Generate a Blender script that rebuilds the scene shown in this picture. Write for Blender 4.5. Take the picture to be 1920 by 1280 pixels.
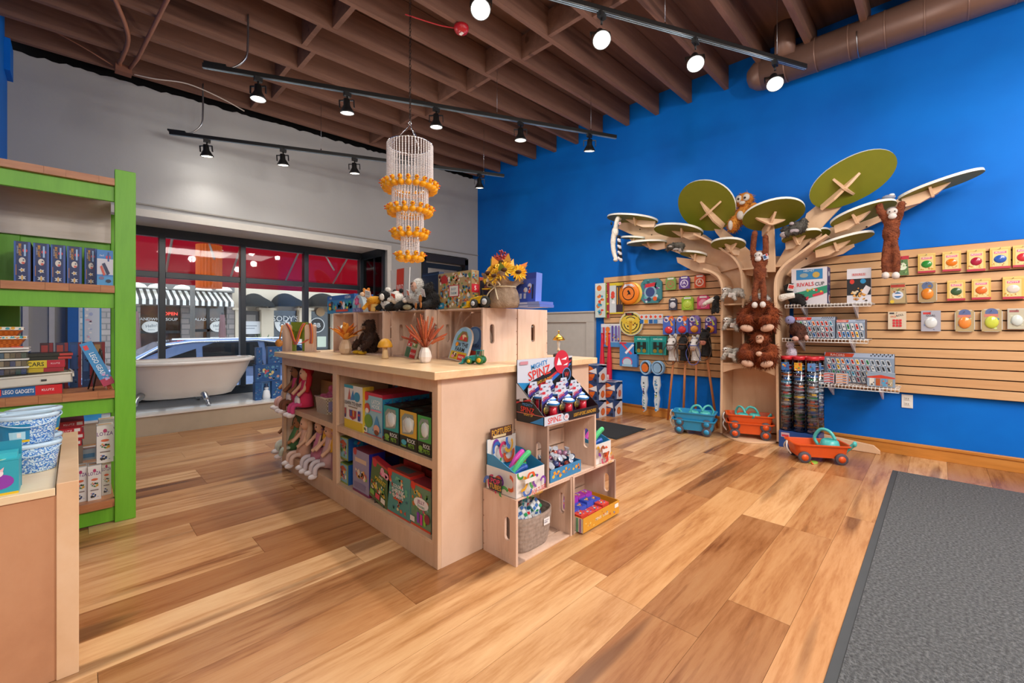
import bpy, bmesh, math, random
from mathutils import Vector, Matrix, Euler
PI = math.pi
for o in list(bpy.data.objects): bpy.data.objects.remove(o)
SC = bpy.context.scene
COL = SC.collection

# ---------------------------------------------------------------- camera, sky, large lights, exposure
FOC, HZ, YAW, EYE = 810.0, 612.0, math.radians(44.7), 1.1
cam = bpy.data.cameras.new('camera'); co = bpy.data.objects.new('camera', cam); COL.objects.link(co)
cam.sensor_width = 36; cam.lens = FOC/1920*36; cam.shift_y = -(640-HZ)/1920; cam.clip_start = .02; cam.clip_end = 200
co.location = (0, 0, EYE); co.rotation_euler = (PI/2, 0, YAW-PI/2)
SC.camera = co
SC.view_settings.view_transform = 'Standard'; SC.view_settings.look = 'None'
SC.view_settings.gamma = 1; SC.view_settings.use_curve_mapping = False
SC.view_settings.exposure = -0.13
SC.cycles.transparent_max_bounces = 32
W = bpy.data.worlds.new('sky'); SC.world = W; W.use_nodes = True
bg = W.node_tree.nodes['Background']; bg.inputs[0].default_value = (.80, .89, 1, 1); bg.inputs[1].default_value = 2.6

def lamp(kind, name, loc, energy, color=(1, 1, 1), rot=(0, 0, 0), **k):
    l = bpy.data.lights.new(name, kind); l.energy = energy; l.color = color
    for a, b in k.items(): setattr(l, a, b)
    o = bpy.data.objects.new(name, l); COL.objects.link(o); o.location = loc; o.rotation_euler = rot
    return o
WARM = (1, .945, .88)
# unseen area and point fill lights, added behind the camera to brighten the room
for x, y, e in ((-.4, -1.6, 90), (2.4, -1.8, 120), (3.4, -1.6, 50)):
    lamp('AREA', 'unseen_fill_area', (x, y, 3.2), e, WARM, shape='RECTANGLE', size=1.6, size_y=1.2)
for x, y, e in ((-1.4, -.9, 55), (.6, -2.2, 60), (2.2, -.9, 55), (3.6, -2.4, 55), (3.6, -.7, 14)):
    lamp('POINT', 'unseen_fill_point', (x, y, 2.9), e, WARM, shadow_soft_size=.08)

# ---------------------------------------------------------------- helpers
cF, sF = math.cos(YAW), math.sin(YAW)
def ray(px, py):
    a = (px-960)/FOC; return Vector((cF+sF*a, sF-cF*a, -(py-HZ)/FOC))
def onz(px, py, z=0.):
    d = ray(px, py); t = (z-EYE)/d.z; return Vector((d.x*t, d.y*t, z))
def onx(px, py, x=5.):
    d = ray(px, py); t = x/d.x; return Vector((x, d.y*t, EYE+d.z*t))
def ony(px, py, y=5.8):
    d = ray(px, py); t = y/d.y; return Vector((d.x*t, y, EYE+d.z*t))

def lin(h):
    h = h.lstrip('#'); c = [int(h[i:i+2], 16)/255 for i in (0, 2, 4)]
    return tuple((v/12.92 if v <= .04045 else ((v+.055)/1.055)**2.4) for v in c)+(1,)
_M = {}
def base_mat(name):
    m = bpy.data.materials.new(name); m.use_nodes = True
    return m, m.node_tree, m.node_tree.nodes['Principled BSDF']
def N(nt, t, **k):
    n = nt.nodes.new(t)
    for a, b in k.items():
        if a in n.inputs.keys(): n.inputs[a].default_value = b
        else: setattr(n, a, b)
    return n
def K(h, rough=.45, metal=0., emit=0., alpha=1., trans=0., coat=0., noise=.08):
    key = (h, rough, metal, emit, alpha, trans, coat)
    if key in _M: return _M[key]
    m, nt, b = base_mat('paint_'+h.strip('#'))
    c = lin(h); b.inputs['Base Color'].default_value = c
    b.inputs['Roughness'].default_value = rough; b.inputs['Metallic'].default_value = metal
    if coat: b.inputs['Coat Weight'].default_value = coat
    if emit: b.inputs['Emission Color'].default_value = c; b.inputs['Emission Strength'].default_value = emit
    if alpha < 1: b.inputs['Alpha'].default_value = alpha
    if trans: b.inputs['Transmission Weight'].default_value = trans
    if noise and not emit and not trans and alpha == 1:
        tc = N(nt, 'ShaderNodeTexCoord'); nz = N(nt, 'ShaderNodeTexNoise', Scale=14., Detail=3.)
        nt.links.new(tc.outputs['Object'], nz.inputs['Vector'])
        mr = N(nt, 'ShaderNodeMapRange'); mr.inputs['To Min'].default_value = 1-noise; mr.inputs['To Max'].default_value = 1+noise
        nt.links.new(nz.outputs[0], mr.inputs[0])
        hs = N(nt, 'ShaderNodeHueSaturation', Color=c); nt.links.new(mr.outputs[0], hs.inputs['Value'])
        nt.links.new(hs.outputs[0], b.inputs['Base Color'])
    _M[key] = m; return m
def ramp(nt, stops):
    r = N(nt, 'ShaderNodeValToRGB'); e = r.color_ramp.elements
    while len(e) < len(stops): e.new(.5)
    for i, (p, h) in enumerate(stops): e[i].position = p; e[i].color = lin(h)
    return r
def wood(name, stops, scale=(1, 1, 1), rough=.45, rnd=False, knots=True, bump=.05, grain=1.0):
    """stretched-noise grain; scale small along the grain"""
    if name in _M: return _M[name]
    m, nt, b = base_mat(name); L = nt.links.new
    tc = N(nt, 'ShaderNodeTexCoord'); mp = N(nt, 'ShaderNodeMapping'); mp.inputs['Scale'].default_value = scale
    L(tc.outputs['Object'], mp.inputs['Vector'])
    oi = N(nt, 'ShaderNodeObjectInfo'); mul = N(nt, 'ShaderNodeMath', operation='MULTIPLY'); mul.inputs[1].default_value = 37.
    L(oi.outputs['Random'], mul.inputs[0]); L(mul.outputs[0], mp.inputs['Location'])
    n1 = N(nt, 'ShaderNodeTexNoise', Scale=2.2, Detail=6., Roughness=.6, Distortion=.6); L(mp.outputs[0], n1.inputs['Vector'])
    n2 = N(nt, 'ShaderNodeTexNoise', Scale=11., Detail=4., Roughness=.7); L(mp.outputs[0], n2.inputs['Vector'])
    mx = N(nt, 'ShaderNodeMix', data_type='FLOAT'); mx.inputs[0].default_value = .3
    L(n1.outputs[0], mx.inputs[2]); L(n2.outputs[0], mx.inputs[3])
    r = ramp(nt, stops); L(mx.outputs[0], r.inputs[0]); out = r.outputs[0]
    if rnd:
        r2 = ramp(nt, rnd); L(oi.outputs['Random'], r2.inputs[0])
        mm = N(nt, 'ShaderNodeMix', data_type='RGBA', blend_type='MULTIPLY'); mm.inputs[0].default_value = 1
        L(out, mm.inputs[6]); L(r2.outputs[0], mm.inputs[7]); out = mm.outputs[2]
    if knots:
        v = N(nt, 'ShaderNodeTexNoise', Scale=1.3, Detail=1.5); L(mp.outputs[0], v.inputs['Vector'])
        rk = ramp(nt, [(.30, '#5a3015'), (.37, '#ffffff')]); L(v.outputs[0], rk.inputs[0])
        mm = N(nt, 'ShaderNodeMix', data_type='RGBA', blend_type='MULTIPLY'); mm.inputs[0].default_value = .55
        L(out, mm.inputs[6]); L(rk.outputs[0], mm.inputs[7]); out = mm.outputs[2]
    if knots == 2:   # long dark mineral streaks and saw marks of reclaimed boards
        mp2 = N(nt, 'ShaderNodeMapping'); mp2.inputs['Scale'].default_value = (scale[0]*.8, scale[1]*1.0, 1); L(tc.outputs['Object'], mp2.inputs['Vector']); L(mul.outputs[0], mp2.inputs['Location'])
        s1 = N(nt, 'ShaderNodeTexNoise', Scale=1.6, Detail=5., Roughness=.65); L(mp2.outputs[0], s1.inputs['Vector'])
        rs = ramp(nt, [(.60, '#ffffff'), (.70, '#a88058'), (.80, '#5a3a22')]); L(s1.outputs[0], rs.inputs[0])
        mm = N(nt, 'ShaderNodeMix', data_type='RGBA', blend_type='MULTIPLY'); mm.inputs[0].default_value = .75
        L(out, mm.inputs[6]); L(rs.outputs[0], mm.inputs[7]); out = mm.outputs[2]
    L(out, b.inputs['Base Color']); b.inputs['Roughness'].default_value = rough
    if bump:
        bp = N(nt, 'ShaderNodeBump'); bp.inputs['Strength'].default_value = bump; bp.inputs['Distance'].default_value = .01
        L(mx.outputs[0], bp.inputs['Height']); L(bp.outputs[0], b.inputs['Normal'])
    _M[name] = m; return m
def blotch(name, stops, scale=3., rough=.6, bump=0., bscale=30., detail=4., vec='Object'):
    if name in _M: return _M[name]
    m, nt, b = base_mat(name); L = nt.links.new
    tc = N(nt, 'ShaderNodeTexCoord'); n1 = N(nt, 'ShaderNodeTexNoise', Scale=scale, Detail=detail); L(tc.outputs[vec], n1.inputs['Vector'])
    r = ramp(nt, stops); L(n1.outputs[0], r.inputs[0]); L(r.outputs[0], b.inputs['Base Color']); b.inputs['Roughness'].default_value = rough
    if bump:
        n2 = N(nt, 'ShaderNodeTexNoise', Scale=bscale, Detail=3.); L(tc.outputs[vec], n2.inputs['Vector'])
        bp = N(nt, 'ShaderNodeBump'); bp.inputs['Strength'].default_value = bump; bp.inputs['Distance'].default_value = .02
        L(n2.outputs[0], bp.inputs['Height']); L(bp.outputs[0], b.inputs['Normal'])
    _M[name] = m; return m
def glass(name='clear_glass', tint=(1, 1, 1, 1), a=.12, rough=.02):
    if name in _M: return _M[name]
    m, nt, b = base_mat(name); L = nt.links.new
    g = N(nt, 'ShaderNodeBsdfGlossy', Roughness=rough); t = N(nt, 'ShaderNodeBsdfTransparent'); t.inputs[0].default_value = tint
    f = N(nt, 'ShaderNodeFresnel'); f.inputs[0].default_value = 1.35
    ad = N(nt, 'ShaderNodeMath', operation='ADD'); ad.inputs[1].default_value = a; L(f.outputs[0], ad.inputs[0])
    mx = N(nt, 'ShaderNodeMixShader'); L(ad.outputs[0], mx.inputs[0]); L(t.outputs[0], mx.inputs[1]); L(g.outputs[0], mx.inputs[2])
    L(mx.outputs[0], nt.nodes['Material Output'].inputs[0]); _M[name] = m; return m

class MB:
    """collects shapes with per-face materials, builds ONE mesh object"""
    def __init__(s): s.v, s.f, s.mi, s.ms, s.sm = [], [], [], [], []
    def m(s, m):
        if isinstance(m, str): m = K(m)
        if m not in s.ms: s.ms.append(m)
        return s.ms.index(m)
    def add(s, vs, fs, m, smooth=False, T=None):
        n = len(s.v); i = s.m(m)
        s.v += [tuple(T @ Vector(v)) if T else tuple(v) for v in vs]
        for f in fs: s.f.append([n+q for q in f]); s.mi.append(i); s.sm.append(smooth)
        return s
    def box(s, a, b, m, T=None):
        x0, y0, z0 = a; x1, y1, z1 = b
        return s.add([(x0, y0, z0), (x1, y0, z0), (x1, y1, z0), (x0, y1, z0), (x0, y0, z1), (x1, y0, z1), (x1, y1, z1), (x0, y1, z1)],
                     [(0, 3, 2, 1), (4, 5, 6, 7), (0, 1, 5, 4), (1, 2, 6, 5), (2, 3, 7, 6), (3, 0, 4, 7)], m, False, T)
    def prism(s, pts, z0, z1, m, T=None, smooth=False):
        n = len(pts); v = [(x, y, z0) for x, y in pts]+[(x, y, z1) for x, y in pts]
        f = [tuple(range(n))[::-1], tuple(range(n, 2*n))]+[(i, (i+1) % n, n+(i+1) % n, n+i) for i in range(n)]
        return s.add(v, f, m, smooth, T)
    def lathe(s, prof, m, n=20, T=None, smooth=True, sx=1, sy=1):
        v, f = [], []
        for r, z in prof:
            for k in range(n): a = 2*PI*k/n; v.append((r*math.cos(a)*sx, r*math.sin(a)*sy, z))
        for i in range(len(prof)-1):
            for k in range(n): f.append((i*n+k, i*n+(k+1) % n, (i+1)*n+(k+1) % n, (i+1)*n+k))
        if prof[0][0] > 1e-5: f.append(tuple(range(n))[::-1])
        if prof[-1][0] > 1e-5: f.append(tuple((len(prof)-1)*n+k for k in range(n)))
        return s.add(v, f, m, smooth, T)
    def ball(s, c, r, m, n=12, T=None, rot=None):
        if not hasattr(r, '__len__'): r = (r, r, r)
        h = max(4, n//2+1)
        pr = [(max(1e-6, math.sin(PI*i/h)), -math.cos(PI*i/h)) for i in range(h+1)]
        M = Matrix.Translation(c)
        if rot: M = M @ Euler(rot).to_matrix().to_4x4()
        M = M @ Matrix.Diagonal((r[0], r[1], r[2], 1))
        return s.lathe(pr, m, n, (T @ M) if T else M)
    def tube(s, pts, r, m, n=8, closed=False, T=None):
        pts = [Vector(p) for p in pts]; L = len(pts)
        rs = r if hasattr(r, '__len__') else [r]*L
        v, f = [], []
        up = Vector((0, 0, 1)); prev = None
        for i, p in enumerate(pts):
            a = pts[(i-1) % L] if (closed or i > 0) else p; b = pts[(i+1) % L] if (closed or i < L-1) else p
            d = (b-a).normalized()
            if prev is None:
                x = d.cross(up if abs(d.z) < .9 else Vector((1, 0, 0))).normalized()
            else:
                x = (prev-d*prev.dot(d)); x = x.normalized() if x.length > 1e-6 else d.orthogonal().normalized()
            prev = x; y = d.cross(x)
            for k in range(n): t = 2*PI*k/n; v.append(p+(x*math.cos(t)+y*math.sin(t))*rs[i])
        for i in range(L if closed else L-1):
            j = (i+1) % L
            for k in range(n): f.append((i*n+k, i*n+(k+1) % n, j*n+(k+1) % n, j*n+k))
        if not closed: f += [tuple(range(n))[::-1], tuple((L-1)*n+k for k in range(n))]
        return s.add(v, f, m, True, T)
    def build(s, name, parent=None, loc=None, rot=None, bev=0., mods=None, seg=2):
        me = bpy.data.meshes.new(name); me.from_pydata([tuple(v) for v in s.v], [], s.f)
        for m in s.ms: me.materials.append(m)
        me.polygons.foreach_set('material_index', s.mi); me.polygons.foreach_set('use_smooth', s.sm); me.update()
        o = bpy.data.objects.new(name, me); COL.objects.link(o)
        if parent: o.parent = parent
        if loc is not None: o.location = loc
        if rot is not None: o.rotation_euler = rot if hasattr(rot, '__len__') else (0, 0, rot)
        if bev:
            b = o.modifiers.new('bevel', 'BEVEL'); b.width = bev; b.segments = seg; b.limit_method = 'ANGLE'; b.angle_limit = math.radians(40)
        return o
def tag(o, label, cat, group=None, kind=None):
    if label: o['label'] = label
    if cat: o['category'] = cat
    if group: o['group'] = group
    if kind: o['kind'] = kind
    return o
def thing(name, label, cat, loc=(0, 0, 0), rot=0, group=None):
    o = bpy.data.objects.new(name, None); COL.objects.link(o); o.empty_display_size = .1
    o.location = loc; o.rotation_euler = rot if hasattr(rot, '__len__') else (0, 0, rot)
    return tag(o, label, cat, group)
def struct(o): o['kind'] = 'structure'; return o
def dup(root, loc=None, rot=None, label=None, scale=None):
    r = root.copy(); COL.objects.link(r)
    if loc is not None: r.location = loc
    if rot is not None: r.rotation_euler = rot if hasattr(rot, '__len__') else (0, 0, rot)
    if scale is not None: r.scale = scale if hasattr(scale, '__len__') else (scale,)*3
    if label: r['label'] = label
    for c in list(root.children):
        d = c.copy(); COL.objects.link(d); d.parent = r
        for e in list(c.children):
            g = e.copy(); COL.objects.link(g); g.parent = d
    return r
def box(name, a, b, m, parent=None, bev=0., loc=None, rot=None): return MB().box(a, b, m).build(name, parent, loc, rot, bev)

# lettering: Blender's own font turned to flat polygons, normalised to height 1, centred
_T = {}
def glyphs(t):
    if t not in _T:
        cu = bpy.data.curves.new('t', 'FONT'); cu.body = t; cu.resolution_u = 2; cu.offset = .012
        o = bpy.data.objects.new('t', cu); COL.objects.link(o)
        me = bpy.data.meshes.new_from_object(o.evaluated_get(bpy.context.evaluated_depsgraph_get()))
        vs = [v.co.copy() for v in me.vertices]; fs = [tuple(p.vertices) for p in me.polygons]
        bpy.data.objects.remove(o); bpy.data.curves.remove(cu); bpy.data.meshes.remove(me)
        if not vs: _T[t] = ([], [], 1); return _T[t]
        x0 = min(v.x for v in vs); x1 = max(v.x for v in vs); y0 = min(v.y for v in vs); y1 = max(v.y for v in vs); h = (y1-y0) or 1
        _T[t] = ([((v.x-(x0+x1)/2)/h, (v.y-(y0+y1)/2)/h) for v in vs], fs, (x1-x0)/h)
    return _T[t]
EPS = .0005
def deco(name, parent, O, u, v, design, mb=None):
    """flat printed artwork on the rectangle O, O+u, O+v; design in fractions of that rectangle"""
    own = mb is None; mb = mb or MB(); O, u, v = Vector(O), Vector(u), Vector(v); n = u.cross(v).normalized(); W_, H_ = u.length, v.length
    lay = 0
    def pt(x, y): return O+u*x+v*y+n*(EPS*(1+lay))
    def poly(ps, c): mb.add([pt(*p) for p in ps], [tuple(range(len(ps)))], K(c, .4, noise=0) if isinstance(c, str) else c)
    for e in design:
        k = e[0]
        if k == 'r': _, x0, y0, x1, y1, c = e; poly([(x0, y0), (x1, y0), (x1, y1), (x0, y1)], c)
        elif k == 'd':
            cx, cy, r, c = e[1:5]; ry = e[5] if len(e) > 5 else r*W_/H_
            poly([(cx+r*math.cos(2*PI*i/18), cy+ry*math.sin(2*PI*i/18)) for i in range(18)], c)
        elif k == 's':
            _, cx, cy, r, q, c = e
            poly([(cx+r*(1 if i % 2 else .55)*math.cos(PI*i/q), cy+r*W_/H_*(1 if i % 2 else .55)*math.sin(PI*i/q)) for i in range(2*q)], c)
        elif k == 'p': poly(e[1], e[2])
        elif k == 't':
            t, cx, cy, h, c = e[1:6]; ro = e[6] if len(e) > 6 else 0; mw = e[7] if len(e) > 7 else .94
            vs, fs, w = glyphs(t)
            if vs:
                hh = h*(W_ if abs(ro) > 1 else H_); lim = (W_ if not ro else H_ if abs(ro) > 1 else W_)*mw
                sx = hh if w*hh <= lim else lim/w
                ca, sa = math.cos(ro), math.sin(ro)
                mb.add([pt(cx+(x*sx*ca-y*hh*sa)/W_, cy+(x*sx*sa+y*hh*ca)/H_) for x, y in vs], fs, K(c, .4, noise=0) if isinstance(c, str) else c)
        elif k == 'b':
            _, seed, q, x0, y0, x1, y1, cols, sz = e; R = random.Random(seed)
            for i in range(q):
                cx = R.uniform(x0+sz*.6, x1-sz*.6); s2 = sz*R.uniform(.5, 1.1); sy = s2*W_/H_*R.uniform(.6, 1.2)
                cy = R.uniform(y0+sy*.6, max(y0+sy*.61, y1-sy*.6)); a0 = R.uniform(0, 6.28); q2 = R.choice((3, 4, 5, 6, 8))
                lay_s = lay; lay += (i % 4)*.3
                poly([(cx+s2*.5*math.cos(a0+2*PI*j/q2), cy+sy*.5*math.sin(a0+2*PI*j/q2)) for j in range(q2)], R.choice(cols)); lay = lay_s
        lay += 1.0
    return mb.build(name, parent) if own else mb
WALL = -PI/2     # a thing facing the room from the blue wall / the long face of the island
def carton(name, label, cat, loc, size, rot=0, F=(), R=(), T=(), Lf=(), body='#d8d2c8', group=None, bev=.001):
    """printed box: front faces local -Y, base centre at the origin, body runs back along +Y"""
    w, d, h = size
    o = MB().box((-w/2, 0, 0), (w/2, d, h), body).build(name, None, loc, rot, bev); tag(o, label, cat, group)
    e = bev*.2
    if F: deco('front_print', o, (-w/2, -e, 0), (w, 0, 0), (0, 0, h), F)
    if R: deco('side_print', o, (w/2+e, 0, 0), (0, d, 0), (0, 0, h), R)
    if Lf: deco('side_print', o, (-w/2-e, d, 0), (0, -d, 0), (0, 0, h), Lf)
    if T: deco('top_print', o, (-w/2, 0, h+e), (w, 0, 0), (0, d, 0), T)
    return o
def bez(pts, n=6):
    """smooth polyline through points (Catmull-Rom)"""
    P = [Vector(p) for p in pts]; out = []
    for i in range(len(P)-1):
        a, b, c, d = P[max(0, i-1)], P[i], P[i+1], P[min(len(P)-1, i+2)]
        for k in range(n):
            t = k/n; out.append(.5*((2*b)+(c-a)*t+(2*a-5*b+4*c-d)*t*t+(3*b-a-3*c+d)*t**3))
    return out+[P[-1]]
def remesh(mb, name, parent, m, vox=.008, sm=4):
    """melts overlapping lumps into one continuous skin"""
    o = mb.build(name, parent)
    r = o.modifiers.new('r', 'REMESH'); r.mode = 'VOXEL'; r.voxel_size = vox
    s = o.modifiers.new('s', 'SMOOTH'); s.iterations = sm; s.factor = .5
    me = bpy.data.meshes.new_from_object(o.evaluated_get(bpy.context.evaluated_depsgraph_get()))
    o.modifiers.clear(); o.data = me; me.materials.clear(); me.materials.append(m)
    for p in me.polygons: p.use_smooth = True; p.material_index = 0
    return o
def tufts(body, parent, m, count, length, seed=1, name='fur', width=.004, down=.6):
    """fur: thin tapering tufts rooted all over a body"""
    R = random.Random(seed); me = body.data; P = me.polygons; mb = MB(); vs, fs = [], []
    ps = [R.randrange(len(P)) for _ in range(count)]
    for i in ps:
        p = P[i]; c = p.center.copy(); n = p.normal.copy()
        d = (n*.6+Vector((R.uniform(-.5, .5), R.uniform(-.5, .5), -down+R.uniform(-.3, .3)))).normalized()*length*R.uniform(.6, 1.2)
        t = n.orthogonal().normalized()*width; b = n.cross(t).normalized()*width; k = len(vs)
        vs += [c+t, c-t*.5+b*.8, c-t*.5-b*.8, c+d]; fs += [(k, k+1, k+3), (k+1, k+2, k+3), (k+2, k, k+3)]
    mb.add(vs, fs, m, True); o = mb.build(name, parent); o['kind'] = 'stuff'; return o
# ================================================================ THE ROOM
BLUE = blotch('blue_wall_paint', [(.3, '#0062c4'), (.7, '#0074d8')], 1.2, .6, .12, 7.)
BLUE.node_tree.nodes['Principled BSDF'].inputs['Specular IOR Level'].default_value = .2
GREY = blotch('grey_wall_paint', [(.3, '#a4a4a2'), (.7, '#adadab')], .9, .6, .12, 12.)
WHITE = K('#d9d6cf', .5)
BROWN = wood('joist_wood', [(.2, '#5d4034'), (.5, '#785545'), (.8, '#8b6452')], (.5, 6, 6), .7, knots=True)
DECK = wood('roof_deck_boards', [(.25, '#583d30'), (.6, '#725141'), (.85, '#654637')], (.4, 5, 5), .75)
PLANK = wood('floor_plank_oak', [(.25, '#86603f'), (.40, '#c09468'), (.52, '#d6b086'), (.68, '#e2c29a'), (.82, '#c49c70')], (.6, 5.5, 7), .27,
             rnd=[(0, '#b0927a'), (.18, '#d4b89c'), (.36, '#bc9a7c'), (.55, '#f4e6d4'), (.72, '#d8bc9c'), (.86, '#fff4e6'), (1, '#c8a688')], bump=.04, knots=2)
FLB = K('#4a2c18', .6)
BIRCH = wood('birch_plywood', [(.25, '#cfa57c'), (.5, '#dcb690'), (.8, '#e6c6a4')], (1.2, 1.2, .9), .45, knots=False, bump=.01)
PINE = wood('pine_boards', [(.25, '#cba58c'), (.5, '#dcbca6'), (.8, '#e6ccba')], (6, 6, .8), .5)
MAPLE = wood('maple_butcher_top', [(.25, '#d3a878'), (.5, '#e4c094'), (.8, '#efd3ac')], (6, .8, 6), .3, knots=False, bump=.02)
OAKTRIM = wood('oak_trim', [(.25, '#a8661f'), (.5, '#c58036'), (.8, '#d4954a')], (5, .6, 5), .4)
SLATM = wood('slatwall_maple', [(.25, '#c89a6c'), (.5, '#d6aa7c'), (.8, '#e0b88c')], (5, .5, 5), .4, rnd=[(0, '#f4e8dc'), (1, '#ffffff')], knots=False)
DARK = K('#20262b', .35); BLACK = K('#121212', .45); STEEL = K('#b8bcc0', .3, 1.)
CHROME = K('#dfe3e6', .12, 1.)
XB, YF = 5.0, 5.8

# floor: sub-floor slab with every plank in view a piece of its own
fl = struct(box('floor', (-2.2, -3.2, -.10), (5.05, 5.8, -.009), FLB))
R = random.Random(5); pm = {}
def plank(x0, x1, y0, y1):
    k = (round(x1-x0, 2), round(y1-y0, 3))
    L = x1-x0
    if k not in pm: o = box('plank', (-L/2, -(y1-y0)/2+.0012, 0), (L/2-.0015, (y1-y0)/2, .009), PLANK, fl); pm[k] = o.data
    else: o = bpy.data.objects.new('plank', pm[k]); COL.objects.link(o); o.parent = fl
    o.location = ((x0+x1)/2, (y0+y1)/2, -.009)
PW = .2165
for i in range(-6, 24):
    y0 = .606+PW*i; y1 = min(y0+PW, 5.655)
    x = -.45-R.choice((.1, .4, .7, 1.0)) if y0 > -.9 else -.45
    while x < 5.0:
        L = R.choice((.9, 1.2, 1.2, 1.6, 1.9)); xe = min(5.0, x+L)
        if 5.0-xe < .3: xe = 5.0
        plank(max(x, -.45 if y0 > 2.9 else -1.6), xe, y0, y1); x = xe
for i in range(-15, -6): plank(-2.2, 5.0, .606+PW*i, .606+PW*(i+1))

# walls
struct(box('wall_right', (XB, -3.2, -.1), (XB+.12, YF+1.2, 4.1), BLUE))
struct(box('wall_back', (-2.2, -3.3, -.1), (5.05, -3.2, 4.1), GREY))
struct(box('wall_left', (-2.3, -3.2, -.1), (-2.2, 2.95, 4.1), GREY))
struct(MB().box((-2.3, 2.95, -.1), (-.42, 3.05, 4.1), BLUE).box((-.52, 3.05, -.1), (-.42, 5.8, 4.1), BLUE).box((-.42, 5.55, 3.25), (-.385, 5.8, 3.52), BLUE).build('wall_left'))
# front wall: plaster with a ragged upper edge, an opening for the display window and one for the door
fw = MB(); R = random.Random(3); top = []
n = 120
for i in range(n+1):
    x = -.52+5.52*i/n; top.append((x, 3.535+.0275*(x+.4)+R.uniform(-.014, .010)))
def ft(x): return 3.53+.0275*(x+.4)
pts = [(-.52, 2.28), (5.0, 2.28)]+top[::-1]
RX = Matrix.Rotation(PI/2, 4, 'X')
T0 = Matrix.Translation((0, YF+.12, 0)) @ RX
fw.prism(pts, 0, .12, GREY, T0)
for a, b in ((-.52, -.02), (3.27, 3.83), (4.76, 5.0)): fw.box((a, YF, -.1), (b, YF+.12, 2.28), GREY)
struct(fw.build('wall_front'))
struct(box('trim_1', (-.42, YF-.014, 2.345), (5.0, YF, 2.36), K('#8a867e')))
struct(MB().box((-.02, YF-.02, 2.225), (3.30, YF, 2.30), K('#c9c5bc', .5)).box((3.235, YF-.02, .21), (3.30, YF, 2.225), K('#c9c5bc', .5)).build('trim_2'))
struct(box('trim_3', (-.52, YF+.13, 3.3), (5.0, YF+.2, 4.05), K('#0b0b0b', .9)))
for i, x in enumerate((-.33, -.17)): struct(box('trim_4', (x, YF-.018, .0), (x+.035, YF, 2.2), K('#d8d6d2')))
# display window platform
struct(MB().box((-.42, 5.66, -.01), (3.27, 5.8, .195), K('#b7a78f', .5)).box((-.02, 5.8, -.1), (3.27, 6.70, .195), K('#b7a78f', .5)).box((-.42, 5.645, .195), (3.27, 5.8, .212), K('#e4e0d8', .22)).box((-.02, 5.8, .195), (3.27, 6.70, .212), K('#dfe3e6', .12)).build('trim_5'))
struct(box('trim_6', (-.02, YF+.12, 2.28), (3.27, 6.76, 2.36), K('#d6d3cc')))
struct(box('trim_7', (-.12, YF+.12, -.1), (-.02, 6.76, 2.28), GREY))
# window: frame, mullions, transoms, panes
YW = 6.62; GL = glass('window_glass', (.97, .99, 1, 1), .0)
FR = K('#27313a', .3)
w1 = struct(MB().box((-.02, YW, .212), (3.27, YW+.07, .32), FR).box((-.02, YW, 2.17), (3.27, YW+.07, 2.28), FR).build('window_1'))
ms = [-.02, .73, 1.575, 2.385, 3.24]
for x in ms: box('mullion', (x-.032, YW-.02, .30), (x+.032, YW+.08, 2.2), FR, w1, .004)
for a, b in zip(ms, ms[1:]):
    box('transom', (a+.032, YW-.01, 1.685), (b-.032, YW+.07, 1.755), FR, w1, .004)
    box('pane', (a+.032, YW+.03, .32), (b-.032, YW+.036, 1.685), GL, w1); box('pane', (a+.032, YW+.03, 1.755), (b-.032, YW+.036, 2.17), GL, w1)
w2 = struct(MB().box((3.24, 5.95, 2.17), (3.30, YW, 2.28), FR).box((3.24, 5.95, .212), (3.30, YW, .30), FR).box((3.24, 5.92, .212), (3.30, 5.97, 2.28), FR).build('window_2'))
box('pane', (3.265, 5.97, .30), (3.271, YW, 2.17), GL, w2); box('mullion', (3.255, 6.24, .30), (3.281, 6.25, 2.17), FR, w2)
# door in the front wall with a view into the entry
d1 = struct(MB().box((3.83, YF-.03, 0), (3.90, YF+.1, 2.24), K('#1d1e1f', .4)).box((4.69, YF-.03, 0), (4.76, YF+.1, 2.24), K('#1d1e1f', .4)).box((3.83, YF-.03, 2.15), (4.76, YF+.1, 2.26), K('#2b2620', .4)).build('door_1'))
MB().box((3.91, YF+.05, .02), (3.99, YF+.09, 2.13), DARK).box((4.60, YF+.05, .02), (4.68, YF+.09, 2.13), DARK).box((3.99, YF+.05, .02), (4.60, YF+.09, .25), DARK).box((3.99, YF+.05, 2.05), (4.60, YF+.09, 2.13), DARK).build('door_leaf', d1)
box('pane', (3.99, YF+.065, .25), (4.60, YF+.072, 2.05), GL, d1)
box('push_bar', (3.99, YF+.02, 1.0), (4.60, YF+.045, 1.04), STEEL, d1)
# entry recess outside the door
struct(MB().box((3.30, 6.0, -.12), (5.1, 8.0, -.02), K('#8c8a86')).box((4.98, 5.92, -.1), (5.1, 8.0, 2.5), K('#c8b49a')).box((3.3, 5.92, 2.42), (5.1, 7.6, 2.5), K('#cfccc6')).build('trim_8'))
# grey wainscot on the blue wall
wn = struct(box('trim_9', (4.965, 3.33, 0), (5.0, YF, 1.29), K('#b8b5af', .5)))
MB().box((4.945, 3.33, 1.16), (4.965, YF, 1.29), K('#b8b5af', .5)).box((4.945, 3.33, 0), (4.965, 3.46, 1.16), K('#b8b5af', .5)).box((4.945, 3.33, 0), (4.965, YF, .16), K('#b8b5af', .5)).build('rail', wn, bev=.003)
box('cap', (4.93, 3.32, 1.29), (5.0, YF, 1.312), K('#b5b2ac', .5), wn, .004)
bb = struct(box('baseboard_right', (4.982, -3.2, 0), (5.0, 3.33, .10), OAKTRIM, None, .002)); box('cap', (4.974, -3.2, .086), (5.0, 3.33, .114), OAKTRIM, bb, .006)
struct(box('baseboard_back', (-2.2, -3.2, 0), (4.98, -3.18, .11), OAKTRIM))

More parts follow.
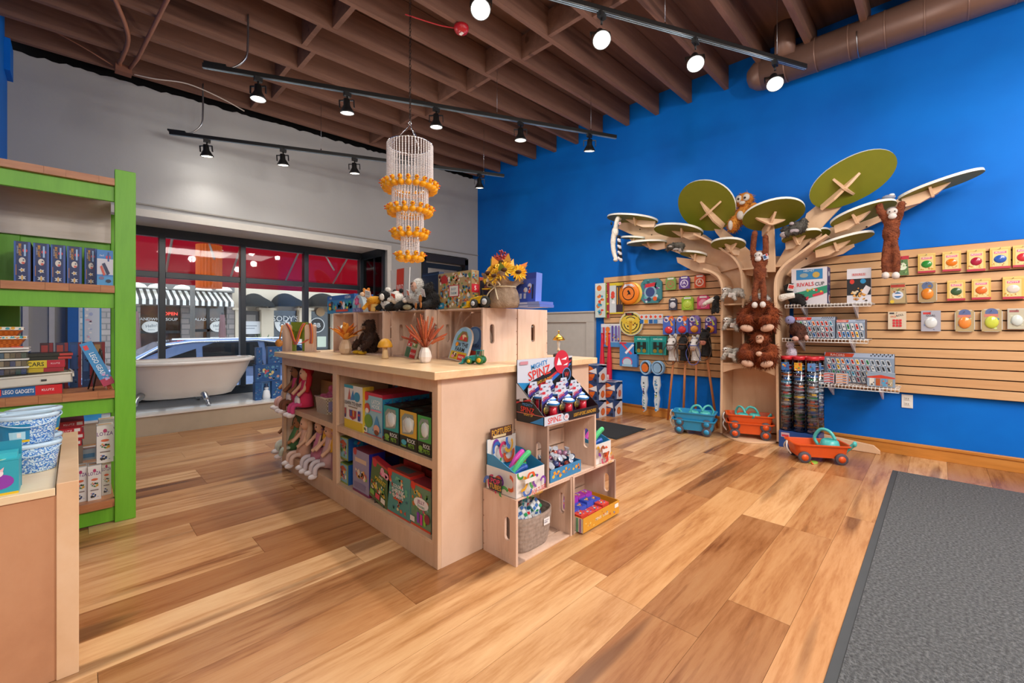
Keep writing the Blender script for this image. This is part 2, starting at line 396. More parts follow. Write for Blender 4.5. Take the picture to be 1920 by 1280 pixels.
# ceiling: deck, joists every 0.4 m running towards the blue wall, staggered blocking
def zc(x): return 3.558+.0245*x
ce = MB(); v = [(-2.3, -3.3), (5.1, -3.3), (5.1, 5.95), (-2.3, 5.95)]
ce.add([(x, y, zc(x)+.26+q) for q in (0, .08) for x, y in v], [(0, 3, 2, 1), (4, 5, 6, 7), (0, 1, 5, 4), (1, 2, 6, 5), (2, 3, 7, 6), (3, 0, 4, 7)], DECK)
ce = struct(ce.build('ceiling'))
jm = MB(); x0, x1 = -2.25, 4.99
def joistmesh(x0, x1, w, h=.25):
    return MB().add([(x, s*w, zc(x)+q) for q in (0, h) for x, s in ((x0, -1), (x1, -1), (x1, 1), (x0, 1))], [(0, 3, 2, 1), (4, 5, 6, 7), (0, 1, 5, 4), (1, 2, 6, 5), (2, 3, 7, 6), (3, 0, 4, 7)], BROWN)
j0 = None; JY = [5.63-.398*k for k in range(22)]
for y in JY:
    if j0 is None: j0 = joistmesh(x0, x1, .022).build('joist', ce, bev=.003); o = j0
    else: o = bpy.data.objects.new('joist', j0.data); COL.objects.link(o); o.parent = ce
    o.location = (0, y, 0)
R = random.Random(11); b0 = None
for xr in (1.48, 2.95):
    for k in range(len(JY)-1):
        x = xr+(.05 if k % 2 else -.05)+R.uniform(-.02, .02)
        if b0 is None: b0 = box('blocking', (-.02, -.176, 0), (.02, .176, .22), BROWN, ce, .002); o = b0
        else: o = bpy.data.objects.new('blocking', b0.data); COL.objects.link(o); o.parent = ce
        o.location = (x, (JY[k]+JY[k+1])/2, zc(x)+.004)
# brown conduit, junction box and wires near the front wall
cd = struct(box('trim_10', *(lambda c: ((c.x-.06, c.y-.06, 3.50), (c.x+.06, c.y+.04, 3.57)))(Vector((.32, 5.52, 0))), K('#7d4f3b', .6), None, .004))
q = K('#96634b', .5)
MB().tube(bez([(.30, 5.5, 3.55), (.29, 5.42, 3.56), (.30, 5.28, 3.545), (.31, 4.85, 3.55), (.18, 4.3, 3.56), (.02, 3.7, 3.56)]), .017, q).build('conduit', cd)
MB().tube([(.36, 5.5, 3.55), (.40, 5.2, 3.545), (.50, 3.9, 3.55), (.55, 3.2, 3.55)], .016, q).build('conduit', cd)
MB().tube(bez([(.40, 5.52, 3.53), (.55, 5.45, 3.52), (.8, 5.42, 3.56), (1.1, 5.5, 3.56), (1.35, 5.62, 3.55)]), .006, K('#c9bfb4')).build('cable', cd)
MB().tube(bez([(.25, 5.52, 3.55), (.05, 5.45, 3.60), (-.2, 5.42, 3.66), (-.42, 5.42, 3.68)]), .006, q).build('cable', cd)
# spiral duct along the blue wall
DU = K('#7f6256', .38, .25)
dt = thing('spiral_duct', 'brown painted round metal duct running along the top of the blue wall', 'duct', (4.80, 1.25, 3.60))
MB().tube([(0, 0, 0), (0, -3.6, 0)], .145, DU, 28).build('duct_pipe', dt)
MB().lathe([(.145, 0), (.145, .001), (.13, .06), (.08, .12), (1e-5, .145)], DU, 28, Matrix.Rotation(-PI/2, 4, 'X')).build('end_cap', dt)
MB().tube([(-.12, -.22, .03), (-.12, -.22, .33)], .085, DU, 20).build('take_off', dt)
for k in range(15): MB().tube([(0, -.2-.24*k, 0), (0, -.212-.24*k, 0)], .148, DU, 28).build('seam', dt)
for k in range(2):
    y = -.75-1.5*k
    MB().tube([(-.149, y, .0)]+[(.149*math.cos(a), y, .149*math.sin(a)) for a in [PI+PI*i/10 for i in range(11)]]+[(.0, y, .2)], .004, STEEL, 5).build('hanger_strap', dt)
# ================================================================ TRACK LIGHTING
TD = Vector((.903, -.429, 0))
GLOW = K('#fff1d8', .3, emit=9.)
def spot_master():
    t = thing('spotlight', 'x', 'spotlight', (0, 0, 0), 0, 'black track spotlights')
    MB().box((-.03, -.016, -.03), (.03, .016, 0), BLACK).tube([(0, 0, -.03), (0, 0, -.075)], .007, BLACK).build('stem', t)
    h = thing_part('head', t)
    return t, h
def thing_part(name, parent):
    o = bpy.data.objects.new(name, None); COL.objects.link(o); o.parent = parent; o.empty_display_size = .03; return o
hm = MB().lathe([(.018, .115), (.026, .11), (.028, .06), (.050, .02), (.060, .004), (.060, -.006), (.054, -.008), (.054, -.001)], BLACK, 20)
hm.box((-.066, -.008, .04), (-.060, .008, .10), BLACK).box((.060, -.008, .04), (.066, .008, .10), BLACK).box((-.066, -.008, .095), (.066, .008, .103), BLACK)
lm = MB().lathe([(1e-5, -.004), (.03, -.005), (.054, -.002)], GLOW, 20)
first = None
def spotlight(p, tilt, az, label, e=70., col=WARM):
    global first
    if first is None:
        first = thing('spotlight', label, 'spotlight', p, 0, 'track spotlights')
        MB().box((-.03, -.016, -.035), (.03, .016, 0), BLACK).tube([(0, 0, -.03), (0, 0, -.075)], .007, BLACK).build('stem', first)
        h = hm.build('lamp_housing', first, (0, 0, -.175)); lm.build('lens', h); o = first
    else: o = dup(first, p, None, label)
    for c in o.children:
        if c.name.startswith('lamp_housing'): c.rotation_euler = (tilt, 0, az)
    R_ = Euler((tilt, 0, az)).to_matrix(); d = R_ @ Vector((0, 0, -1))
    q = Vector(p)+Vector((0, 0, -.175))+d*.02
    lamp('SPOT', 'spot_beam', q, e, col, d.to_track_quat('-Z', 'Y').to_euler(), spot_size=math.radians(125), spot_blend=.9, shadow_soft_size=.05)
    lamp('POINT', 'bulb_spill', Vector(p)+Vector((0, 0, -.175))+d*.06, e*.15, col, shadow_soft_size=.06)
def track(pa, pb, z, heads, where, tilts, cond, wires, e):
    a, b = onz(*pa, z), onz(*pb, z); L = (b-a).length; ang = math.atan2(b.y-a.y, b.x-a.x)
    t = thing('track_light_rail', f'black ceiling track rail hung on wires, {where}', 'track light', a, ang, 'ceiling track rails')
    MB().box((0, -.0185, 0), (L, .0185, .035), BLACK).build('rail', t, bev=.003)
    MB().box((0, -.010, -.002), (L, -.004, 0), K('#9fb6c8', .2, .6)).box((0, .004, -.002), (L, .010, 0), K('#9fb6c8', .2, .6)).build('conductor_strip', t)
    if cond:
        s = (onz(*cond, z)-a).dot((b-a).normalized())
        MB().tube(bez([(s-.18, 0, .035), (s-.10, 0, .045), (s-.015, 0, .14), (s, 0, .28), (s, 0, zc(a.x)-z+.06)]), .008, STEEL).build('conduit', t)
        MB().box((s-.30, -.02, .034), (s-.15, .02, .05), BLACK).build('feed_box', t)
    for w in wires:
        s = (onz(w[0], pa[1]+(pb[1]-pa[1])*(w[0]-pa[0])/(pb[0]-pa[0]), z)-a).dot((b-a).normalized())
        xw = a.x+(b-a).normalized().x*s
        MB().tube([(s, 0, .035), (s, 0, zc(xw)-z)], .0018, STEEL, 5).tube([(s, 0, .03), (s, 0, .055)], .007, CHROME, 6).build('hanging_wire', t)
    for i, h in enumerate(heads):
        p = onz(h, pa[1]+(pb[1]-pa[1])*(h-pa[0])/(pb[0]-pa[0]), z)
        nth = ('first', 'second', 'third', 'fourth', 'fifth')[i]
        spotlight(p, tilts[i][0], tilts[i][1], f'lit black spotlight, {nth} along the rail {where}', e)
AZ = YAW-PI/2
track((318, 252), (945, 332), 3.06, (388, 531, 665, 899), 'closest to the window wall', [(.15, AZ)]*3+[(.2, AZ)], (382, 262), [(602,), (907,)], 24.)
track((380, 127), (1155, 260), 3.14, (484, 651, 818, 976, 1105), 'above the island and chandelier', [(.0, AZ), (.15, AZ), (.1, AZ), (.1, AZ), (.25, AZ)], (465, 142), [(932,), (1108,)], 62.)
track((680, -100), (1510, 130), 3.14, (901, 1128, 1304, 1453), 'nearest the camera, ending by the duct', [(-.55, AZ), (-.6, AZ), (-.6, AZ-.3), (-.6, AZ-.4)], None, [(1247,), (1457,)], 80.)
# red alarm on a joist
p = onz(865, 50, zc(1.9)); ra = thing('fire_alarm', 'round red fire alarm sounder fixed under a ceiling joist', 'alarm', p)
MB().lathe([(.062, 0), (.062, -.02), (.05, -.045), (.02, -.055), (1e-5, -.056)], K('#b4202a', .3), 24).build('body', ra)
MB().box((-.014, -.02, -.062), (.014, .02, -.054), K('#e8e4e0')).build('strobe', ra, bev=.004)
MB().tube(bez([(-.02, .03, -.01), (-.15, .12, .0), (-.4, .22, .01)]), .005, K('#b4202a', .4)).build('cable', ra)

# ================================================================ BEAD CHANDELIER WITH RUBBER DUCKS
cx, cy = 1.771, 2.831
ch = thing('chandelier', 'tiered crystal bead chandelier ringed with yellow rubber ducks over the island', 'chandelier', (cx, cy, 0))
cm = MB(); zt = 2.64; ztop = zc(cx)
k = 0; z = zt
while z < ztop:
    pts = [(.007*math.cos(a), 0, .014+.018*math.sin(a)) if k % 2 else (0, .007*math.cos(a), .014+.018*math.sin(a)) for a in [2*PI*i/10 for i in range(10)]]
    cm.tube([(x, y, q+z) for x, y, q in pts], .0022, K('#3a3230', .4, .8), 5, True); z += .027; k += 1
cm.build('chain', ch)
MB().tube([(.012*math.cos(a), 0, zt-.012+.012*math.sin(a)) for a in [2*PI*i/12 for i in range(12)]], .003, CHROME, 6, True).build('ring_hook', ch)
for a in (0.4, 2.5, 4.6): MB().tube([(0, 0, zt-.02), (.13*math.cos(a), .13*math.sin(a), 2.47)], .003, CHROME, 6).build('suspension_rod', ch)
BEAD = K('#f6f2f2', .08, coat=.6, noise=0); DUCK = K('#f4ac12', .3); BEAK = K('#e0560e', .35)
def strand(n, dz):
    m = MB()
    for i in range(n):
        m.add([(x*.0078, y*.0078, -dz*i-dz*.5+q*.0072) for x, y, q in ((1, 0, 0), (0, 1, 0), (-1, 0, 0), (0, -1, 0), (0, 0, 1), (0, 0, -1))],
              [(0, 1, 4), (1, 2, 4), (2, 3, 4), (3, 0, 4), (1, 0, 5), (2, 1, 5), (3, 2, 5), (0, 3, 5)], BEAD)
    return m
dk = MB().ball((0, 0, .012), (.030, .022, .020), DUCK, 12).ball((.022, 0, .040), .0155, DUCK, 10).ball((.039, 0, .039), (.009, .008, .004), BEAK, 8).ball((-.027, 0, .024), (.012, .010, .008), DUCK, 8)
dm = None
TI = [(2.464, 2.131, .166, 46, 21, .174), (2.131, 1.951, .130, 36, 17, .138), (1.951, 1.778, .096, 28, 13, .104), (1.778, 1.608, .064, 20, 10, .074)]
for z1, z0, r, ns, nd, rd in TI:
    MB().tube([(r*math.cos(a), r*math.sin(a), z1) for a in [2*PI*i/32 for i in range(32)]], .004, CHROME, 6, True).build('hoop', ch)
    sm = strand(int((z1-z0)/.0125), .0125); s0 = None
    for i in range(ns):
        a = 2*PI*i/ns
        if s0 is None: s0 = sm.build('bead_strand', ch); o = s0
        else: o = bpy.data.objects.new('bead_strand', s0.data); COL.objects.link(o); o.parent = ch
        o.location = (r*math.cos(a), r*math.sin(a), z1); o.rotation_euler = (0, 0, a)
    for i in range(nd):
        a = 2*PI*i/nd+.2
        if dm is None: o = dk.build('rubber_duck', ch); dm = o.data
        else: o = bpy.data.objects.new('rubber_duck', dm); COL.objects.link(o); o.parent = ch
        o.location = (rd*math.cos(a), rd*math.sin(a), z0-.012); o.rotation_euler = (0, 0, a); o.scale = (1.15,)*3
# ================================================================ THE STREET OUTSIDE
AW = blotch('awning_canvas', [(.3, '#a3123a'), (.7, '#b51848')], .7, .8)
nt = AW.node_tree; b = nt.nodes['Principled BSDF']; tr = N(nt, 'ShaderNodeBsdfTranslucent', Color=lin('#c8124a')); mx = N(nt, 'ShaderNodeMixShader'); mx.inputs[0].default_value = .6
nt.links.new(b.outputs[0], mx.inputs[1]); nt.links.new(tr.outputs[0], mx.inputs[2]); nt.links.new(mx.outputs[0], nt.nodes['Material Output'].inputs[0])
struct(box('pavement_near', (-6, 6.78, -.72), (14, 8.9, -.60), K('#9a958e', .8)))
struct(box('street', (-10, 8.9, -.85), (40, 17.5, -.70), blotch('asphalt', [(.3, '#6d6c6b'), (.7, '#83817e')], 8, .9)))
struct(box('pavement_far', (-10, 17.5, -.85), (60, 20.4, -.5), K('#b7b1a8', .8)))
# red awning over the shop window
aw = thing('shop_awning', 'red canvas awning with a metal frame over the shop window outside', 'awning', (0, 0, 0))
za, zb, ya, yb = 3.05, 1.97, 6.86, 8.5
cv = MB(); n = 9
cv.add([(-2.5, ya, za), (4.15, ya, za), (4.15, yb, zb), (-2.5, yb, zb), (-2.5, ya, za+.006), (4.15, ya, za+.006), (4.15, yb, zb+.006), (-2.5, yb, zb+.006)],
       [(0, 3, 2, 1), (4, 5, 6, 7), (0, 1, 5, 4), (1, 2, 6, 5), (2, 3, 7, 6), (3, 0, 4, 7)], AW).build('canopy', aw)
box('valance', (-2.5, yb, 1.76), (4.15, yb+.006, zb), AW, aw)
PIPE = K('#b9b2a8', .4, .5)
for x in [-1.6+.86*i for i in range(7)]:
    MB().tube([(x, ya, za-.03), (x, yb-.02, zb-.03)], .017, PIPE, 6).build('rafter', aw)
for y, z in ((7.55, 2.56),): MB().tube([(-2.5, y, z), (4.15, y, z)], .015, PIPE, 6).build('purlin', aw)
for x in (-.4, 1.3, 2.9): MB().tube([(x, 6.86, 2.0), (x, 7.55, 2.55)], .014, PIPE, 6).build('brace', aw); 
for x in (-.3, 1.2, 2.2, 3.1): MB().tube([(x, 7.55, 2.56), (x, 7.55, 2.80)], .012, PIPE, 6).build('strut', aw)
# orange reflection in the window glass, built as a glowing pleated shade
p = ony(392, 540, 7.3); lt = thing('lantern', 'orange pleated paper lantern hanging outside the window', 'lantern', (p.x, 7.3, p.z))
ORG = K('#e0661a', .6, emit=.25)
pl = [((.155 if i % 2 else .145)*math.cos(2*PI*i/48), (.155 if i % 2 else .145)*math.sin(2*PI*i/48)) for i in range(48)]
MB().prism(pl, 0, .60, ORG).build('shade', lt); MB().tube([(0, 0, .6), (0, 0, 1.25)], .004, DARK, 6).build('cord', lt)

# brick cafe across the street
YB = 20.
def fr(x0, y0, x1, y1, y=YB):
    a, b = ony(x0, y0, y), ony(x1, y1, y); return a.x, b.x, ony((x0+x1)/2, y1, y).z, ony((x0+x1)/2, y0, y).z
def fbox(name, px, m, parent, y0, y1, bev=0): 
    a = fr(*px); return box(name, (a[0], y0, a[2]), (a[1], y1, a[3]), m, parent, bev)
BRK, nt, b = base_mat('grey_brick')
br = N(nt, 'ShaderNodeTexBrick', Scale=1.); br.inputs['Color1'].default_value = lin('#a0938c'); br.inputs['Color2'].default_value = lin('#857b78'); br.inputs['Mortar'].default_value = lin('#6d6866')
br.inputs['Brick Width'].default_value = .5; br.inputs['Row Height'].default_value = .2; br.inputs['Mortar Size'].default_value = .02
tc = N(nt, 'ShaderNodeTexCoord'); mp = N(nt, 'ShaderNodeMapping'); mp.inputs['Rotation'].default_value = (PI/2, 0, 0); nt.links.new(tc.outputs['Object'], mp.inputs[0]); nt.links.new(mp.outputs[0], br.inputs[0]); nt.links.new(br.outputs[0], b.inputs['Base Color'])
CAFE = blotch('cafe_interior', [(.3, '#2a1c14'), (.5, '#5a3a22'), (.62, '#8a5a30'), (.75, '#3c2a22')], .8, .15, detail=6)
CREAM = blotch('cream_stucco', [(.3, '#d8c6ac'), (.7, '#e6d6be')], .6, .8)
cf = thing('cafe_building', 'grey brick cafe front across the street under a striped awning', 'building', (0, 0, 0))
xa, xb = fr(150, 600, 439, 600)[:2]
MB().box((xa-8, YB+.3, -.5), (xb, YB+3, 6.5), BRK).build('wall', cf)
zs = ony(300, 600, YB).z
for px in ((236, 525, 263, 690), (340, 575, 357, 690), (425, 575, 439, 690)):
    fbox('pier', (px[0], 570, px[2], 690), BRK, cf, YB-.05, YB+.3)
fbox('fascia', (236, 528, 439, 544), K('#7b7874'), cf, YB-.08, YB+.3)
for px in ((263, 573, 340, 662), (357, 573, 425, 662)):
    a = fr(*px); w = box('shop_window', (a[0], YB+.2, a[2]), (a[1], YB+.3, a[3]), CAFE, cf)
    MB().box((a[0], YB+.12, a[3]-1.0), (a[1], YB+.2, a[3]-.9), K('#26282a')).box(((a[0]+a[1])/2-.05, YB+.12, a[2]), ((a[0]+a[1])/2+.05, YB+.2, a[3]), K('#26282a')).box((a[0], YB+.12, a[3]-1.55), (a[1], YB+.2, a[3]-1.5), K('#c9c4bc')).box((a[0], YB+.12, a[3]-2.05), (a[1], YB+.2, a[3]-2.0), K('#c9c4bc')).build('window_bar', w)
    box('pane', (a[0], YB+.16, a[2]), (a[1], YB+.165, a[3]), GL, w)
def sign(text, px, py, hpx, col, y=YB+.06, parent=cf, name='lettering'):
    p = ony(px, py, y); h = hpx/FOC*(Vector((p.x, p.y, 0)).dot(Vector((cF, sF, 0)))); w = glyphs(text)[2]*h
    return deco(name, parent, (p.x-w/2, y, p.z-h/2), (w, 0, 0), (0, 0, h), [('t', text, .5, .5, 1, col, 0, 1.1)])
for t, x, y in (('SANDWICH', 283, 598), ('SOUP', 322, 598.5), ('SALAD', 374, 598.5), ('COFFEE', 409, 598.5)): sign(t, x, y, 5.2, '#f2f0ea')
sign('OPEN', 320, 588, 6, K('#ff4a3a', emit=1.5, noise=0), YB+.1)
for x, y in ((284, 612.5), (409, 612)):
    p = ony(x, y, YB+.08); o = MB().lathe([(1e-5, 0), (.27, 0), (.27, .02), (1e-5, .02)], K('#eceae4'), 24, Matrix.Rotation(PI/2, 4, 'X'), False, 1.0, .78).build('oval_sign', cf, (p.x, YB+.09, p.z))
    deco('lettering', o, (-.17, -.021, -.02), (.34, 0, 0), (0, 0, .12), [('t', 'Hello!', .5, .5, .9, '#6d7a80', .12)])
    deco('lettering', o, (-.14, -.021, -.13), (.28, 0, 0), (0, 0, .055), [('t', 'bistro', .5, .5, 1, '#8d989c')])
ta = thing('striped_awning', 'black and white striped awning over the cafe windows', 'awning', (0, 0, 0))
x0, x1, zl, zh = fr(232, 541, 437, 573, YB-1.0)
zl = ony(340, 572, YB-1.1).z; zh = ony(340, 544, YB).z; ns = 34; ww = (x1-x0)/ns
for i in range(ns):
    c = K('#e9e6df', .7) if i % 2 else K('#3a3836', .7); a = x0+ww*i
    MB().add([(a, YB, zh), (a+ww, YB, zh), (a+ww, YB-1.1, zl+.18), (a, YB-1.1, zl+.18), (a, YB-1.1, zl), (a+ww, YB-1.1, zl)], [(0, 3, 2, 1), (3, 4, 5, 2)], c).build('stripe_panel', ta)
for x, y in ((257, 535), (295, 537), (342, 539), (382, 541), (420, 542)):
    p = ony(x, y, YB-.5); MB().lathe([(.28, -.05), (.20, .05), (.05, .10), (1e-5, .1)], K('#f3efe6', .4, emit=.5), 14, Matrix.Translation((p.x, YB-.5, p.z))).tube([(p.x, YB-.5, p.z+.1), (p.x, YB-.1, p.z+.25)], .03, DARK, 6).build('awning_lamp', cf)
# street light pole in front of the cafe
p = ony(361, 600, 17.8); MB().tube([(p.x, 17.8, -.5), (p.x, 17.8, 6)], .07, K('#77736e'), 10).lathe([(.14, -.5), (.14, -.2), (.08, 0)], K('#77736e'), 10, Matrix.Translation((p.x, 17.8, 0))).build('lamp_post'); tag(bpy.data.objects['lamp_post'], 'thin grey lamp post on the far pavement before the cafe', 'lamp post')
# cream building with arches
cb = thing('cream_building', 'cream stucco building with dark arched awnings across the street', 'building', (0, 0, 0))
MB().box((xb, YB+.3, -.5), (xb+22, YB+3, 7), CREAM).build('wall', cb)
for px in ((440, 456), (489, 512), (560, 582), (622, 644), (690, 712)):
    a = fr(px[0], 540, px[1], 690); MB().box((a[0], YB-.1, -.5), (a[1], YB+.3, ony(px[0], 578, YB).z), CREAM).box((a[0]-.1, YB-.16, ony(px[0], 581, YB).z), (a[1]+.1, YB+.3, ony(px[0], 577, YB).z), CREAM).build('pilaster', cb)
for px in ((452, 507), (510, 566), (578, 640), (644, 708)):
    a = fr(px[0], 549, px[1], 576); cxx = (a[0]+a[1])/2; r = (a[1]-a[0])/2; zz = a[2]
    m = MB(); ar = []
    for i in range(15):
        t = PI*i/14
        ar.append((r*math.cos(t), math.sin(t)*(a[3]-a[2])))
    m.add([(cxx, YB-.95, zz)]+[(cxx+x, YB+.28, zz+z) for x, z in ar]+[(cxx+x*.92, YB-.75, zz+z*.55) for x, z in ar],
          [(1+i, 2+i, 17+i, 16+i) for i in range(14)]+[(0, 16+i, 17+i) for i in range(14)], K('#191b1a', .95), True).build('arch_awning', cb)
a = fr(457, 583, 487, 690); dr = box('shop_door', (a[0], YB+.15, -.5), (a[1], YB+.3, a[3]), K('#3f3833', .4), cb)
MB().box((a[0]+.12, YB+.12, a[3]-.55), (a[1]-.12, YB+.15, a[3]-.15), K('#8a8178')).box((a[0]+.15, YB+.12, .2), (a[1]-.15, YB+.15, a[3]-.75), K('#29282a', .1)).build('door_glass', dr)
p = ony(468, 614, YB+.05); deco('paper_sign', cb, (p.x-.4, YB+.10, p.z-.26), (.8, 0, 0), (0, 0, .52), [('r', 0, 0, 1, 1, '#e8e8ea'), ('r', .15, .6, .85, .68, '#a9acb4'), ('r', .15, .4, .75, .48, '#a9acb4')])
for px in ((513, 582, 558, 655), (583, 584, 622, 668), (645, 586, 690, 690)):
    a = fr(*px); w = box('shop_window', (a[0], YB+.2, a[2]-.5), (a[1], YB+.31, a[3]), K('#23211f', .12), cb); box('pane', (a[0], YB+.15, a[2]-.5), (a[1], YB+.155, a[3]), GL, w)
sign("SODY'S", 535.5, 597, 10.5, '#e9e7e2', YB+.12, cb); sign('MARKET', 533, 604.5, 2.6, '#e9e7e2', YB+.12, cb)
p = ony(529, 612, YB+.12); deco('bowl_logo', cb, (p.x-.3, YB+.12, p.z-.25), (.6, 0, 0), (0, 0, .5), [('p', [(.5+.5*math.cos(PI+PI*i/12), .9+.9*math.sin(PI+PI*i/12)) for i in range(13)], '#e9e7e2'), ('d', .5, .62, .16, '#23211f'), ('d', .5, .62, .1, '#e9e7e2'), ('p', [(.78, .85), (1.0, 1.25), (.95, 1.3), (.7, .9)], '#e9e7e2')])
p = ony(601, 611, YB+.12); deco('window_stickers', cb, (p.x-.5, YB+.12, p.z-1.2), (1.0, 0, 0), (0, 0, 2.0), [('d', .5, .92, .2, '#b48a5a'), ('d', .35, .62, .34, '#d8d6d2'), ('d', .35, .62, .3, '#23211f'), ('t', 'BB', .35, .62, .1, '#d8d6d2'), ('r', .35, .12, .75, .36, '#c9d2bc'), ('r', -.2, .5, .05, .54, '#cc3333'), ('r', -.2, .02, .05, .12, '#4f8a6a')])
# closed patio umbrellas
for i, (x, y) in enumerate(((254, 612), (417, 613))):
    p = ony(x, y+20, 18.8); u = thing('patio_umbrella', ('furled mauve patio umbrella on the left of the cafe window', 'furled mauve patio umbrella on the right of the cafe window')[i], 'umbrella', (p.x, 18.8, -.5), 0, 'furled patio umbrellas')
    h = p.z+.5; pts = [(.04, h+.85), (.09, h+.5), (.14, h+.0), (.17, h-.35), (.12, h-.42)]
    m = MB()
    for k in range(8):
        a = 2*PI*k/8
        m.lathe(pts[::-1], K('#7b5a5c', .8), 6, Matrix.Translation((.05*math.cos(a), .05*math.sin(a), 0)), True, .55, .55)
    m.build('canopy', u); MB().tube([(0, 0, 0), (0, 0, h+.92)], .03, DARK, 8).build('pole', u)
# planter by the door
p = ony(489, 655, 19.2); pt = thing('potted_plant', 'spiky green potted plant by the cream building door', 'plant', (p.x, 19.2, -.5))
MB().lathe([(.22, 0), (.32, .55), (.28, .55)], K('#6b6660'), 14).build('pot', pt); R = random.Random(4); m = MB()
for i in range(40):
    a, e = R.uniform(0, 6.28), R.uniform(.5, 1.4); d = Vector((math.cos(a)*math.cos(e), math.sin(a)*math.cos(e), math.sin(e))); L = R.uniform(.5, 1.0)
    m.tube([Vector((0, 0, .5)), Vector((0, 0, .5))+d*L*.6, Vector((0, 0, .45))+d*L], [.02, .035, .003], K('#6d7d55'), 4)
m.build('foliage', pt)['kind'] = 'stuff'
# blue car at the kerb
CY = 9.9; p0 = ony(306, 672, CY); p1 = ony(545, 640, CY)
car = thing('car', 'light blue estate car parked at the kerb outside the window', 'car', (p0.x-1.75, CY, -.70))
CB = K('#7088b4', .2, .4, coat=1.); L = 4.7; cg = K('#1b2024', .06)
prof = [(-.1, .32), (-.12, .62), (.05, .86), (.9, .98), (1.75, 1.48), (2.2, 1.56), (3.3, 1.57), (4.2, 1.45), (4.62, 1.05), (4.7, .7), (4.65, .32)]
m = MB(); n = len(prof)
for (w0, w1, s) in ((0, 1.75, 1),):
    v = []
    for x, z in prof:
        t = .16 if z > 1.2 else .02
        v += [(x, t, z), (x, w1-t, z)]
    f = [tuple(2*i for i in range(n)), tuple(2*i+1 for i in range(n))[::-1]]+[(2*i, 2*i+1, 2*((i+1) % n)+1, 2*((i+1) % n)) for i in range(n)]
    m.add(v, f, CB)
m.build('body', car, bev=.03)
def sidew(pts, name='side_window'):
    MB().add([(x, .03+(.13*(z-.98)/.5)-.012, z) for x, z in pts], [tuple(range(len(pts)))], cg).build(name, car)
sidew([(1.05, 1.0), (1.78, 1.42), (2.25, 1.48), (2.25, 1.0)]); sidew([(2.35, 1.0), (2.35, 1.485), (3.3, 1.49), (3.38, 1.0)]); sidew([(3.48, 1.0), (3.42, 1.48), (4.1, 1.38), (4.4, 1.02)])
MB().tube([(1.05, .0, .99), (1.76, .12, 1.45), (2.2, .14, 1.51), (3.3, .14, 1.52), (4.15, .12, 1.40)], .016, CHROME, 6).build('window_trim', car)
MB().tube([(1.9, .2, 1.56), (3.9, .2, 1.56)], .02, CHROME, 6).build('roof_rail', car)
MB().ball((1.25, -.12, 1.05), (.10, .09, .07), CB, 10).build('wing_mirror', car)
for x in (.75, 3.8): MB().lathe([(.18, -.02), (.31, -.02), (.33, .02), (.33, .2), (.18, .2)], K('#161616', .8), 22, Matrix.Translation((x, .0, .33)) @ Matrix.Rotation(-PI/2, 4, 'X')).build('wheel', car)
# ================================================================ GREEN SHELF UNIT (left)
GRN = wood('green_painted_wood', [(.25, '#5aa01e'), (.5, '#6cb42a'), (.8, '#78c034')], (5, 5, .6), .4, knots=False, bump=.12)
BUTCH = wood('butcher_block', [(.25, '#8e5334'), (.5, '#b2754c'), (.8, '#cc9564')], (1.0, 8, 8), .35)
RAW = wood('bleached_board', [(.25, '#b9a898'), (.5, '#cabdb2'), (.8, '#d8cec6')], (.8, 6, 6), .3, knots=False)
sx0, sx1, sy0, sy1 = -.40, .245, 3.29, 3.72
sh = thing('shelf_unit', 'tall green wooden shelf unit with butcher block shelves beside the window', 'shelf', (0, 0, 0))
for x, y in ((sx1-.09, sy0), (sx0, sy0)): box('post', (x, y, 0), (x+.09, y+.045, 1.985), GRN, sh, .003)
for x, y in ((.155, sy1-.045), (-.305, sy1-.045)): box('post', (x, y, 0), (x+.085, y+.045, 1.80), GRN, sh, .003)
R = random.Random(8)
for zt, th in ((1.93, .04), (1.33, .042), (.745, .044), (.135, .044)):
    s = box('shelf', (sx0+.05, sy0+.005, zt-th), (sx1-.09, sy1, zt), BUTCH, sh, .002)
    # end-jointed staves: proud strips along the front edge
    x = sx0+.05
    while x < sx1-.1:
        w = R.uniform(.07, .15); box('stave', (x, sy0-.004, zt-th+.001), (min(x+w-.0008, sx1-.0905), sy0+.005, zt-.001), BUTCH, s); x += w
    a = zt-th; box('apron', (sx0+.09, sy0+.02, a-.085), (sx1-.09, sy0+.045, a), GRN, sh, .002)
box('back_board', (sx0+.05, sy1-.065, 1.615), (sx1-.09, sy1-.047, 1.888), RAW, sh, .002)
box('back_panel', (-.22, sy1-.035, 1.335), (.155, sy1-.01, 1.86), GRN, sh, .002)
box('back_rail', (-.22, sy1-.035, 1.235), (.155, sy1-.01, 1.285), GRN, sh, .002)
box('back_rail', (-.22, sy1-.035, .60), (.155, sy1-.01, .70), GRN, sh, .002)
box('side_rail', (.20, sy0+.045, 1.80), (.225, sy1-.045, 1.89), GRN, sh, .002)
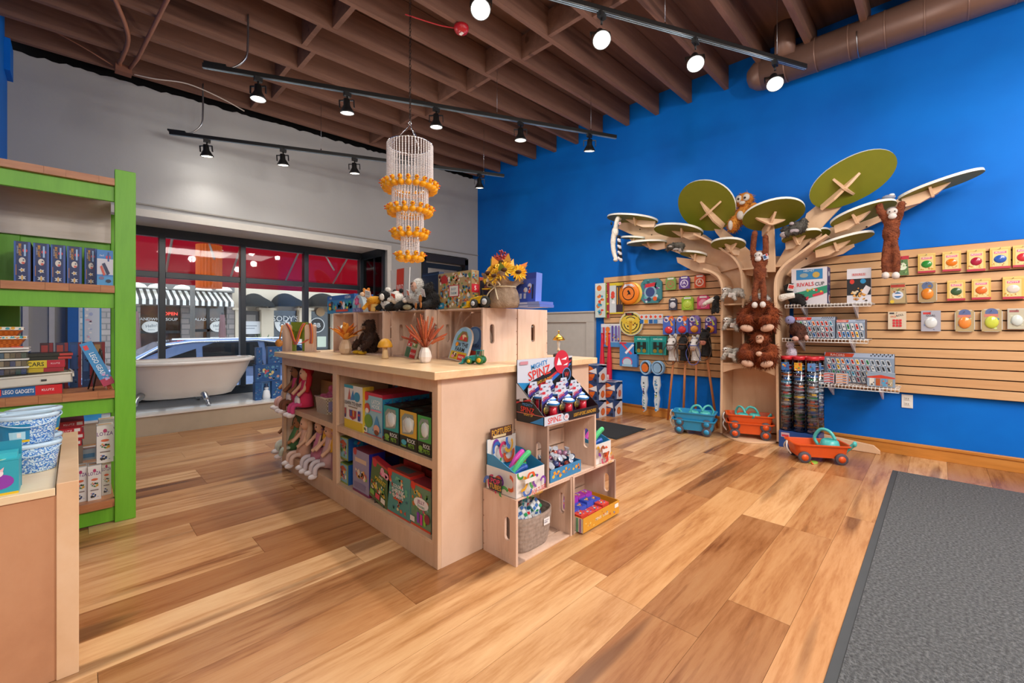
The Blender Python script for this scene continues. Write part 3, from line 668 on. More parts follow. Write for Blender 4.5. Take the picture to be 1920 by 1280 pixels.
# white posters seen through the open back
for i, (x0, x1, c, lab) in enumerate(((-.066, .03, '#1467b8', 'plain blue banner stand seen through the shelf back'), (.047, .175, '#3a9cd8', 'blue and white picture board seen through the shelf back'))):
    o = box('banner', (x0, 5.70, .213), (x1, 5.72, 1.52), c); tag(o, lab, 'banner')
    if i: deco('print', o, (x0, 5.70, .9), (x1-x0, 0, 0), (0, 0, .55), [('r', .1, .1, .9, .75, '#d8e4ee'), ('r', .2, .85, .9, .95, '#8a78c0'), ('b', 4, 16, .05, .1, .6, .7, ['#ffffff', '#e8b8c8', '#b8c8e8', '#f4f0f0'], .25)])
    else: deco('print', o, (x0, 5.70, .9), (x1-x0, 0, 0), (0, 0, .55), [('r', 0, 0, .16, 1, '#1c2a44'), ('r', .9, 0, 1, 1, '#c8dcec')])
NAVY = '#1c2f63'
lightF = [('r', 0, 0, 1, 1, NAVY), ('r', 0, 0, .12, 1, '#2a5aa8'), ('r', .84, .0, 1, 1, '#3a5aa0'), ('d', .66, .78, .16, '#c23a4a'), ('r', .60, .64, .72, .93, '#9cc0e8'),
          ('t', 'BRIC LIGHT', .36, .79, .17, '#e8a82a', -PI/2, .30), ('t', 'LIGHTING SET', .22, .79, .08, '#b8c4dc', -PI/2, .27),
          ('d', .5, .52, .2, '#d8d4cc', .085), ('d', .56, .47, .1, '#d0655a', .03), ('d', .58, .54, .06, '#2a3a6a'),
          ('s', .5, .29, .22, 5, '#cfd0d0'), ('d', .5, .29, .08, '#d8a84a'), ('r', .12, .16, .16, .42, '#c07a3a'), ('s', .5, .1, .28, 6, '#c6c8cc'), ('r', .45, .05, .55, .15, '#d8a84a')]
pos = ('leftmost', 'second from left', 'third from left', 'fourth from left', 'fifth from left')
for i, (x0, x1) in enumerate(((-.222, -.162), (-.156, -.096), (-.094, -.036), (-.034, .026), (.034, .087))):
    carton('toy_box', f'narrow navy light kit box on the upper green shelf, {pos[i]}', 'box', ((x0+x1)/2, 3.345+.004*i, 1.33), (x1-x0-.003, .26, .206), 0, F=lightF,
           T=[('r', 0, 0, 1, 1, '#d8d4c8')], R=[('r', 0, 0, 1, 1, '#5a4a48'), ('r', 0, 0, .3, .9, '#c4a050')], body=NAVY, group='navy kit boxes on the upper shelf')
carton('toy_box', 'pale blue kit box standing in front of the navy boxes by the green post', 'box', (.116, 3.30, 1.33), (.066, .035, .195), .05,
       F=[('r', 0, 0, 1, 1, '#3b7fc4'), ('r', 0, .3, 1, .75, '#c9ccd8'), ('r', 0, 0, 1, .25, '#4b98cf'), ('d', .7, .8, .16, '#c8344a'), ('r', .65, .68, .75, .94, '#2c4f90'), ('t', '1x1', .3, .84, .05, '#e8eef4'),
          ('p', [(.18, .52), (.3, .56), (.52, .3), (.4, .26)], '#c8584a'), ('p', [(.3, .6), (.48, .64), (.8, .34), (.62, .28)], '#25345a'), ('d', .28, .2, .16, '#7a6a8a', .045), ('d', .7, .12, .17, '#2a3248', .05)], body='#3d7cb8')
# ---- middle shelf
ZM = .745
fb = carton('book_box', 'flat blue and red building gadgets kit lying at the shelf edge', 'box', (-.21, 3.335, ZM), (.32, .26, .048), 0,
       F=[('r', 0, 0, .70, 1, '#1e62a0'), ('r', .70, 0, 1, 1, '#d01c24'), ('r', .25, .15, .34, .85, '#d83028'), ('r', .275, .3, .315, .7, '#f0d040'), ('t', 'LEGO GADGETS', .52, .5, .42, '#f4f4f4', 0, .33), ('t', 'KLUTZ', .84, .5, .22, '#f6e8e8')],
       R=[('r', 0, 0, 1, 1, '#7a7d86')], T=[('r', 0, 0, 1, 1, '#c81f26'), ('b', 3, 18, .5, 0, 1, 1, ['#e8e0d8', '#2c4c80', '#d8a83a'], .15)], body='#b8202a')
tr = thing('craft_tray', 'shallow white plastic tray lying on the flat blue kit', 'tray', (-.175, 3.325, .794), (0, math.radians(-2.5), .06))
WPL = K('#d6d2c4', .35)
m = MB().box((-.165, 0, .0), (.165, .24, .006), WPL)
for a, b in (((-.165, 0, 0), (.165, .006, .05)), ((-.165, .234, 0), (.165, .24, .05)), ((-.165, 0, 0), (-.159, .24, .05)), ((.159, 0, 0), (.165, .24, .05))): m.box(a, b, WPL)
m.build('tray', tr); MB().box((-.172, -.008, .048), (.172, .0, .056), WPL).box((.165, -.008, .03), (.172, .25, .056), WPL).build('rim', tr); box('latch', (.05, -.004, .018), (.07, 0, .028), '#3a3a3a', tr)
for i in range(3):
    c = thing('bead_case', 'clear bead case with white lid on the tray, '+('bottom', 'middle', 'top')[i]+' of its stack', 'case', (-.255, 3.37, .852+.042*i), 0, 'stacked bead cases')
    m = MB(); 
    CLR = glass('case_plastic', (.93, .95, .95, 1), .1); m.box((-.082, 0, 0), (.082, .16, .034), CLR).build('case', c)
    box('lid', (-.085, -.003, .033), (.085, .163, .041), '#e6e4de', c, .002); R = random.Random(20+i)
    for k in range(8): x = -.075+.019*k; box('beads', (x, .006, .002), (x+.017, .15, .028), R.choice(['#34503c', '#6b5a2c', '#2c3c70', '#a08a68', '#1e5a78', '#58401e']), c)
pt_ = thing('paper_tray', 'white paper sheet tray topping the clear bead cases', 'tray', (-.26, 3.36, .981)); MB().box((-.09, 0, 0), (.09, .16, .012), '#e4e2dc').build('tray', pt_, bev=.003); MB().box((-.05, .01, .012), (-.01, .05, .018), '#c8443a').box((.03, .0, .012), (.07, .02, .017), '#d85a4a').build('print_stickers', pt_)
for i in range(2):
    bk = thing('paper_basket', ('lower', 'upper')[i]+' orange woven-print paper basket with a scalloped rim', 'basket', (-.285-.012*i, 3.44, .994+.046*i), 0, 'orange paper baskets')
    WV, nt, b = base_mat('orange_weave'); ck = N(nt, 'ShaderNodeTexChecker', Scale=110.); ck.inputs[1].default_value = lin('#d8762c'); ck.inputs[2].default_value = lin('#b8581a'); tcn = N(nt, 'ShaderNodeTexCoord'); nt.links.new(tcn.outputs['Object'], ck.inputs[0]); nt.links.new(ck.outputs[0], b.inputs['Base Color'])
    MB().add([(-.075, -.06, 0), (.075, -.06, 0), (.075, .06, 0), (-.075, .06, 0), (-.105, -.085, .05), (.105, -.085, .05), (.105, .085, .05), (-.105, .085, .05)], [(0, 3, 2, 1), (0, 1, 5, 4), (1, 2, 6, 5), (2, 3, 7, 6), (3, 0, 4, 7), (4, 5, 6, 7)], WV).build('body', bk)
    deco('rim', bk, (-.11, -.088, .042), (.22, 0, 0), (0, 0, .016), [('r', 0, 0, 1, 1, '#ece4d4'), ('b', 9+i, 26, 0, 0, 1, 1, ['#e8a83a', '#3aa0b0', '#d8603a'], .07)])
carton('book_box', 'yellow and red car craft book lying under darker books', 'book', (-.115, 3.40, .880), (.15, .2, .040), 0, F=[('r', 0, 0, .55, 1, '#d8c02c'), ('t', 'CARS', .28, .5, .55, '#141414', 0, .4), ('r', .55, 0, 1, 1, '#b81c34'), ('t', 'KLUTZ', .76, .55, .2, '#e8c8cc')], R=[('r', 0, 0, 1, 1, '#c02434'), ('r', .1, .2, .5, .9, '#9cc8dc')], body='#d8d0b8')
carton('book_box', 'thin red and yellow book under the car craft book', 'book', (-.12, 3.405, .857), (.15, .2, .022), 0, F=[('r', 0, 0, .5, 1, '#c8ac2a'), ('r', .5, 0, 1, 1, '#a82a34')], body='#c8a040')
for i in range(2): carton('book', ('lower', 'upper')[i]+' dark green-black book on the car craft book', 'book', (-.10+.005*i, 3.41, .922+.018*i), (.17, .2, .016), .05*i, F=[('r', 0, 0, .7, 1, '#23261c'), ('r', .7, .1, 1, .9, '#c03a34')], body='#1c1c1c', group='dark books on the middle shelf')
for i, (x, w) in enumerate(((-.115, .05), (-.055, .05), (0.0, .048), (.05, .045), (.10, .05))):
    c = [('#4a2a34', '#a83a3a'), ('#3a3050', '#a8443c'), ('#1c4a80', '#284f90'), ('#1a3f74', '#3a68a8'), ('#7a4a44', '#b08a5a')][i]
    carton('game_box', f'small dark blue and red game box in the back row, {pos[i]}', 'box', (x, 3.58, ZM), (w, .06, .262), 0, F=[('r', 0, 0, 1, 1, c[0]), ('r', .72, 0, 1, 1, '#8a2a34'), ('r', .1, .35, .6, .95, c[1]), ('b', 50+i, 10, .05, .1, .9, .8, [c[1], '#141a30', '#4a6a9a'], .3)], R=[('r', 0, 0, 1, 1, '#16161c')], body='#15161c', group='game boxes at the back of the middle shelf')
lg = carton('pen_box', 'clear and blue building kit box tilted on a black easel by the post', 'box', (.135, 3.33, .772), (.052, .022, .26), (math.radians(-8), math.radians(-22), 0),
            F=[('r', 0, 0, 1, 1, '#2a88c4'), ('r', .0, .0, 1, .16, '#b01c4a'), ('r', .15, .84, .5, .94, '#d8303a'), ('t', 'LEGO GEAR', .5, .5, .42, '#e4f0f8', -PI/2, .52), ('b', 2, 8, .1, .1, .9, .3, ['#7ab0e0', '#c8a0d0'], .3)], R=[('r', 0, 0, 1, 1, '#c8d4dc')], body='#2c7cb8')
carton('pen_box', 'yellow and orange packet behind the tilted blue kit box', 'box', (.139, 3.365, .748), (.02, .05, .17), (math.radians(-6), math.radians(-18), 0), F=[('r', 0, 0, 1, 1, '#e8b42a'), ('r', 0, 0, 1, .6, '#d8501c')], body='#d88a2a')
ez = thing('easel', 'small black wire easel under the tilted blue kit box', 'easel', (.07, 3.37, ZM))
MB().tube([(.0, 0, .004), (.035, .03, .22)], .004, BLACK, 6).tube([(-.02, .02, .004), (.03, .03, .23)], .004, BLACK, 6).build('leg', ez); MB().tube([(.0, -.055, .004), (.0, 0, .004)], .0035, BLACK, 6).tube([(0, -.055, .004), (0, -.055, .02)], .0035, BLACK, 6).tube([(.035, .03, .22), (.05, .09, .004)], .0035, BLACK, 6).build('foot', ez)
# ---- bottom shelf: white art kits, red kits behind
ZB = .135
artF = [('r', 0, 0, 1, 1, '#e6e2de'), ('t', 'LOTZA', .5, .78, .10, '#6a3a80'), ('d', .5, .86, .12, '#b83a6a', .05), ('d', .5, .6, .25, '#d86a4a', .035), ('b', 31, 12, .1, .36, .9, .54, ['#c83a3a', '#2a2a2a', '#3a8a4a', '#d8a03a'], .24), ('b', 32, 10, .1, .06, .9, .24, ['#c83a3a', '#2a2a2a', '#4a6ab0'], .2), ('r', .2, .28, .8, .31, '#8a7a78')]
for i, (x, y, z, w, h, lab) in enumerate(((.020, 3.36, ZB, .052, .19, 'bottom row left'), (.075, 3.345, ZB, .054, .19, 'bottom row middle'), (.125, 3.40, ZB, .04, .19, 'bottom row by the post'), (.118, 3.36, ZB+.195, .07, .21, 'upper row, nearest the post'), (.13, 3.47, ZB+.20, .07, .22, 'upper row behind'), (.055, 3.50, ZB+.195, .06, .06, 'lying behind the upper row'))):
    carton('art_kit_box', f'white art kit box on the lowest green shelf, {lab}', 'box', (x, y, z), (w, .09, h), 0, F=artF if h > .1 else [('r', 0, 0, 1, 1, '#a8b4bc'), ('r', .1, .2, .9, .6, '#5a8ab0')], T=[('r', 0, 0, 1, 1, '#d8d4ce'), ('r', .1, .3, .9, .6, '#d8a06a')], body='#dcd8d2', group='white art kits')
for i in range(4):
    carton('kit_box', f'flat red and blue kit box on the lowest shelf, {("lowest", "second", "third", "topmost")[i]} of its stack', 'box', (-.075+.01*(i % 2), 3.47, ZB+.29+.036*i), (.2, .2, .034), 0, F=[('r', 0, 0, .52, 1, '#3a6070'), ('p', [(.2, .3), (.45, .5), (.2, .7)], '#c03a34'), ('r', .52, 0, 1, 1, '#b81c2c'), ('t', 'KLUTZ', .7, .5, .3, '#f0d8d8'), ('r', .85, .3, .97, .8, '#e8e0dc')], body='#a82030', group='stacked red kit boxes')
box('kit_carton', (-.18, 3.46, ZB), (.03, 3.66, ZB+.29), '#7d6a5a'); tag(bpy.data.objects['kit_carton'], 'plain brown carton under the red kit boxes', 'box')

# ================================================================ BIRCH COUNTER, lower left
ct = thing('display_counter', 'low birch plywood counter with a raised edge strip in the lower left corner', 'counter', (0, 0, 0))
PEACH = wood('birch_peach', [(.25, '#b07c5a'), (.5, '#c08c68'), (.8, '#cb9a76')], (1.2, 1.2, .9), .42, knots=False, bump=.01)
box('carcass', (-1.0, 1.975, 0), (-.03, 2.85, .575), PEACH, ct, .002)
box('front_panel', (-1.0, 1.955, .0), (-.035, 1.975, .575), PEACH, ct, .002)
box('worktop', (-1.0, 1.948, .576), (-.044, 2.85, .600), wood('birch_pale_top', [(.25, '#ddc29a'), (.5, '#e8d0aa'), (.8, '#efdcba')], (1, 6, 6), .35, knots=False), ct, .002)
box('edge_strip', (-.042, 1.948, .0), (.008, 2.86, .612), BIRCH, ct, .002)
box('back_strip', (-1.0, 2.81, .60), (-.044, 2.855, .612), BIRCH, ct, .002)
# foam bead tubs
FOAM, nt, b = base_mat('foam_beads_blue'); vo = N(nt, 'ShaderNodeTexVoronoi', Scale=330.); tcn = N(nt, 'ShaderNodeTexCoord'); nt.links.new(tcn.outputs['Object'], vo.inputs['Vector']); rp = ramp(nt, [(.0, '#1f63c4'), (.42, '#3f8cd8'), (.6, '#b8dcf0'), (1, '#e8f4fc')])
sp = N(nt, 'ShaderNodeSeparateColor'); nt.links.new(vo.outputs['Color'], sp.inputs[0]); nt.links.new(sp.outputs[0], rp.inputs[0]); nt.links.new(rp.outputs[0], b.inputs['Base Color']); b.inputs['Roughness'].default_value = .35; b.inputs['Coat Weight'].default_value = .5
LID = K('#bcd6ea', .15, coat=.5); first_tub = None
def tub(loc, rz, label, pr):
    t = thing('foam_bead_tub', label, 'tub', loc, rz, 'blue foam bead tubs on the counter')
    t.scale = (.95, .95, .95)
    MB().lathe([(.062, 0), (.068, .004), (.078, .088), (.078, .094)], FOAM, 28, None, True, 1.0, .70).build('tub_body', t)
    MB().lathe([(.079, .090), (.083, .092), (.083, .101), (.080, .104), (.066, .106), (.062, .102), (1e-5, .102)], LID, 28, None, True, 1.0, .72).build('lid', t)
    MB().tube(bez([(-.081, 0, .085), (-.05, -.062, .075), (0, -.07, .066), (.05, -.062, .075), (.081, 0, .085)]), .0022, LID, 5).build('handle', t)
    if pr:
        m = MB(); q = []
        def pt(a, z, k=1.012): r = (.068+.01*(z-.004)/.084)*k; return (r*math.cos(a), r*.70*math.sin(a), z)
        for (z0, z1, c, e0, e1) in ((.016, .076, '#1d7fae', 0, 9), (.012, .02, '#e0b81c', 0, 9), (.022, .05, '#a8d8ec', 4, 8), (.03, .046, '#e8e8e8', 6, 7)):
            for i in range(e0, e1):
                a0 = pr+i*.14; a1 = a0+.14; kk = 1.012+.004*len(q); m.add([pt(a0, z0, kk), pt(a1, z0, kk), pt(a1, z1, kk), pt(a0, z1, kk)], [(0, 1, 2, 3)], K(c, .4, noise=0))
            q.append(1)
        m.build('label', t)
    return t
tub((-.112, 2.235, .60), .1, 'blue foam bead tub, front stack on the counter, bottom', 0); tub((-.118, 2.240, .699), .12, 'blue foam bead tub, front stack on the counter, top', 3.5)
tub((-.108, 2.375, .60), .5, 'blue foam bead tub, second stack behind, bottom', 5.2); tub((-.108, 2.38, .699), .5, 'blue foam bead tub, second stack behind, top', 5.2)
tub((-.25, 2.33, .60), -.1, 'blue foam bead tub, stack at the picture edge, bottom', 4.6); tub((-.248, 2.335, .699), -.1, 'blue foam bead tub, stack at the picture edge, top', 4.6)
sl = carton('slime_box', 'teal toy box with purple blob art on the counter front', 'box', (-.185, 1.972, .60), (.13, .085, .10), 0,
       F=[('r', 0, 0, 1, 1, '#2aa0b4'), ('r', 0, 0, 1, .07, '#d8b41c'), ('d', .7, .4, .23, '#8a3aa8', .22), ('d', .55, .32, .16, '#7a2f98', .18), ('d', .68, .66, .09, '#e8dce4', .11), ('p', [(.6, .72), (.64, .86), (.69, .74)], '#e8b8c4'), ('p', [(.7, .74), (.78, .84), (.76, .7)], '#e8b8c4'), ('d', .6, .45, .1, '#d8cce0', .05)],
       T=[('r', 0, 0, 1, 1, '#3aa8b4'), ('d', .6, .4, .2, '#d8e8d0'), ('d', .6, .4, .14, '#6aa04a')], body='#2a9ab0')
box('display_flap', (-.065, .086, 0), (.066, .089, .145), '#1f8aa4', sl); box('second_pack', (-.06, .03, .10), (.06, .08, .118), '#3ab4c4', sl)

# ================================================================ CLAWFOOT BATH in the window
bt = thing('bathtub', 'white clawfoot bathtub standing on the window platform', 'bathtub', (.90, 6.12, .212))
ENAM = K('#e9e5de', .14, coat=.6); PORC = blotch('bath_outside', [(.3, '#cfc4ba'), (.7, '#ddd4ca')], 1.5, .3)
n = 48
def ring(a, b, z, sh=0, lift=0): return [(sh+a*math.copysign(abs(math.cos(2*PI*i/n))**.8, math.cos(2*PI*i/n)), b*math.copysign(abs(math.sin(2*PI*i/n))**.8, math.sin(2*PI*i/n)), z+lift*(math.cos(2*PI*i/n))**2*1.0) for i in range(n)]
def shell(rings, m, cap0=False):
    v = [p for r in rings for p in r]; f = []
    for k in range(len(rings)-1):
        for i in range(n): f.append((k*n+i, k*n+(i+1) % n, (k+1)*n+(i+1) % n, (k+1)*n+i))
    if cap0: f.append(tuple(range(n))[::-1])
    return MB().add(v, f, m, True)
LF = .012
shell([ring(.38, .17, .095), ring(.43, .22, .11), ring(.49, .27, .20), ring(.57, .305, .34), ring(.625, .325, .46, 0, LF), ring(.635, .33, .475, 0, LF)], PORC, True).build('basin', bt)
shell([ring(.635, .33, .472, 0, LF), ring(.665, .345, .470, 0, LF), ring(.685, .355, .485, 0, LF), ring(.680, .352, .505, 0, LF), ring(.655, .335, .513, 0, LF), ring(.625, .315, .500, 0, LF)], ENAM).build('rim', bt)
shell([ring(.625, .315, .500, 0, LF), ring(.59, .29, .42, 0, 0), ring(.48, .25, .2), ring(.38, .18, .13), ring(.2, .08, .12), ring(.001, .001, .12)], ENAM).build('inner_basin', bt)
for x in (-.46, .12):
    for s in (-1, 1):
        m = MB().tube(bez([(x*.9, s*.16, .16), (x, s*.235, .13), (x+.02*(1 if x > 0 else -1), s*.27, .07), (x+.03*(1 if x > 0 else -1), s*.28, .03)]), [.035]*6+[.03]*6+[.02]*6+[.022], STEEL, 8)
        m.ball((x+.03*(1 if x > 0 else -1), s*.285, .022), (.030, .032, .022), STEEL, 10)
        for a in (-.6, 0, .6): m.ball((x+.03*(1 if x > 0 else -1)+.026*math.sin(a), s*(.285+.026*math.cos(a)), .014), (.010, .012, .012), STEEL, 6)
        m.build('foot', bt)
# ---- blue boxed toys stacked at the platform edge
SEA = ['#1c4a80', '#2a6aa0', '#3a78a8', '#5a90b0', '#b08a80', '#2a5a90', '#2a7a80', '#8aa8b0', '#16386a', '#2f5f98']
def sea(seed): return [('r', 0, 0, 1, 1, '#1f4f86'), ('b', seed, 42, 0, .05, 1, .95, SEA, .16)]
zp = .212
for i, (x0, x1, z0, z1, d, lab) in enumerate(((1.515, 1.585, 0, .215, .10, 'narrow blue sea picture box, bottom row left'), (1.70, 1.84, 0, .215, .10, 'wide blue sea picture box, bottom row right'), (1.522, 1.80, .217, .425, .09, 'large blue box with a bright reef picture, middle of the stack'), (1.535, 1.60, .427, .635, .07, 'narrow dark blue box on top of the stack, left'), (1.665, 1.84, .427, .64, .08, 'blue picture box on top of the stack, right'))):
    carton('puzzle_box', lab, 'box', ((x0+x1)/2, 5.83+.01*i, zp+z0), (x1-x0, d, z1-z0), 0, F=sea(70+i)+([('b', 90, 20, .2, .2, .8, .8, ['#c8b87a', '#d0653a', '#a8c0b8', '#2a8070', '#c84a5a', '#2a5a8a'], .13)] if i == 2 else []), body='#1d4a7e', group='blue sea picture boxes by the bath')
sn = thing('snowman_toy', 'white and blue tall toy figure between the blue boxes', 'toy', (1.645, 5.86, zp)); MB().lathe([(.04, 0), (.045, .04), (.035, .1), (.02, .115)], '#e6ecf2', 14).build('body', sn); MB().ball((0, 0, .135), .026, '#dfe8f0', 12).build('head', sn); MB().lathe([(.03, .15), (.03, .156), (.018, .157), (.018, .19), (1e-5, .19)], '#1a2a4a', 12).build('hat', sn); box('backing_card', (-.05, .03, 0), (.05, .036, .21), '#5a90c8', sn)
# ================================================================ ISLAND
IX0, IX1, IY0, IY1, IZ = 1.15, 2.33, 1.61, 3.70, .90
isl = thing('island_unit', 'birch plywood island unit with open shelves and a butcher block top', 'island', (0, 0, 0))
top = box('worktop', (IX0-.045, IY0-.04, IZ-.036), (IX1+.04, IY1+.04, IZ), MAPLE, isl, .003)
BIR2 = wood('birch_face', [(.25, '#c49c7a'), (.5, '#d3ad8c'), (.8, '#dfbd9e')], (6, 6, .8), .42, knots=False, bump=.01)
BIRP = wood('birch_end', [(.25, '#cda98e'), (.5, '#dab9a0'), (.8, '#e3c8b2')], (.9, 1, .6), .42, knots=False, bump=.01)
box('end_panel', (IX0+.02, IY0, 0), (IX1, IY0+.018, IZ-.036), BIRP, isl, .001)
box('corner_stile', (IX0, IY0, 0), (IX0+.02, IY0+.045, IZ-.036), BIR2, isl, .002)
box('end_panel', (IX0+.02, IY1-.018, 0), (IX1, IY1, IZ-.036), BIRP, isl, .001)
box('corner_stile', (IX0, IY1-.045, 0), (IX0+.02, IY1, IZ-.036), BIR2, isl, .002)
box('stile', (IX0, 2.685, 0), (IX0+.02, 2.745, IZ-.036), BIR2, isl, .002)
box('divider', (IX0+.02, 2.705, .0), (IX0+.52, 2.725, IZ-.036), BIRP, isl)
box('back_panel', (IX0+.52, IY0+.018, 0), (IX0+.54, IY1-.018, IZ-.036), BIRP, isl)
box('back_panel', (IX1-.02, IY0+.018, 0), (IX1-.001, IY1-.018, IZ-.036), BIRP, isl)
for y0, y1 in ((IY0+.045, 2.685), (2.745, IY1-.045)):
    box('rail', (IX0, y0, .80), (IX0+.02, y1, IZ-.037), BIR2, isl, .001)
    box('toe_rail', (IX0, y0, .0), (IX0+.02, y1, .105), BIR2, isl, .001)
    box('shelf', (IX0+.002, y0-.02, .445), (IX0+.52, y1+.02, .482), BIR2, isl, .001)
    box('shelf', (IX0+.002, y0-.02, .085), (IX0+.52, y1+.02, .118), BIR2, isl, .001)

# ---- pine crates
def hole_plate(mb, y0, y1, z0, z1, x0, x1, hy, hz, hw, hh, m):
    """board in the y-z plane between x0 and x1 with an upright rounded slot"""
    for (a0, a1, b0, b1) in ((y0, hy-hw, z0, z1), (hy+hw, y1, z0, z1), (hy-hw, hy+hw, z0, hz-hh), (hy-hw, hy+hw, hz+hh, z1)): mb.box((x0, a0, b0), (x1, a1, b1), m)
    MX = Matrix(((0, 0, 1, 0), (1, 0, 0, 0), (0, 1, 0, 0), (0, 0, 0, 1)))
    for sy in (-1, 1):
        for sz in (-1, 1):
            arc = [(hy+sy*hw*math.cos(t), hz+sz*(hh-hw+hw*math.sin(t))) for t in [PI/2*k/5 for k in range(6)]]; cn = (hy+sy*hw, hz+sz*hh)
            for k in range(5): mb.prism([cn, arc[k], arc[k+1]], x0, x1, m, MX)
def crate(label, loc, rot, w=.425, d=.27, h=.305, slot_front=True):
    c = thing('wooden_crate', label, 'crate', loc, rot, 'pine display crates')
    t = .014
    for s in (-1, 1):
        m = MB(); a, b = (s*w/2, s*(w/2-t)); hole_plate(m, 0, d, 0, h, min(a, b), max(a, b), d*.26 if slot_front else d*.5, h*.52, .017, .055, PINE); m.build('end_board', c, bev=.0015, seg=1)
    for z0, z1 in ((0, .009), (h-.009, h)):
        for k in range(3): box('slat', (-w/2+t, d*k/3+.004, z0), (w/2-t, d*(k+1)/3-.004, z1), PINE, c, .001)
    for k in range(3): box('back_slat', (-w/2+t, d-.009, .012+(h-.024)*k/3+.004), (w/2-t, d, .012+(h-.024)*(k+1)/3-.004), PINE, c, .001)
    m = MB()
    for s in (-1, 1):
        for z in (.10, .30, .55, .8): m.add([(s*(w/2+.0004), d-.006, h*z), (s*(w/2+.0004), d-.001, h*z), (s*(w/2+.0004), d-.001, h*z+.006), (s*(w/2+.0004), d-.006, h*z+.006)], [(0, 1, 2, 3) if s > 0 else (3, 2, 1, 0)], '#8a5a3a')
    m.build('nail', c); return c
CA = crate('pine crate with arched books inside, front right on the island', (1.58, 1.79+.2125, IZ), WALL)
crate('pine crate behind the arched book crate on the island right end', (1.86, 1.79+.2125, IZ), WALL, slot_front=False)
crate('pine crate holding red-brown dried grass and small books on the island', (1.50, 2.215+.2125, IZ), WALL, w=.41)
crate('pine crate with the brown bear plush sitting inside', (1.455, 2.65+.20, IZ), WALL, w=.385)
crate('leftmost pine crate on the island, behind the orange dried leaves', (1.44, 3.05+.19, IZ), WALL, w=.37)
crate('bottom left pine crate by the island end holding a rope basket', (1.415+.213, 1.375, 0), 0, d=.225)
crate('bottom right pine crate by the island end holding a yellow tray', (1.848+.213, 1.375, 0), 0, d=.225)
crate('upper pine crate of the stack by the island end', (1.637+.213, 1.375, .306), 0, d=.225)

# ---- boxes in the near bay of the island
def fx(p0, p1, yt, x, z0):
    a, b = onx(p0, HZ, x), onx(p1, HZ, x); zt = onx((p0+p1)/2, yt, x).z
    return (a.y+b.y)/2, abs(a.y-b.y), zt-z0
def shelfbox(name, lab, p0, p1, yt, x, z0, d, cat='box', **k):
    y, w, h = fx(p0, p1, yt, x, z0); return carton(name, lab, cat, (x, y, z0), (w, d, h), k.pop('rot', WALL), **k)
ZU, ZL = .482, .118
knit = [('r', 0, 0, 1, 1, '#e9e4da'), ('r', 0, 0, 1, .2, '#e2bd2a'), ('r', .0, .93, .5, 1, '#3a9cb0'), ('p', [(.2, .66), (.3, .93), (.38, .68)], '#c86a5a'), ('p', [(.35, .66), (.5, .9), (.6, .68)], '#4a86b8'), ('d', .72, .76, .16, '#3f96b8', .11), ('t', 'LEARN TO KNIT', .5, .59, .085, '#26221e'), ('r', .25, .5, .75, .52, '#8a6a4a'), ('p', [(.3, .44), (.7, .44), (.68, .28), (.5, .22), (.32, .28)], '#b0323a'), ('r', .36, .3, .46, .44, '#3a5aa0'), ('r', .52, .3, .6, .44, '#d89a3a'), ('r', .06, .24, .14, .46, '#a8323a'), ('r', .06, .24, .14, .32, '#2f2a6a'), ('r', .8, .24, .93, .46, '#3a3f90'), ('r', .8, .35, .93, .4, '#c03a4a')]
shelfbox('craft_box', 'white and yellow knitting craft box on the upper island shelf', 646, 680, 723, 1.175, ZU, .07, F=knit, R=[('r', 0, 0, 1, 1, '#d8b83a')], body='#d9c88a')
hook = [('r', 0, 0, 1, 1, '#9cc3cc'), ('r', 0, .93, 1, 1, '#d03a4a'), ('d', .16, .9, .12, '#d8303a'), ('t', 'LATCH', .68, .80, .095, '#f8f4f0'), ('t', 'HOOK', .68, .69, .095, '#f8f4f0'), ('r', .42, .58, .96, .62, '#e88a9a'), ('d', .22, .62, .16, '#c0453a', .12), ('d', .22, .56, .1, '#f0e8e0', .06), ('d', .3, .32, .22, '#6f9a3a', .16), ('p', [(.52, .12), (.74, .5), (.98, .12)], '#4a90c0'), ('d', .74, .18, .16, '#e8a88a', .1), ('d', .74, .1, .12, '#8a4a2a', .06), ('r', 0, 0, 1, .02, '#c83a3a'), ('r', .02, .03, .26, .16, '#f0ece4'), ('b', 5, 5, .04, .05, .24, .15, ['#c84a3a', '#3a8a5a'], .08)]
y, w, h = fx(682, 717, 737, 1.19, ZU)
for i in range(5):
    carton('craft_box', 'rug hooking craft box, '+('front of its row, dog and gnome on the cover', 'second of its row', 'third of its row', 'fourth of its row', 'last of its row')[i], 'box', (1.19+.062*i, y, ZU), (w, .06, h), WALL,
           F=hook if i == 0 else (), R=[('r', 0, 0, 1, 1, '#2f9ac8'), ('r', 0, .9, 1, 1, '#c02c44'), ('r', 0, 0, 1, .06, '#c02c3a'), ('t', 'LATCH HOOK', .5, .5, .5, '#24309a', PI/2, .7)], T=[('r', 0, 0, 1, 1, '#b82c40')], body='#b82c40', group='rug hooking craft boxes')
rocks = []
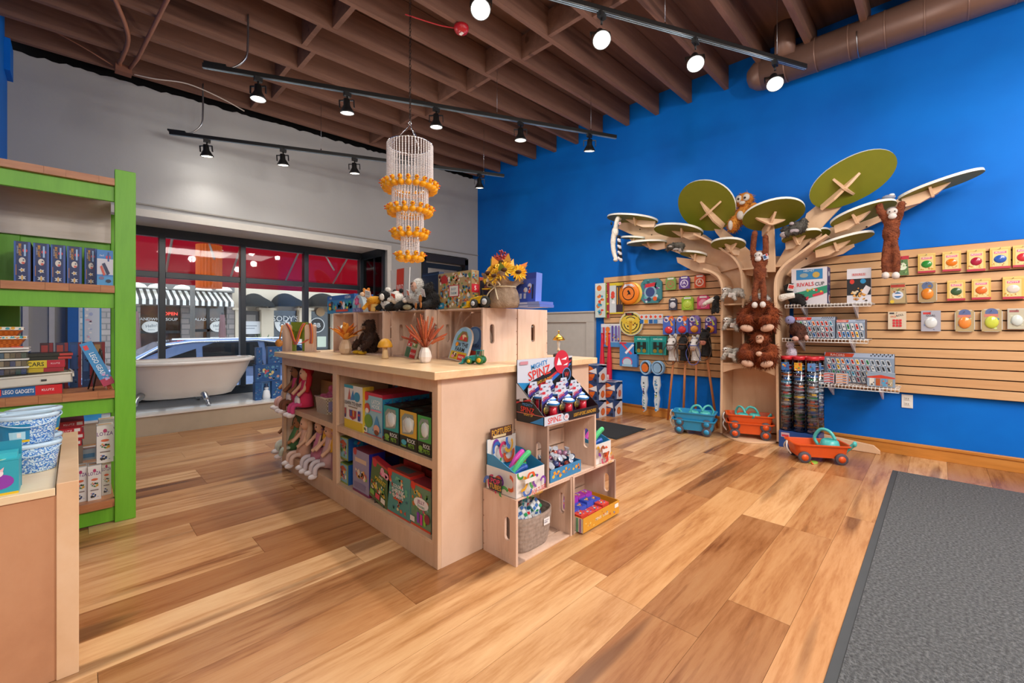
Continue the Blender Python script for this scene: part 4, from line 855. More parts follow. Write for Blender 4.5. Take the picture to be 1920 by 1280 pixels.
for c, (p0, p1, yt, col, rk) in enumerate(((719, 748, 762, '#2f9a94', '#cfc8b4'), (750, 782, 771, '#d8a83a', '#c8c4b8'), (783, 809, 780, '#4aa04a', '#5a9a3a'))):
    y, w, h = fx(p0, p1, yt, 1.175, ZU)
    for i in range(4):
        F = [('r', 0, 0, 1, 1, col), ('r', 0, 0, 1, .34, '#26241f'), ('p', [(.14, .38), (.1, .8), (.3, .93), (.8, .93), (.88, .7), (.8, .45), (.5, .40)], '#8d9488'), ('p', [(.2, .42), (.18, .72), (.42, .86), (.6, .6), (.62, .46)], rk), ('p', [(.55, .86), (.8, .5), (.86, .8)], '#e8ece4'), ('t', 'ROCK', .70, .245, .10, '#f0f0e8', 0, .5), ('t', 'PETS', .70, .12, .10, '#8ac03a', 0, .5), ('d', .27, .17, .16, '#7aa83a' if c != 1 else '#4aa8b8', .07), ('p', [(.1, .1), (.44, .1), (.4, .06), (.14, .06)], '#6a983a')] if i == 0 else ()
        b = carton('rock_toy_box', f'painted rock toy box with {("teal", "yellow", "green")[c]} window front, {("foremost", "second", "third", "rearmost")[i]} of its row', 'box', (1.175+.105*i, y, ZU), (w-.004, .10, h), WALL, F=F,
                   R=[('r', 0, 0, 1, 1, '#1f1e1a'), ('r', .1, .35, .9, .9, col)], T=[('r', 0, 0, 1, 1, '#1c1d1a'), ('b', 200+4*c+i, 14, .05, .05, .95, .95, ['#3a3f38', '#6a7268', '#2a7a74', '#14140f'], .22)], body='#1f1f1b', group='painted rock toy boxes')
        if i == 0: MB().ball((-.0*w, .004, h*.64), (w*.3, .012, h*.22), K('#dfe6e2', .08, coat=1.), 12).build('window_bubble', b)
for i, (p0, p1, yt, col) in enumerate(((645, 662, 693, '#8a8a4a'), (663, 690, 697, '#3a4f9a'), (692, 720, 703, '#27356a'), (722, 760, 712, '#3a3f2c'))):
    y, w, h = fx(p0, p1, yt, 1.52, ZU); carton('kit_box', f'stored craft box at the back of the upper shelf, {("leftmost, olive", "second, blue", "third, navy", "fourth, dark olive")[i]}', 'box', (1.52, y, ZU), (w, .12, min(.30, h)), WALL, F=[('r', 0, 0, 1, 1, col), ('b', 220+i, 14, .05, .3, .95, .95, ['#c88a6a', '#5a9ac8', '#b0a04a', '#7a4a8a'], .25)], body=col)
for k in range(2):
    shelfbox('kit_box', f'boxed craft kit with a cartoon scene by the divider, {("lower", "upper")[k]}', 635, 653, (868, 819)[k], 1.185, (ZL, ZL+.150)[k], .24, F=[('r', 0, 0, 1, 1, '#8a9a3a'), ('r', .08, .08, .92, .95, '#7ab0c0'), ('b', 230+k, 20, .1, .1, .9, .75, ['#c8603a', '#d8b04a', '#5a8a4a', '#a86a9a', '#e0d8c8'], .22), ('p', [(.15, .75), (.5, .9), (.85, .75), (.85, .68), (.15, .68)], '#b8563a')], R=[('r', 0, 0, 1, 1, '#1f58a0'), ('b', 240+k, 24, .05, .05, .95, .95, ['#3a7ac8', '#2a8ab0', '#c8b83a', '#c85a4a'], .14)], body='#5a7a3a')
shelfbox('kit_box', 'lilac craft box with costumed pigs and a deep blue spine', 662, 692, 846, 1.18, ZL, .10, F=[('r', 0, 0, 1, 1, '#9a8fa8'), ('d', .14, .95, .11, '#b8383a'), ('r', .15, .72, .85, .82, '#d8b89a'), ('b', 250, 22, .08, .3, .95, .62, ['#d89a4a', '#8ab04a', '#c86a5a', '#e8d0b0', '#6a8ab8'], .2), ('r', 0, 0, 1, .05, '#7a2a50'), ('r', .1, .1, .8, .24, '#857a98')], R=[('r', 0, 0, 1, 1, '#2f2f9a'), ('r', 0, 0, 1, .16, '#8a1f4a'), ('t', 'FUNNY FRIENDS', .5, .55, .35, '#c8d0f0', PI/2, .5)], T=[('r', 0, 0, 1, 1, '#8a3a4a')], body='#6a4a8a')
shelfbox('kit_box', 'purple craft box with a blue spine at the back of the lower shelf', 694, 722, 838, 1.33, ZL, .10, F=[('r', 0, 0, 1, 1, '#4a4a9a')], R=[('r', 0, 0, 1, 1, '#3a3fa0'), ('r', 0, .8, 1, 1, '#6a2a5a')], T=[('r', 0, 0, 1, 1, '#5a2f5a')], body='#4a3f8a')
mk = shelfbox('kit_box', 'green mini market craft book box leaning back to the left', 692, 726, 866, 1.175, ZL+.012, .035, rot=(0, math.radians(10), WALL), F=[('r', 0, 0, 1, 1, '#4f6a3c'), ('r', 0, .95, 1, 1, '#b83a3a'), ('d', .16, .92, .12, '#c8303a'), ('b', 261, 9, .3, .7, .98, .9, ['#d85a8a', '#c83a4a', '#e8a0b0'], .2), ('t', 'MINI', .55, .66, .06, '#e8e0c8'), ('t', 'MARKET', .55, .57, .10, '#e8c83a'), ('b', 262, 34, .05, .22, .95, .5, ['#c85a3a', '#d8b84a', '#6a9a4a', '#e8d8c0', '#8a5a3a', '#3a8a8a'], .13), ('r', .04, .08, .96, .1, '#8a5a3a'), ('r', .08, .1, .3, .22, '#7ab04a'), ('r', .38, .1, .6, .22, '#d84a5a'), ('r', .68, .1, .9, .22, '#e8e0d0')], R=[('r', 0, 0, 1, 1, '#c83a4a'), ('r', .2, 0, 1, .93, '#d0d0c4')], T=[('r', 0, 0, 1, 1, '#b82c3a')], body='#4a5a3a')
ks = thing('display_stand', 'small dark wire stand under the leaning market box', 'stand', (1.172, mk.location.y, ZL)); MB().tube([(0, -.07, .02), (0, -.07, .003), (.03, -.07, .003)], .0025, DARK, 5).tube([(0, .03, .02), (0, .03, .003), (.03, .03, .003)], .0025, DARK, 5).tube([(.012, -.07, .003), (.012, .03, .003)], .0025, DARK, 5).build('wire_frame', ks)
shelfbox('kit_box', 'teal shrink charms craft box with white lettering', 727, 769, 885, 1.175, ZL, .085, F=[('r', 0, 0, 1, 1, '#4f8f86'), ('r', 0, .95, 1, 1, '#c8402c'), ('r', 0, 0, 1, .035, '#c8402c'), ('d', .12, .92, .1, '#d8392c'), ('b', 270, 46, .03, .05, .97, .92, ['#d8703a', '#c8453a', '#e0c89a', '#d89aa8', '#6ab08a', '#3a6a70'], .13), ('t', 'COLOR &', .5, .67, .075, '#f4f0e8', 0, .5), ('t', 'SHRINK', .5, .56, .11, '#f4f0e8', 0, .6), ('t', 'CHARMS', .5, .45, .085, '#f4f0e8', 0, .55), ('r', .3, .36, .7, .4, '#c8502c')], R=[('r', 0, 0, 1, 1, '#2f7a78'), ('r', 0, .93, 1, 1, '#b82f28')], T=[('r', 0, 0, 1, 1, '#9a3a34'), ('r', .2, .2, .8, .8, '#4a5a5a')], body='#b8382c')
shelfbox('kit_box', 'green jelly stickers craft box by the island corner', 770, 808, 909, 1.18, ZL, .085, F=[('r', 0, 0, 1, 1, '#6a8a6a'), ('r', 0, .95, 1, 1, '#c8402c'), ('r', 0, 0, 1, .05, '#d84a2c'), ('d', .14, .92, .12, '#d8392c'), ('b', 280, 30, .03, .3, .97, .9, ['#c8703a', '#c85a6a', '#d8b04a', '#7ab0a0', '#5a9a4a'], .14), ('d', .55, .58, .36, '#f0e8e4', .13), ('t', 'JELLY', .55, .60, .11, '#8a2a6a', 0, .62), ('t', 'STICKERS', .55, .51, .05, '#3a8a6a', 0, .5), ('r', .36, .12, .47, .36, '#8a3ab0'), ('r', .52, .1, .63, .34, '#d82f8a'), ('r', .68, .12, .79, .36, '#8ac03a'), ('d', .86, .3, .13, '#8a2a3a'), ('r', .03, .1, .26, .22, '#e8ddd4')], T=[('r', 0, 0, 1, 1, '#8a3038')], R=[('r', 0, 0, 1, 1, '#3a6a5a')], body='#b8402c')
for i, (p0, p1, yt) in enumerate(((757, 790, 866), (790, 812, 880))): shelfbox('kit_box', ('red and teal craft box behind the charms box', 'red and teal craft box behind the jelly stickers box')[i], p0, p1, yt, 1.30+.03*i, ZL, .085, F=[('r', 0, 0, 1, 1, '#3f7a70'), ('r', 0, .84, 1, 1, '#b83a2c'), ('d', .15, .86, .12, '#c83a34'), ('b', 290+i, 12, .1, .4, .95, .8, ['#c8603a', '#d8a04a', '#8ab0a0'], .14)], T=[('r', 0, 0, 1, 1, '#5a2c2a')], body='#8a3028')

# ---- rag dolls in the far bay
SKIN = {'l': '#e0b090', 'd': '#8a5a3c', 'm': '#b98258'}
def doll(label, loc, skin, hair, dress, legs, rz=WALL, lean=0, seated=True, apron=None, name='rag_doll'):
    t = thing(name, label, 'doll', loc, (0, lean, rz), 'rag dolls on the island shelves'); sk = K(SKIN[skin], .8)
    m = MB().ball((0, .0, .265), (.046, .042, .052), sk, 14).tube([(0, .005, .14), (0, 0, .24)], [.03, .018], sk, 10)
    for s in (-1, 1): m.tube([(s*.032, 0, .205), (s*.062, -.03, .15), (s*.055, -.075, .11)], [.016, .014, .015], sk, 8)
    remesh(m, 'body', t, sk, .006, 3)
    d = MB().lathe([(.070, .02), (.058, .09), (.036, .16), (.030, .215)], K(dress, .85), 16, None, True, 1, .85); d.build('dress', t)
    for s in (-1, 1):
        MB().tube(bez([(s*.028, -.02, .035), (s*.03, -.075, .04), (s*.032, -.10, .02), (s*.034, -.102, -.02)]), .016, K(legs, .85), 8).build('leg', t)
        MB().ball((s*.034, -.116, -.032), (.02, .032, .018), K('#e8dede', .7), 10).build('shoe', t)
    h = MB().ball((0, .014, .285), (.054, .046, .048), K(hair, .95), 12)
    for s in (-1, 1): h.tube(bez([(s*.045, .01, .29), (s*.07, .005, .24), (s*.068, -.005, .17), (s*.06, -.01, .13)]), [.018]*6+[.021]*6+[.016]*6+[.006], K(hair, .95), 8)
    h.build('hair', t)
    f = MB()
    for s in (-1, 1): f.ball((s*.017, -.040, .268), (.005, .003, .006), '#2a1a14', 6)
    f.ball((0, -.043, .248), (.008, .002, .003), '#b8404a', 6); f.build('face', t)
    if apron: MB().ball((.0, -.058, .06), (.045, .016, .045), K(apron, .8), 10).build('apron', t)
    return t
y_ = lambda p, x=1.22: onx(p, HZ, x).y
doll('rag doll with long black hair and a grey floral dress, upper shelf', (1.24, y_(541), ZU+.002), 'm', '#1c1616', '#8a8486', '#d8a8a0', lean=.0, apron='#d8c0c0')
doll('rag doll with brown hair and a pink dress, upper shelf', (1.22, y_(556), ZU+.002), 'd', '#3a2018', '#c8406a', '#7a4a34', apron='#e4d4d0')
doll('rag doll in a red hood with blue band and pink dress', (1.215, y_(574), ZU+.002), 'l', '#b81c28', '#d0305a', '#d04a80', apron='#e8e0dc')
doll('rag doll lying in green among the lower shelf toys', (1.24, y_(545), ZL+.002), 'm', '#5a6a4a', '#5a8a5a', '#c8d0c0', lean=.5)
doll('brown rag doll with a pink ring on the lower shelf', (1.26, y_(537), ZL+.002), 'd', '#7a4a34', '#6a8a60', '#d8d4c4', lean=-.2)
doll('bald pale baby doll seated on the lower shelf', (1.21, y_(573), ZL+.002), 'l', '#d8b090', '#d8a890', '#e0c0b0', lean=.15)
for i, (p0, p1, hair, lab) in enumerate(((586, 601, '#3a221a', 'dark-haired'), (604, 619, '#d8a02c', 'yellow-haired'))):
    y, w, h = fx(p0, p1, 808, 1.22, ZL)
    b = thing('doll_box', f'open pink window box holding the {lab} doll', 'box', (1.22, y, ZL), (0, math.radians(9), WALL)); q = K('#b88088', .6)
    MB().box((-.075, .0, 0), (-.070, .12, .27), q).box((.070, 0, 0), (.075, .12, .27), q).box((-.075, .115, 0), (.075, .12, .27), K('#c89aa0')).box((-.075, 0, 0), (.075, .12, .006), q).box((-.075, .0, .265), (.075, .12, .27), q).build('box_shell', b)
    doll(f'{lab} doll with white boots in a pink box', (1.235, y, ZL+.01), 'l', hair, ('#c87a90', '#c8a0a0')[i], '#d8ccd0', lean=math.radians(9))
y = y_(598, 1.3); bx = thing('cardboard_box', 'open brown cardboard box of plush toys on the upper island shelf', 'box', (1.36, y, ZU), WALL)
q = K('#b98a58', .8); MB().box((-.12, 0, 0), (.12, .005, .2), q).box((-.12, 0, 0), (-.115, .2, .2), q).box((.115, 0, 0), (.12, .2, .2), q).box((-.12, .195, 0), (.12, .2, .2), q).box((-.12, 0, 0), (.12, .2, .005), q).build('box_shell', bx)
for i, (dx, c) in enumerate(((-.05, '#c8862a'), (.04, '#b8402c'))):
    o = remesh(MB().ball((0, 0, 0), .055, c, 10).ball((.03, 0, .04), .03, c, 8).ball((-.03, 0, .045), .025, c, 8), 'plush_toy', None, blotch('plush_'+c[1:], [(.3, c), (.7, '#e0a04a' if i == 0 else '#d85a4a')], 20, .95), .008); o.location = (1.46, y+dx, ZU+.17); tag(o, ('orange', 'red')[i]+' plush toy poking out of the cardboard box', 'plush toy')
wb = thing('wicker_basket', 'white woven basket of pink toys on the upper island shelf', 'basket', (1.235, y_(603, 1.235), ZU), WALL)
WK, nt, b_ = base_mat('white_wicker'); wv = N(nt, 'ShaderNodeTexChecker', Scale=90.); wv.inputs[1].default_value = lin('#d8c8b0'); wv.inputs[2].default_value = lin('#a8937a'); tcn = N(nt, 'ShaderNodeTexCoord'); nt.links.new(tcn.outputs['Object'], wv.inputs[0]); nt.links.new(wv.outputs[0], b_.inputs['Base Color'])
m = MB(); n4 = [(-.085, 0), (.085, 0), (.085, .14), (-.085, .14)]
for i in range(4):
    (xa_, ya_), (xb_, yb_) = n4[i], n4[(i+1) % 4]; e = 1.12
    f_ = lambda x, y_0: (x*e, (y_0-.07)*e+.07)
    m.add([(xa_, ya_, 0), (xb_, yb_, 0), (*f_(xb_, yb_), .115), (*f_(xa_, ya_), .115)], [(0, 1, 2, 3)], WK)
m.box((-.085, 0, 0), (.085, .14, .004), WK); o = m.build('basket_wall', wb); s_ = o.modifiers.new('t', 'SOLIDIFY'); s_.thickness = .006
MB().tube([(-.097, -.01, .115), (.097, -.01, .115), (.097, .15, .115), (-.097, .15, .115)], .006, K('#d8c8b0'), 6, True).build('rim', wb)
deco('side_print', wb, (.094, .01, .02), (0, .12, 0), (0, 0, .07), [('r', 0, 0, 1, 1, '#9a90b8'), ('b', 6, 8, .1, .1, .9, .9, ['#c8b8d8', '#6a5a90'], .3)])
for i in range(3):
    o = remesh(MB().ball((0, 0, 0), .04, '#c84a70', 10).ball((.03, .01, .03), .028, '#c84a70', 8).ball((-.03, 0, .02), .026, '#c84a70', 8), 'plush_toy', None, blotch('plush_pink', [(.3, '#b83a60'), (.6, '#d87a98'), (.8, '#c8a0b0')], 18, .95), .008); o.location = (1.295+.02*i, wb.location.y+(.05, -.04, 0)[i], ZU+(.09, .09, .15)[i]); tag(o, ('left', 'right', 'topmost')[i]+' pink plush toy in the white woven basket', 'plush toy', 'pink plush toys in the woven basket')
# ================================================================ PLUSH BUILDER
def FUR(a, b, sc=22): return blotch('fur_'+a[1:]+b[1:], [(.32, a), (.68, b)], sc, .95, .6, 90.)
def plush(label, loc, rot, cols, lumps, limbs=(), patches=(), eyes=(), fur=0, flen=.02, vox=.007, name='plush_animal', cat='plush animal', group=None, tag_=None, scale=1.):
    """lumps/limbs melt into one body; patches are (name, [lump or limb...], colour)"""
    t = thing(name, label, cat, loc, rot, group); m = MB(); F_ = FUR(*cols)
    for l in lumps: m.ball(l[0], l[1], F_, 12, None, l[2] if len(l) > 2 else None)
    for pts, r in limbs:
        pp = bez(pts, 4); rr = [r[0]+(r[1]-r[0])*i/(len(pp)-1) for i in range(len(pp))]
        m.tube(pp, rr, F_, 10).ball(pts[-1], r[1], F_, 8)
    b = remesh(m, 'body', t, F_, vox, 3)
    if fur: tufts(b, t, F_, fur, flen, seed=len(label))
    for nm, items, c in patches:
        q = MB(); c = c if not isinstance(c, str) else K(c, .9)
        for it in items:
            if isinstance(it[0], (list,)): pp = bez(it[0], 4); q.tube(pp, [it[1][0]+(it[1][1]-it[1][0])*i/(len(pp)-1) for i in range(len(pp))], c, 10); q.ball(it[0][-1], it[1][1], c, 8)
            else: q.ball(it[0], it[1], c, 10, None, it[2] if len(it) > 2 else None)
        q.build(nm, t)
    if eyes:
        q = MB()
        for e in eyes: q.ball(e[0], e[1], K('#141010', .1), 8)
        q.build('eyes', t)
    if tag_:
        p, w, h, c = tag_; m = MB().box((-w/2, 0, -h), (w/2, .002, 0), '#e8e6e4'); o = m.build('swing_tag', t, p, (.3, .25, .1)); deco('print', o, (-w/2, -.0005, -h), (w, 0, 0), (0, 0, h), [('r', .1, .35, .9, .9, c), ('r', .15, .12, .8, .2, '#9a9aa0')])
    t.scale = (scale,)*3; return t

# ================================================================ ON THE ISLAND TOP
ZI, ZC = IZ+.001, IZ+.306
def ip(px, x): return onx(px, HZ, x).y
CAMR = -PI/4
# toy stage with ribbons
st = thing('toy_stage', 'small wooden toy stage draped with orange ribbons at the far end of the island', 'toy', (1.24, 3.58, ZI), CAMR)
OLV = K('#6f7f1e', .5)
for s in (-1, 1): MB().prism([(s*.05, 0), (s*.125, 0), (s*.125, .20), (s*.115, .215), (s*.06, .215), (s*.05, .2)], -.02, .02, PINE, RX).build('side_panel', st)
MB().box((-.05, -.015, .0), (-.03, .015, .17), OLV).box((.03, -.015, 0), (.05, .015, .17), OLV).box((-.06, -.015, .16), (.06, .015, .235), OLV).box((-.03, .0, .10), (.03, .012, .17), OLV).build('green_frame', st)
for a, b, c_ in (((-.09, .225), (-.02, .08), (.08, .10)), ((.05, .225), (.0, .09), (-.03, .07)), ((.095, .225), (.11, .14), (.10, .08))):
    for off, col in ((0, '#e0751c'), (.006, '#8a4a7a')):
        m = MB(); pp = bez([(a[0], -.024, a[1]), ((a[0]+b[0])/2, -.03, (a[1]+b[1])/2+.02), (b[0], -.034, b[1]), ((b[0]+c_[0])/2, -.032, min(b[1], c_[1])-.01), (c_[0], -.026, c_[1])], 5); w = .012 if off == 0 else .003
        v = []; 
        for p in pp: v += [(p.x-w, p.y-off*.3, p.z), (p.x+w, p.y-off*.3, p.z)]
        m.add(v, [(2*i, 2*i+1, 2*i+3, 2*i+2) for i in range(len(pp)-1)], K(col, .7), True); o = m.build('ribbon', st); o.modifiers.new('t', 'SOLIDIFY').thickness = .0015
MB().lathe([(1e-5, -.006), (.028, -.006), (.030, 0), (.028, .006), (1e-5, .006)], OAKTRIM, 18, Matrix.Translation((-.15, -.02, .07)) @ Matrix.Rotation(PI/2, 4, 'X')).tube([(-.145, -.02, .1), (-.125, -.02, .21)], .006, OAKTRIM, 6).build('paddle', st)
box('base_board', (-.13, -.035, 0), (.15, .035, .006), PINE, st)
# framed picture
fp = carton('picture_frame', 'silver framed picture standing between the toy stage and the crates', 'frame', (1.62, 3.62, ZI), (.14, .02, .19), (-.12, 0, CAMR), F=[('r', 0, 0, 1, 1, '#c4c4d2'), ('r', .12, .1, .88, .92, '#9a98b0'), ('r', .2, .16, .8, .86, '#c6bccc'), ('p', [(.4, .2), (.62, .2), (.55, .6), (.48, .6)], '#6a6a90'), ('d', .52, .66, .09, '#d8603a')], body='#b8b8c4')
# vases with dried stems
def vase(label, loc, h, r, col, stems, scol, seed, spread, slen, nib):
    t = thing('dried_flower_vase', label, 'vase', loc, 0)
    MB().lathe([(r*.62, 0), (r*.8, h*.08), (r, h*.38), (r*.86, h*.7), (r*.55, h*.96), (r*.6, h), (r*.5, h), (r*.45, h*.9)], K(col, .3), 9, None, False).build('vase', t)
    R = random.Random(seed)
    for k in range(stems):
        a = R.uniform(0, 2*PI); e = R.uniform(.1, 1)*spread; L = slen*R.uniform(.75, 1.1)
        d = Vector((math.cos(a)*math.sin(e), math.sin(a)*math.sin(e), math.cos(e))); b0 = Vector((0, 0, h*.9)); m = MB(); mc = K(scol[k % len(scol)], .8)
        if nib:   # leaf
            side = d.cross(Vector((0, 0, 1))); side = (side if side.length > .05 else Vector((1, 0, 0))).normalized(); up = side.cross(d); P_ = []
            for i in range(7):
                u = i/6; w = .020*math.sin(PI*min(1, u*.9+.08))**.8; c0 = b0+d*L*u+Vector((0, 0, -.035*u*u)); P_ += [c0-side*w+up*w*.5, c0, c0+side*w+up*w*.5]
            m.add(P_, [(3*i+j, 3*i+j+1, 3*i+j+4, 3*i+j+3) for i in range(6) for j in (0, 1)], mc, True); o = m.build('dried_leaf', t); o.modifiers.new('t', 'SOLIDIFY').thickness = .0012
        else:
            m.tube([b0, b0+d*L*.45], .002, mc, 5); nb = 9
            for i in range(nb):
                u = .4+.6*i/nb; c0 = b0+d*L*u+Vector((0, 0, -.05*u*u*e)); m.ball(c0, (.0075*(1-.55*i/nb),)*2+(.013,), mc, 6, None, (0, e, a))
            m.build('grass_plume', t)
vase('ribbed beige vase of curled orange leaves before the leftmost crate', (1.38, ip(648, 1.38), ZI), .105, .046, '#d8b896', 34, ['#d8801c', '#c86a14', '#e09a3a', '#b85a12'], 3, .95, .165, True)
vase('pale faceted vase of rust red grass plumes in the middle of the island', (1.36, ip(797, 1.36), ZI), .085, .036, '#e0d4cc', 30, ['#98401f', '#a84a26', '#84361a', '#b05a30'], 8, .95, .19, False)
# brown plush in the crate
plush('shaggy dark brown plush with yellow feet seated in a pine crate', (1.52, ip(695, 1.52), ZI), WALL, ('#2c1a12', '#4a2e1e'), [((0, 0, .085), (.075, .062, .09)), ((0, -.01, .20), (.05, .045, .05)), ((-.03, 0, .235), .018), ((.03, 0, .235), .018)],
      [([(-.06, -.01, .14), (-.085, -.05, .09), (-.07, -.09, .05)], (.03, .022)), ([(.06, -.01, .14), (.085, -.05, .09), (.07, -.09, .05)], (.03, .022))], [('feet', [((-.04, -.085, .014), (.026, .034, .014)), ((.04, -.085, .014), (.026, .034, .014))], '#d8a81c'), ('muzzle', [((0, -.05, .19), (.02, .014, .016))], '#6a4a34')], [((-.018, -.055, .215), .005), ((.018, -.055, .215), .005)], fur=500, flen=.022)
# mushroom figures
def mushroom(label, loc, h, r):
    t = thing('mushroom_figure', label, 'ornament', loc, 0)
    MB().lathe([(r*.42, 0), (r*.46, h*.05), (r*.30, h*.45), (r*.30, h*.6)], K('#d8b888', .6), 14).build('stem', t)
    MB().lathe([(r*.3, h*.58), (r*.98, h*.56), (r, h*.62), (r*.8, h*.82), (r*.4, h*.97), (1e-5, h)], K('#cf9420', .5), 18).build('cap', t)
mushroom('wooden mushroom ornament with an ochre cap on the island between crates', (1.36, ip(722, 1.36), ZI), .125, .047)
# little farm book cards
fb = carton('board_book', 'small red and green farm board book leaning behind the grass vase', 'book', (1.47, ip(767, 1.47), ZI), (.12, .016, .15), (-.22, .12, WALL), F=[('r', 0, 0, 1, 1, '#b8a890'), ('r', .04, .5, .46, .96, '#c8403a'), ('r', .54, .5, .96, .96, '#6a8a4a'), ('r', .04, .04, .46, .46, '#4a6a4a'), ('r', .5, .04, .98, .4, '#c0282c'), ('t', 'BOOK', .74, .22, .10, '#f0dcd8'), ('b', 301, 18, .05, .45, .95, .95, ['#e0c8a0', '#8a3a2a', '#d8d8c8'], .14)], body='#c8b8a0')
# arched books
def arched(label, loc, rot, art):
    t = thing('arched_book', label, 'book', loc, rot, 'arched farm books')
    w, h, r = .16, .20, .08; out = [(-w/2, 0), (w/2, 0)]+[(w/2*math.cos(a), h-r+r*math.sin(a)) for a in [PI*i/14 for i in range(15)]]
    MB().prism(out, 0, .012, K('#d6c0ae', .5), RX).build('pages', t); MB().prism([(x*.96, .004+z*.97) for x, z in out], .012, .0135, K(art[0], .4), RX).build('cover', t)
    deco('cover_print', t, (-w/2, -.014, 0), (w, 0, 0), (0, 0, h), art[1])
farm = [('p', [(.06, .03), (.94, .03), (.94, .26), (.06, .26)], '#c8a82a'), ('r', .5, .03, .9, .2, '#c83a2c'), ('t', 'BOOK', .7, .12, .06, '#f0e0d8', 0, .3), ('t', 'ON THE', .55, .47, .12, '#2a2622', 0, .7), ('t', 'FARM', .52, .33, .12, '#2a2622', 0, .6), ('d', .3, .47, .08, '#e0901c'), ('p', [(.2, .58), (.85, .58), (.8, .72), (.65, .86), (.4, .86), (.24, .72)], '#7a8a4a'), ('d', .55, .76, .16, '#8a5a3a', .09), ('d', .57, .70, .13, '#e0b890', .07), ('p', [(.3, .6), (.45, .76), (.58, .6)], '#c83a3a'), ('r', .6, .58, .8, .7, '#a8382c'), ('b', 310, 12, .1, .04, .5, .26, ['#6a4a2a', '#d88a9a', '#e0d8c0'], .12)]
ya = ip(862, 1.53)
arched('arched board book with a farm cover leaning in the right crate', (1.535, ya+.02, ZI+.002), (-.28, .10, WALL), ('#8fb4cc', farm))
arched('arched blue board book just behind the farm book', (1.60, ya-.01, ZI+.002), (-.20, .10, WALL), ('#4a6a9a', [('d', .5, .7, .3, '#7a9ac0'), ('r', .2, .1, .8, .3, '#a83a2c'), ('t', 'THE SEA', .6, .45, .1, '#20242c', 0, .6)]))
arched('arched pale pink board book at the back of the right crate', (1.66, ya-.02, ZI+.002), (-.14, .08, WALL), ('#c89a98', [('d', .5, .7, .3, '#d8b0b0')]))
# vehicles
def digger(label, loc, rz, body, cab, wheel, hub, sc):
    t = thing('toy_tractor', label, 'toy', loc, rz, None); B = K(body, .35)
    MB().box((-.05, -.022, .022), (.06, .022, .042), B).prism([(-.01, .042), (.045, .042), (.04, .055), (-.01, .062)], -.018, .018, B, RX).build('chassis', t, bev=.002)
    MB().box((-.048, -.022, .088), (-.004, .022, .093), B).build('cab_roof', t); box('cab_floor', (-.045, -.02, .042), (-.005, .02, .046), B, t)
    for x in (-.045, -.008):
        for y in (-.019, .019): MB().tube([(x, y, .044), (x, y, .09)], .0025, K(cab, .4), 5).build('cab_post', t)
    for x, r in ((-.032, .028), (.04, .021)):
        for s in (-1, 1):
            w = MB().lathe([(r*.6, 0), (r, .002), (r, .014), (r*.6, .016)], K(wheel, .7), 16, Matrix.Translation((x, s*.022+(-.016 if s < 0 else 0), r)) @ Matrix.Rotation(-PI/2, 4, 'X')).build('wheel', t)
            MB().lathe([(1e-5, 0), (r*.55, 0), (r*.55, .018), (1e-5, .018)], K(hub, .4), 12, Matrix.Translation((x, s*.023+(-.018 if s < 0 else 0), r)) @ Matrix.Rotation(-PI/2, 4, 'X')).build('hub', w)
    MB().tube([(.02, -.017, .055), (.07, -.017, .045), (.085, -.017, .02)], .004, B, 6).tube([(.02, .017, .055), (.07, .017, .045), (.085, .017, .02)], .004, B, 6).build('loader_arm', t)
    MB().prism([(.082, .004), (.115, .0), (.112, .006), (.092, .012), (.09, .035), (.083, .035)], -.032, .032, B, RX).build('bucket', t)
    t.scale = (sc,)*3; return t
digger('green and teal toy tractor with yellow wheels by the right crate', (1.50, ip(893, 1.50), ZI), PI/2+.5, '#1f8a86', '#3a7a3a', '#2f6a34', '#d8a81c', .80)
digger('yellow toy loader tractor with white hubs on top of the right crate', (1.625, ip(908, 1.625), ZC), PI/2+.15, '#e6b61c', '#2a2a22', '#2c2c2a', '#c8ccd0', 1.15)
# ---- along the crate tops
def top(name, lab, p0, p1, yt, x, d, rot=WALL, **k): 
    y, w, h = fx(p0, p1, yt, x, ZC); return carton(name, lab, k.pop('cat', 'box'), (x, y, ZC), (w, d, h), rot, **k)
OC = ['#1a6aa8', '#2a9ab0', '#e8e8e8', '#e07a3a', '#1a2a3a', '#3ab08a', '#d8c83a']
top('puzzle_box', 'blue ocean puzzle box on the leftmost crate top', 614, 664, 553, 1.47, .035, F=[('r', 0, 0, 1, 1, '#2a86b8'), ('r', 0, .74, 1, 1, '#1c5fa8'), ('t', 'OCEAN', .78, .86, .15, '#f0f4f8', 0, .4), ('t', '1008', .14, .87, .12, '#e8eef4', 0, .2), ('b', 320, 36, 0, .08, 1, .72, OC, .13), ('r', .35, .08, .8, .2, '#d8401c')], body='#1c5fa8')
top('puzzle_box', 'second blue ocean puzzle box behind the clear dome', 664, 692, 553, 1.62, .035, F=[('r', 0, 0, 1, 1, '#2a76b0'), ('r', 0, .74, 1, 1, '#1c5fa8'), ('b', 321, 20, 0, .08, 1, .72, OC, .2)], body='#1c5fa8')
dm_ = thing('dome_toy', 'clear domed toy pack with a pink flower and lilac base', 'toy', (1.45, ip(671, 1.45), ZC), WALL)
pr = [(-.085, 0), (.085, 0)]+[(.085*math.cos(a), .035+.09*math.sin(a)) for a in [PI*i/14 for i in range(15)]]
MB().prism(pr, -.04, .0, K('#c3d6de', .12, coat=.6), RX).build('dome', dm_)
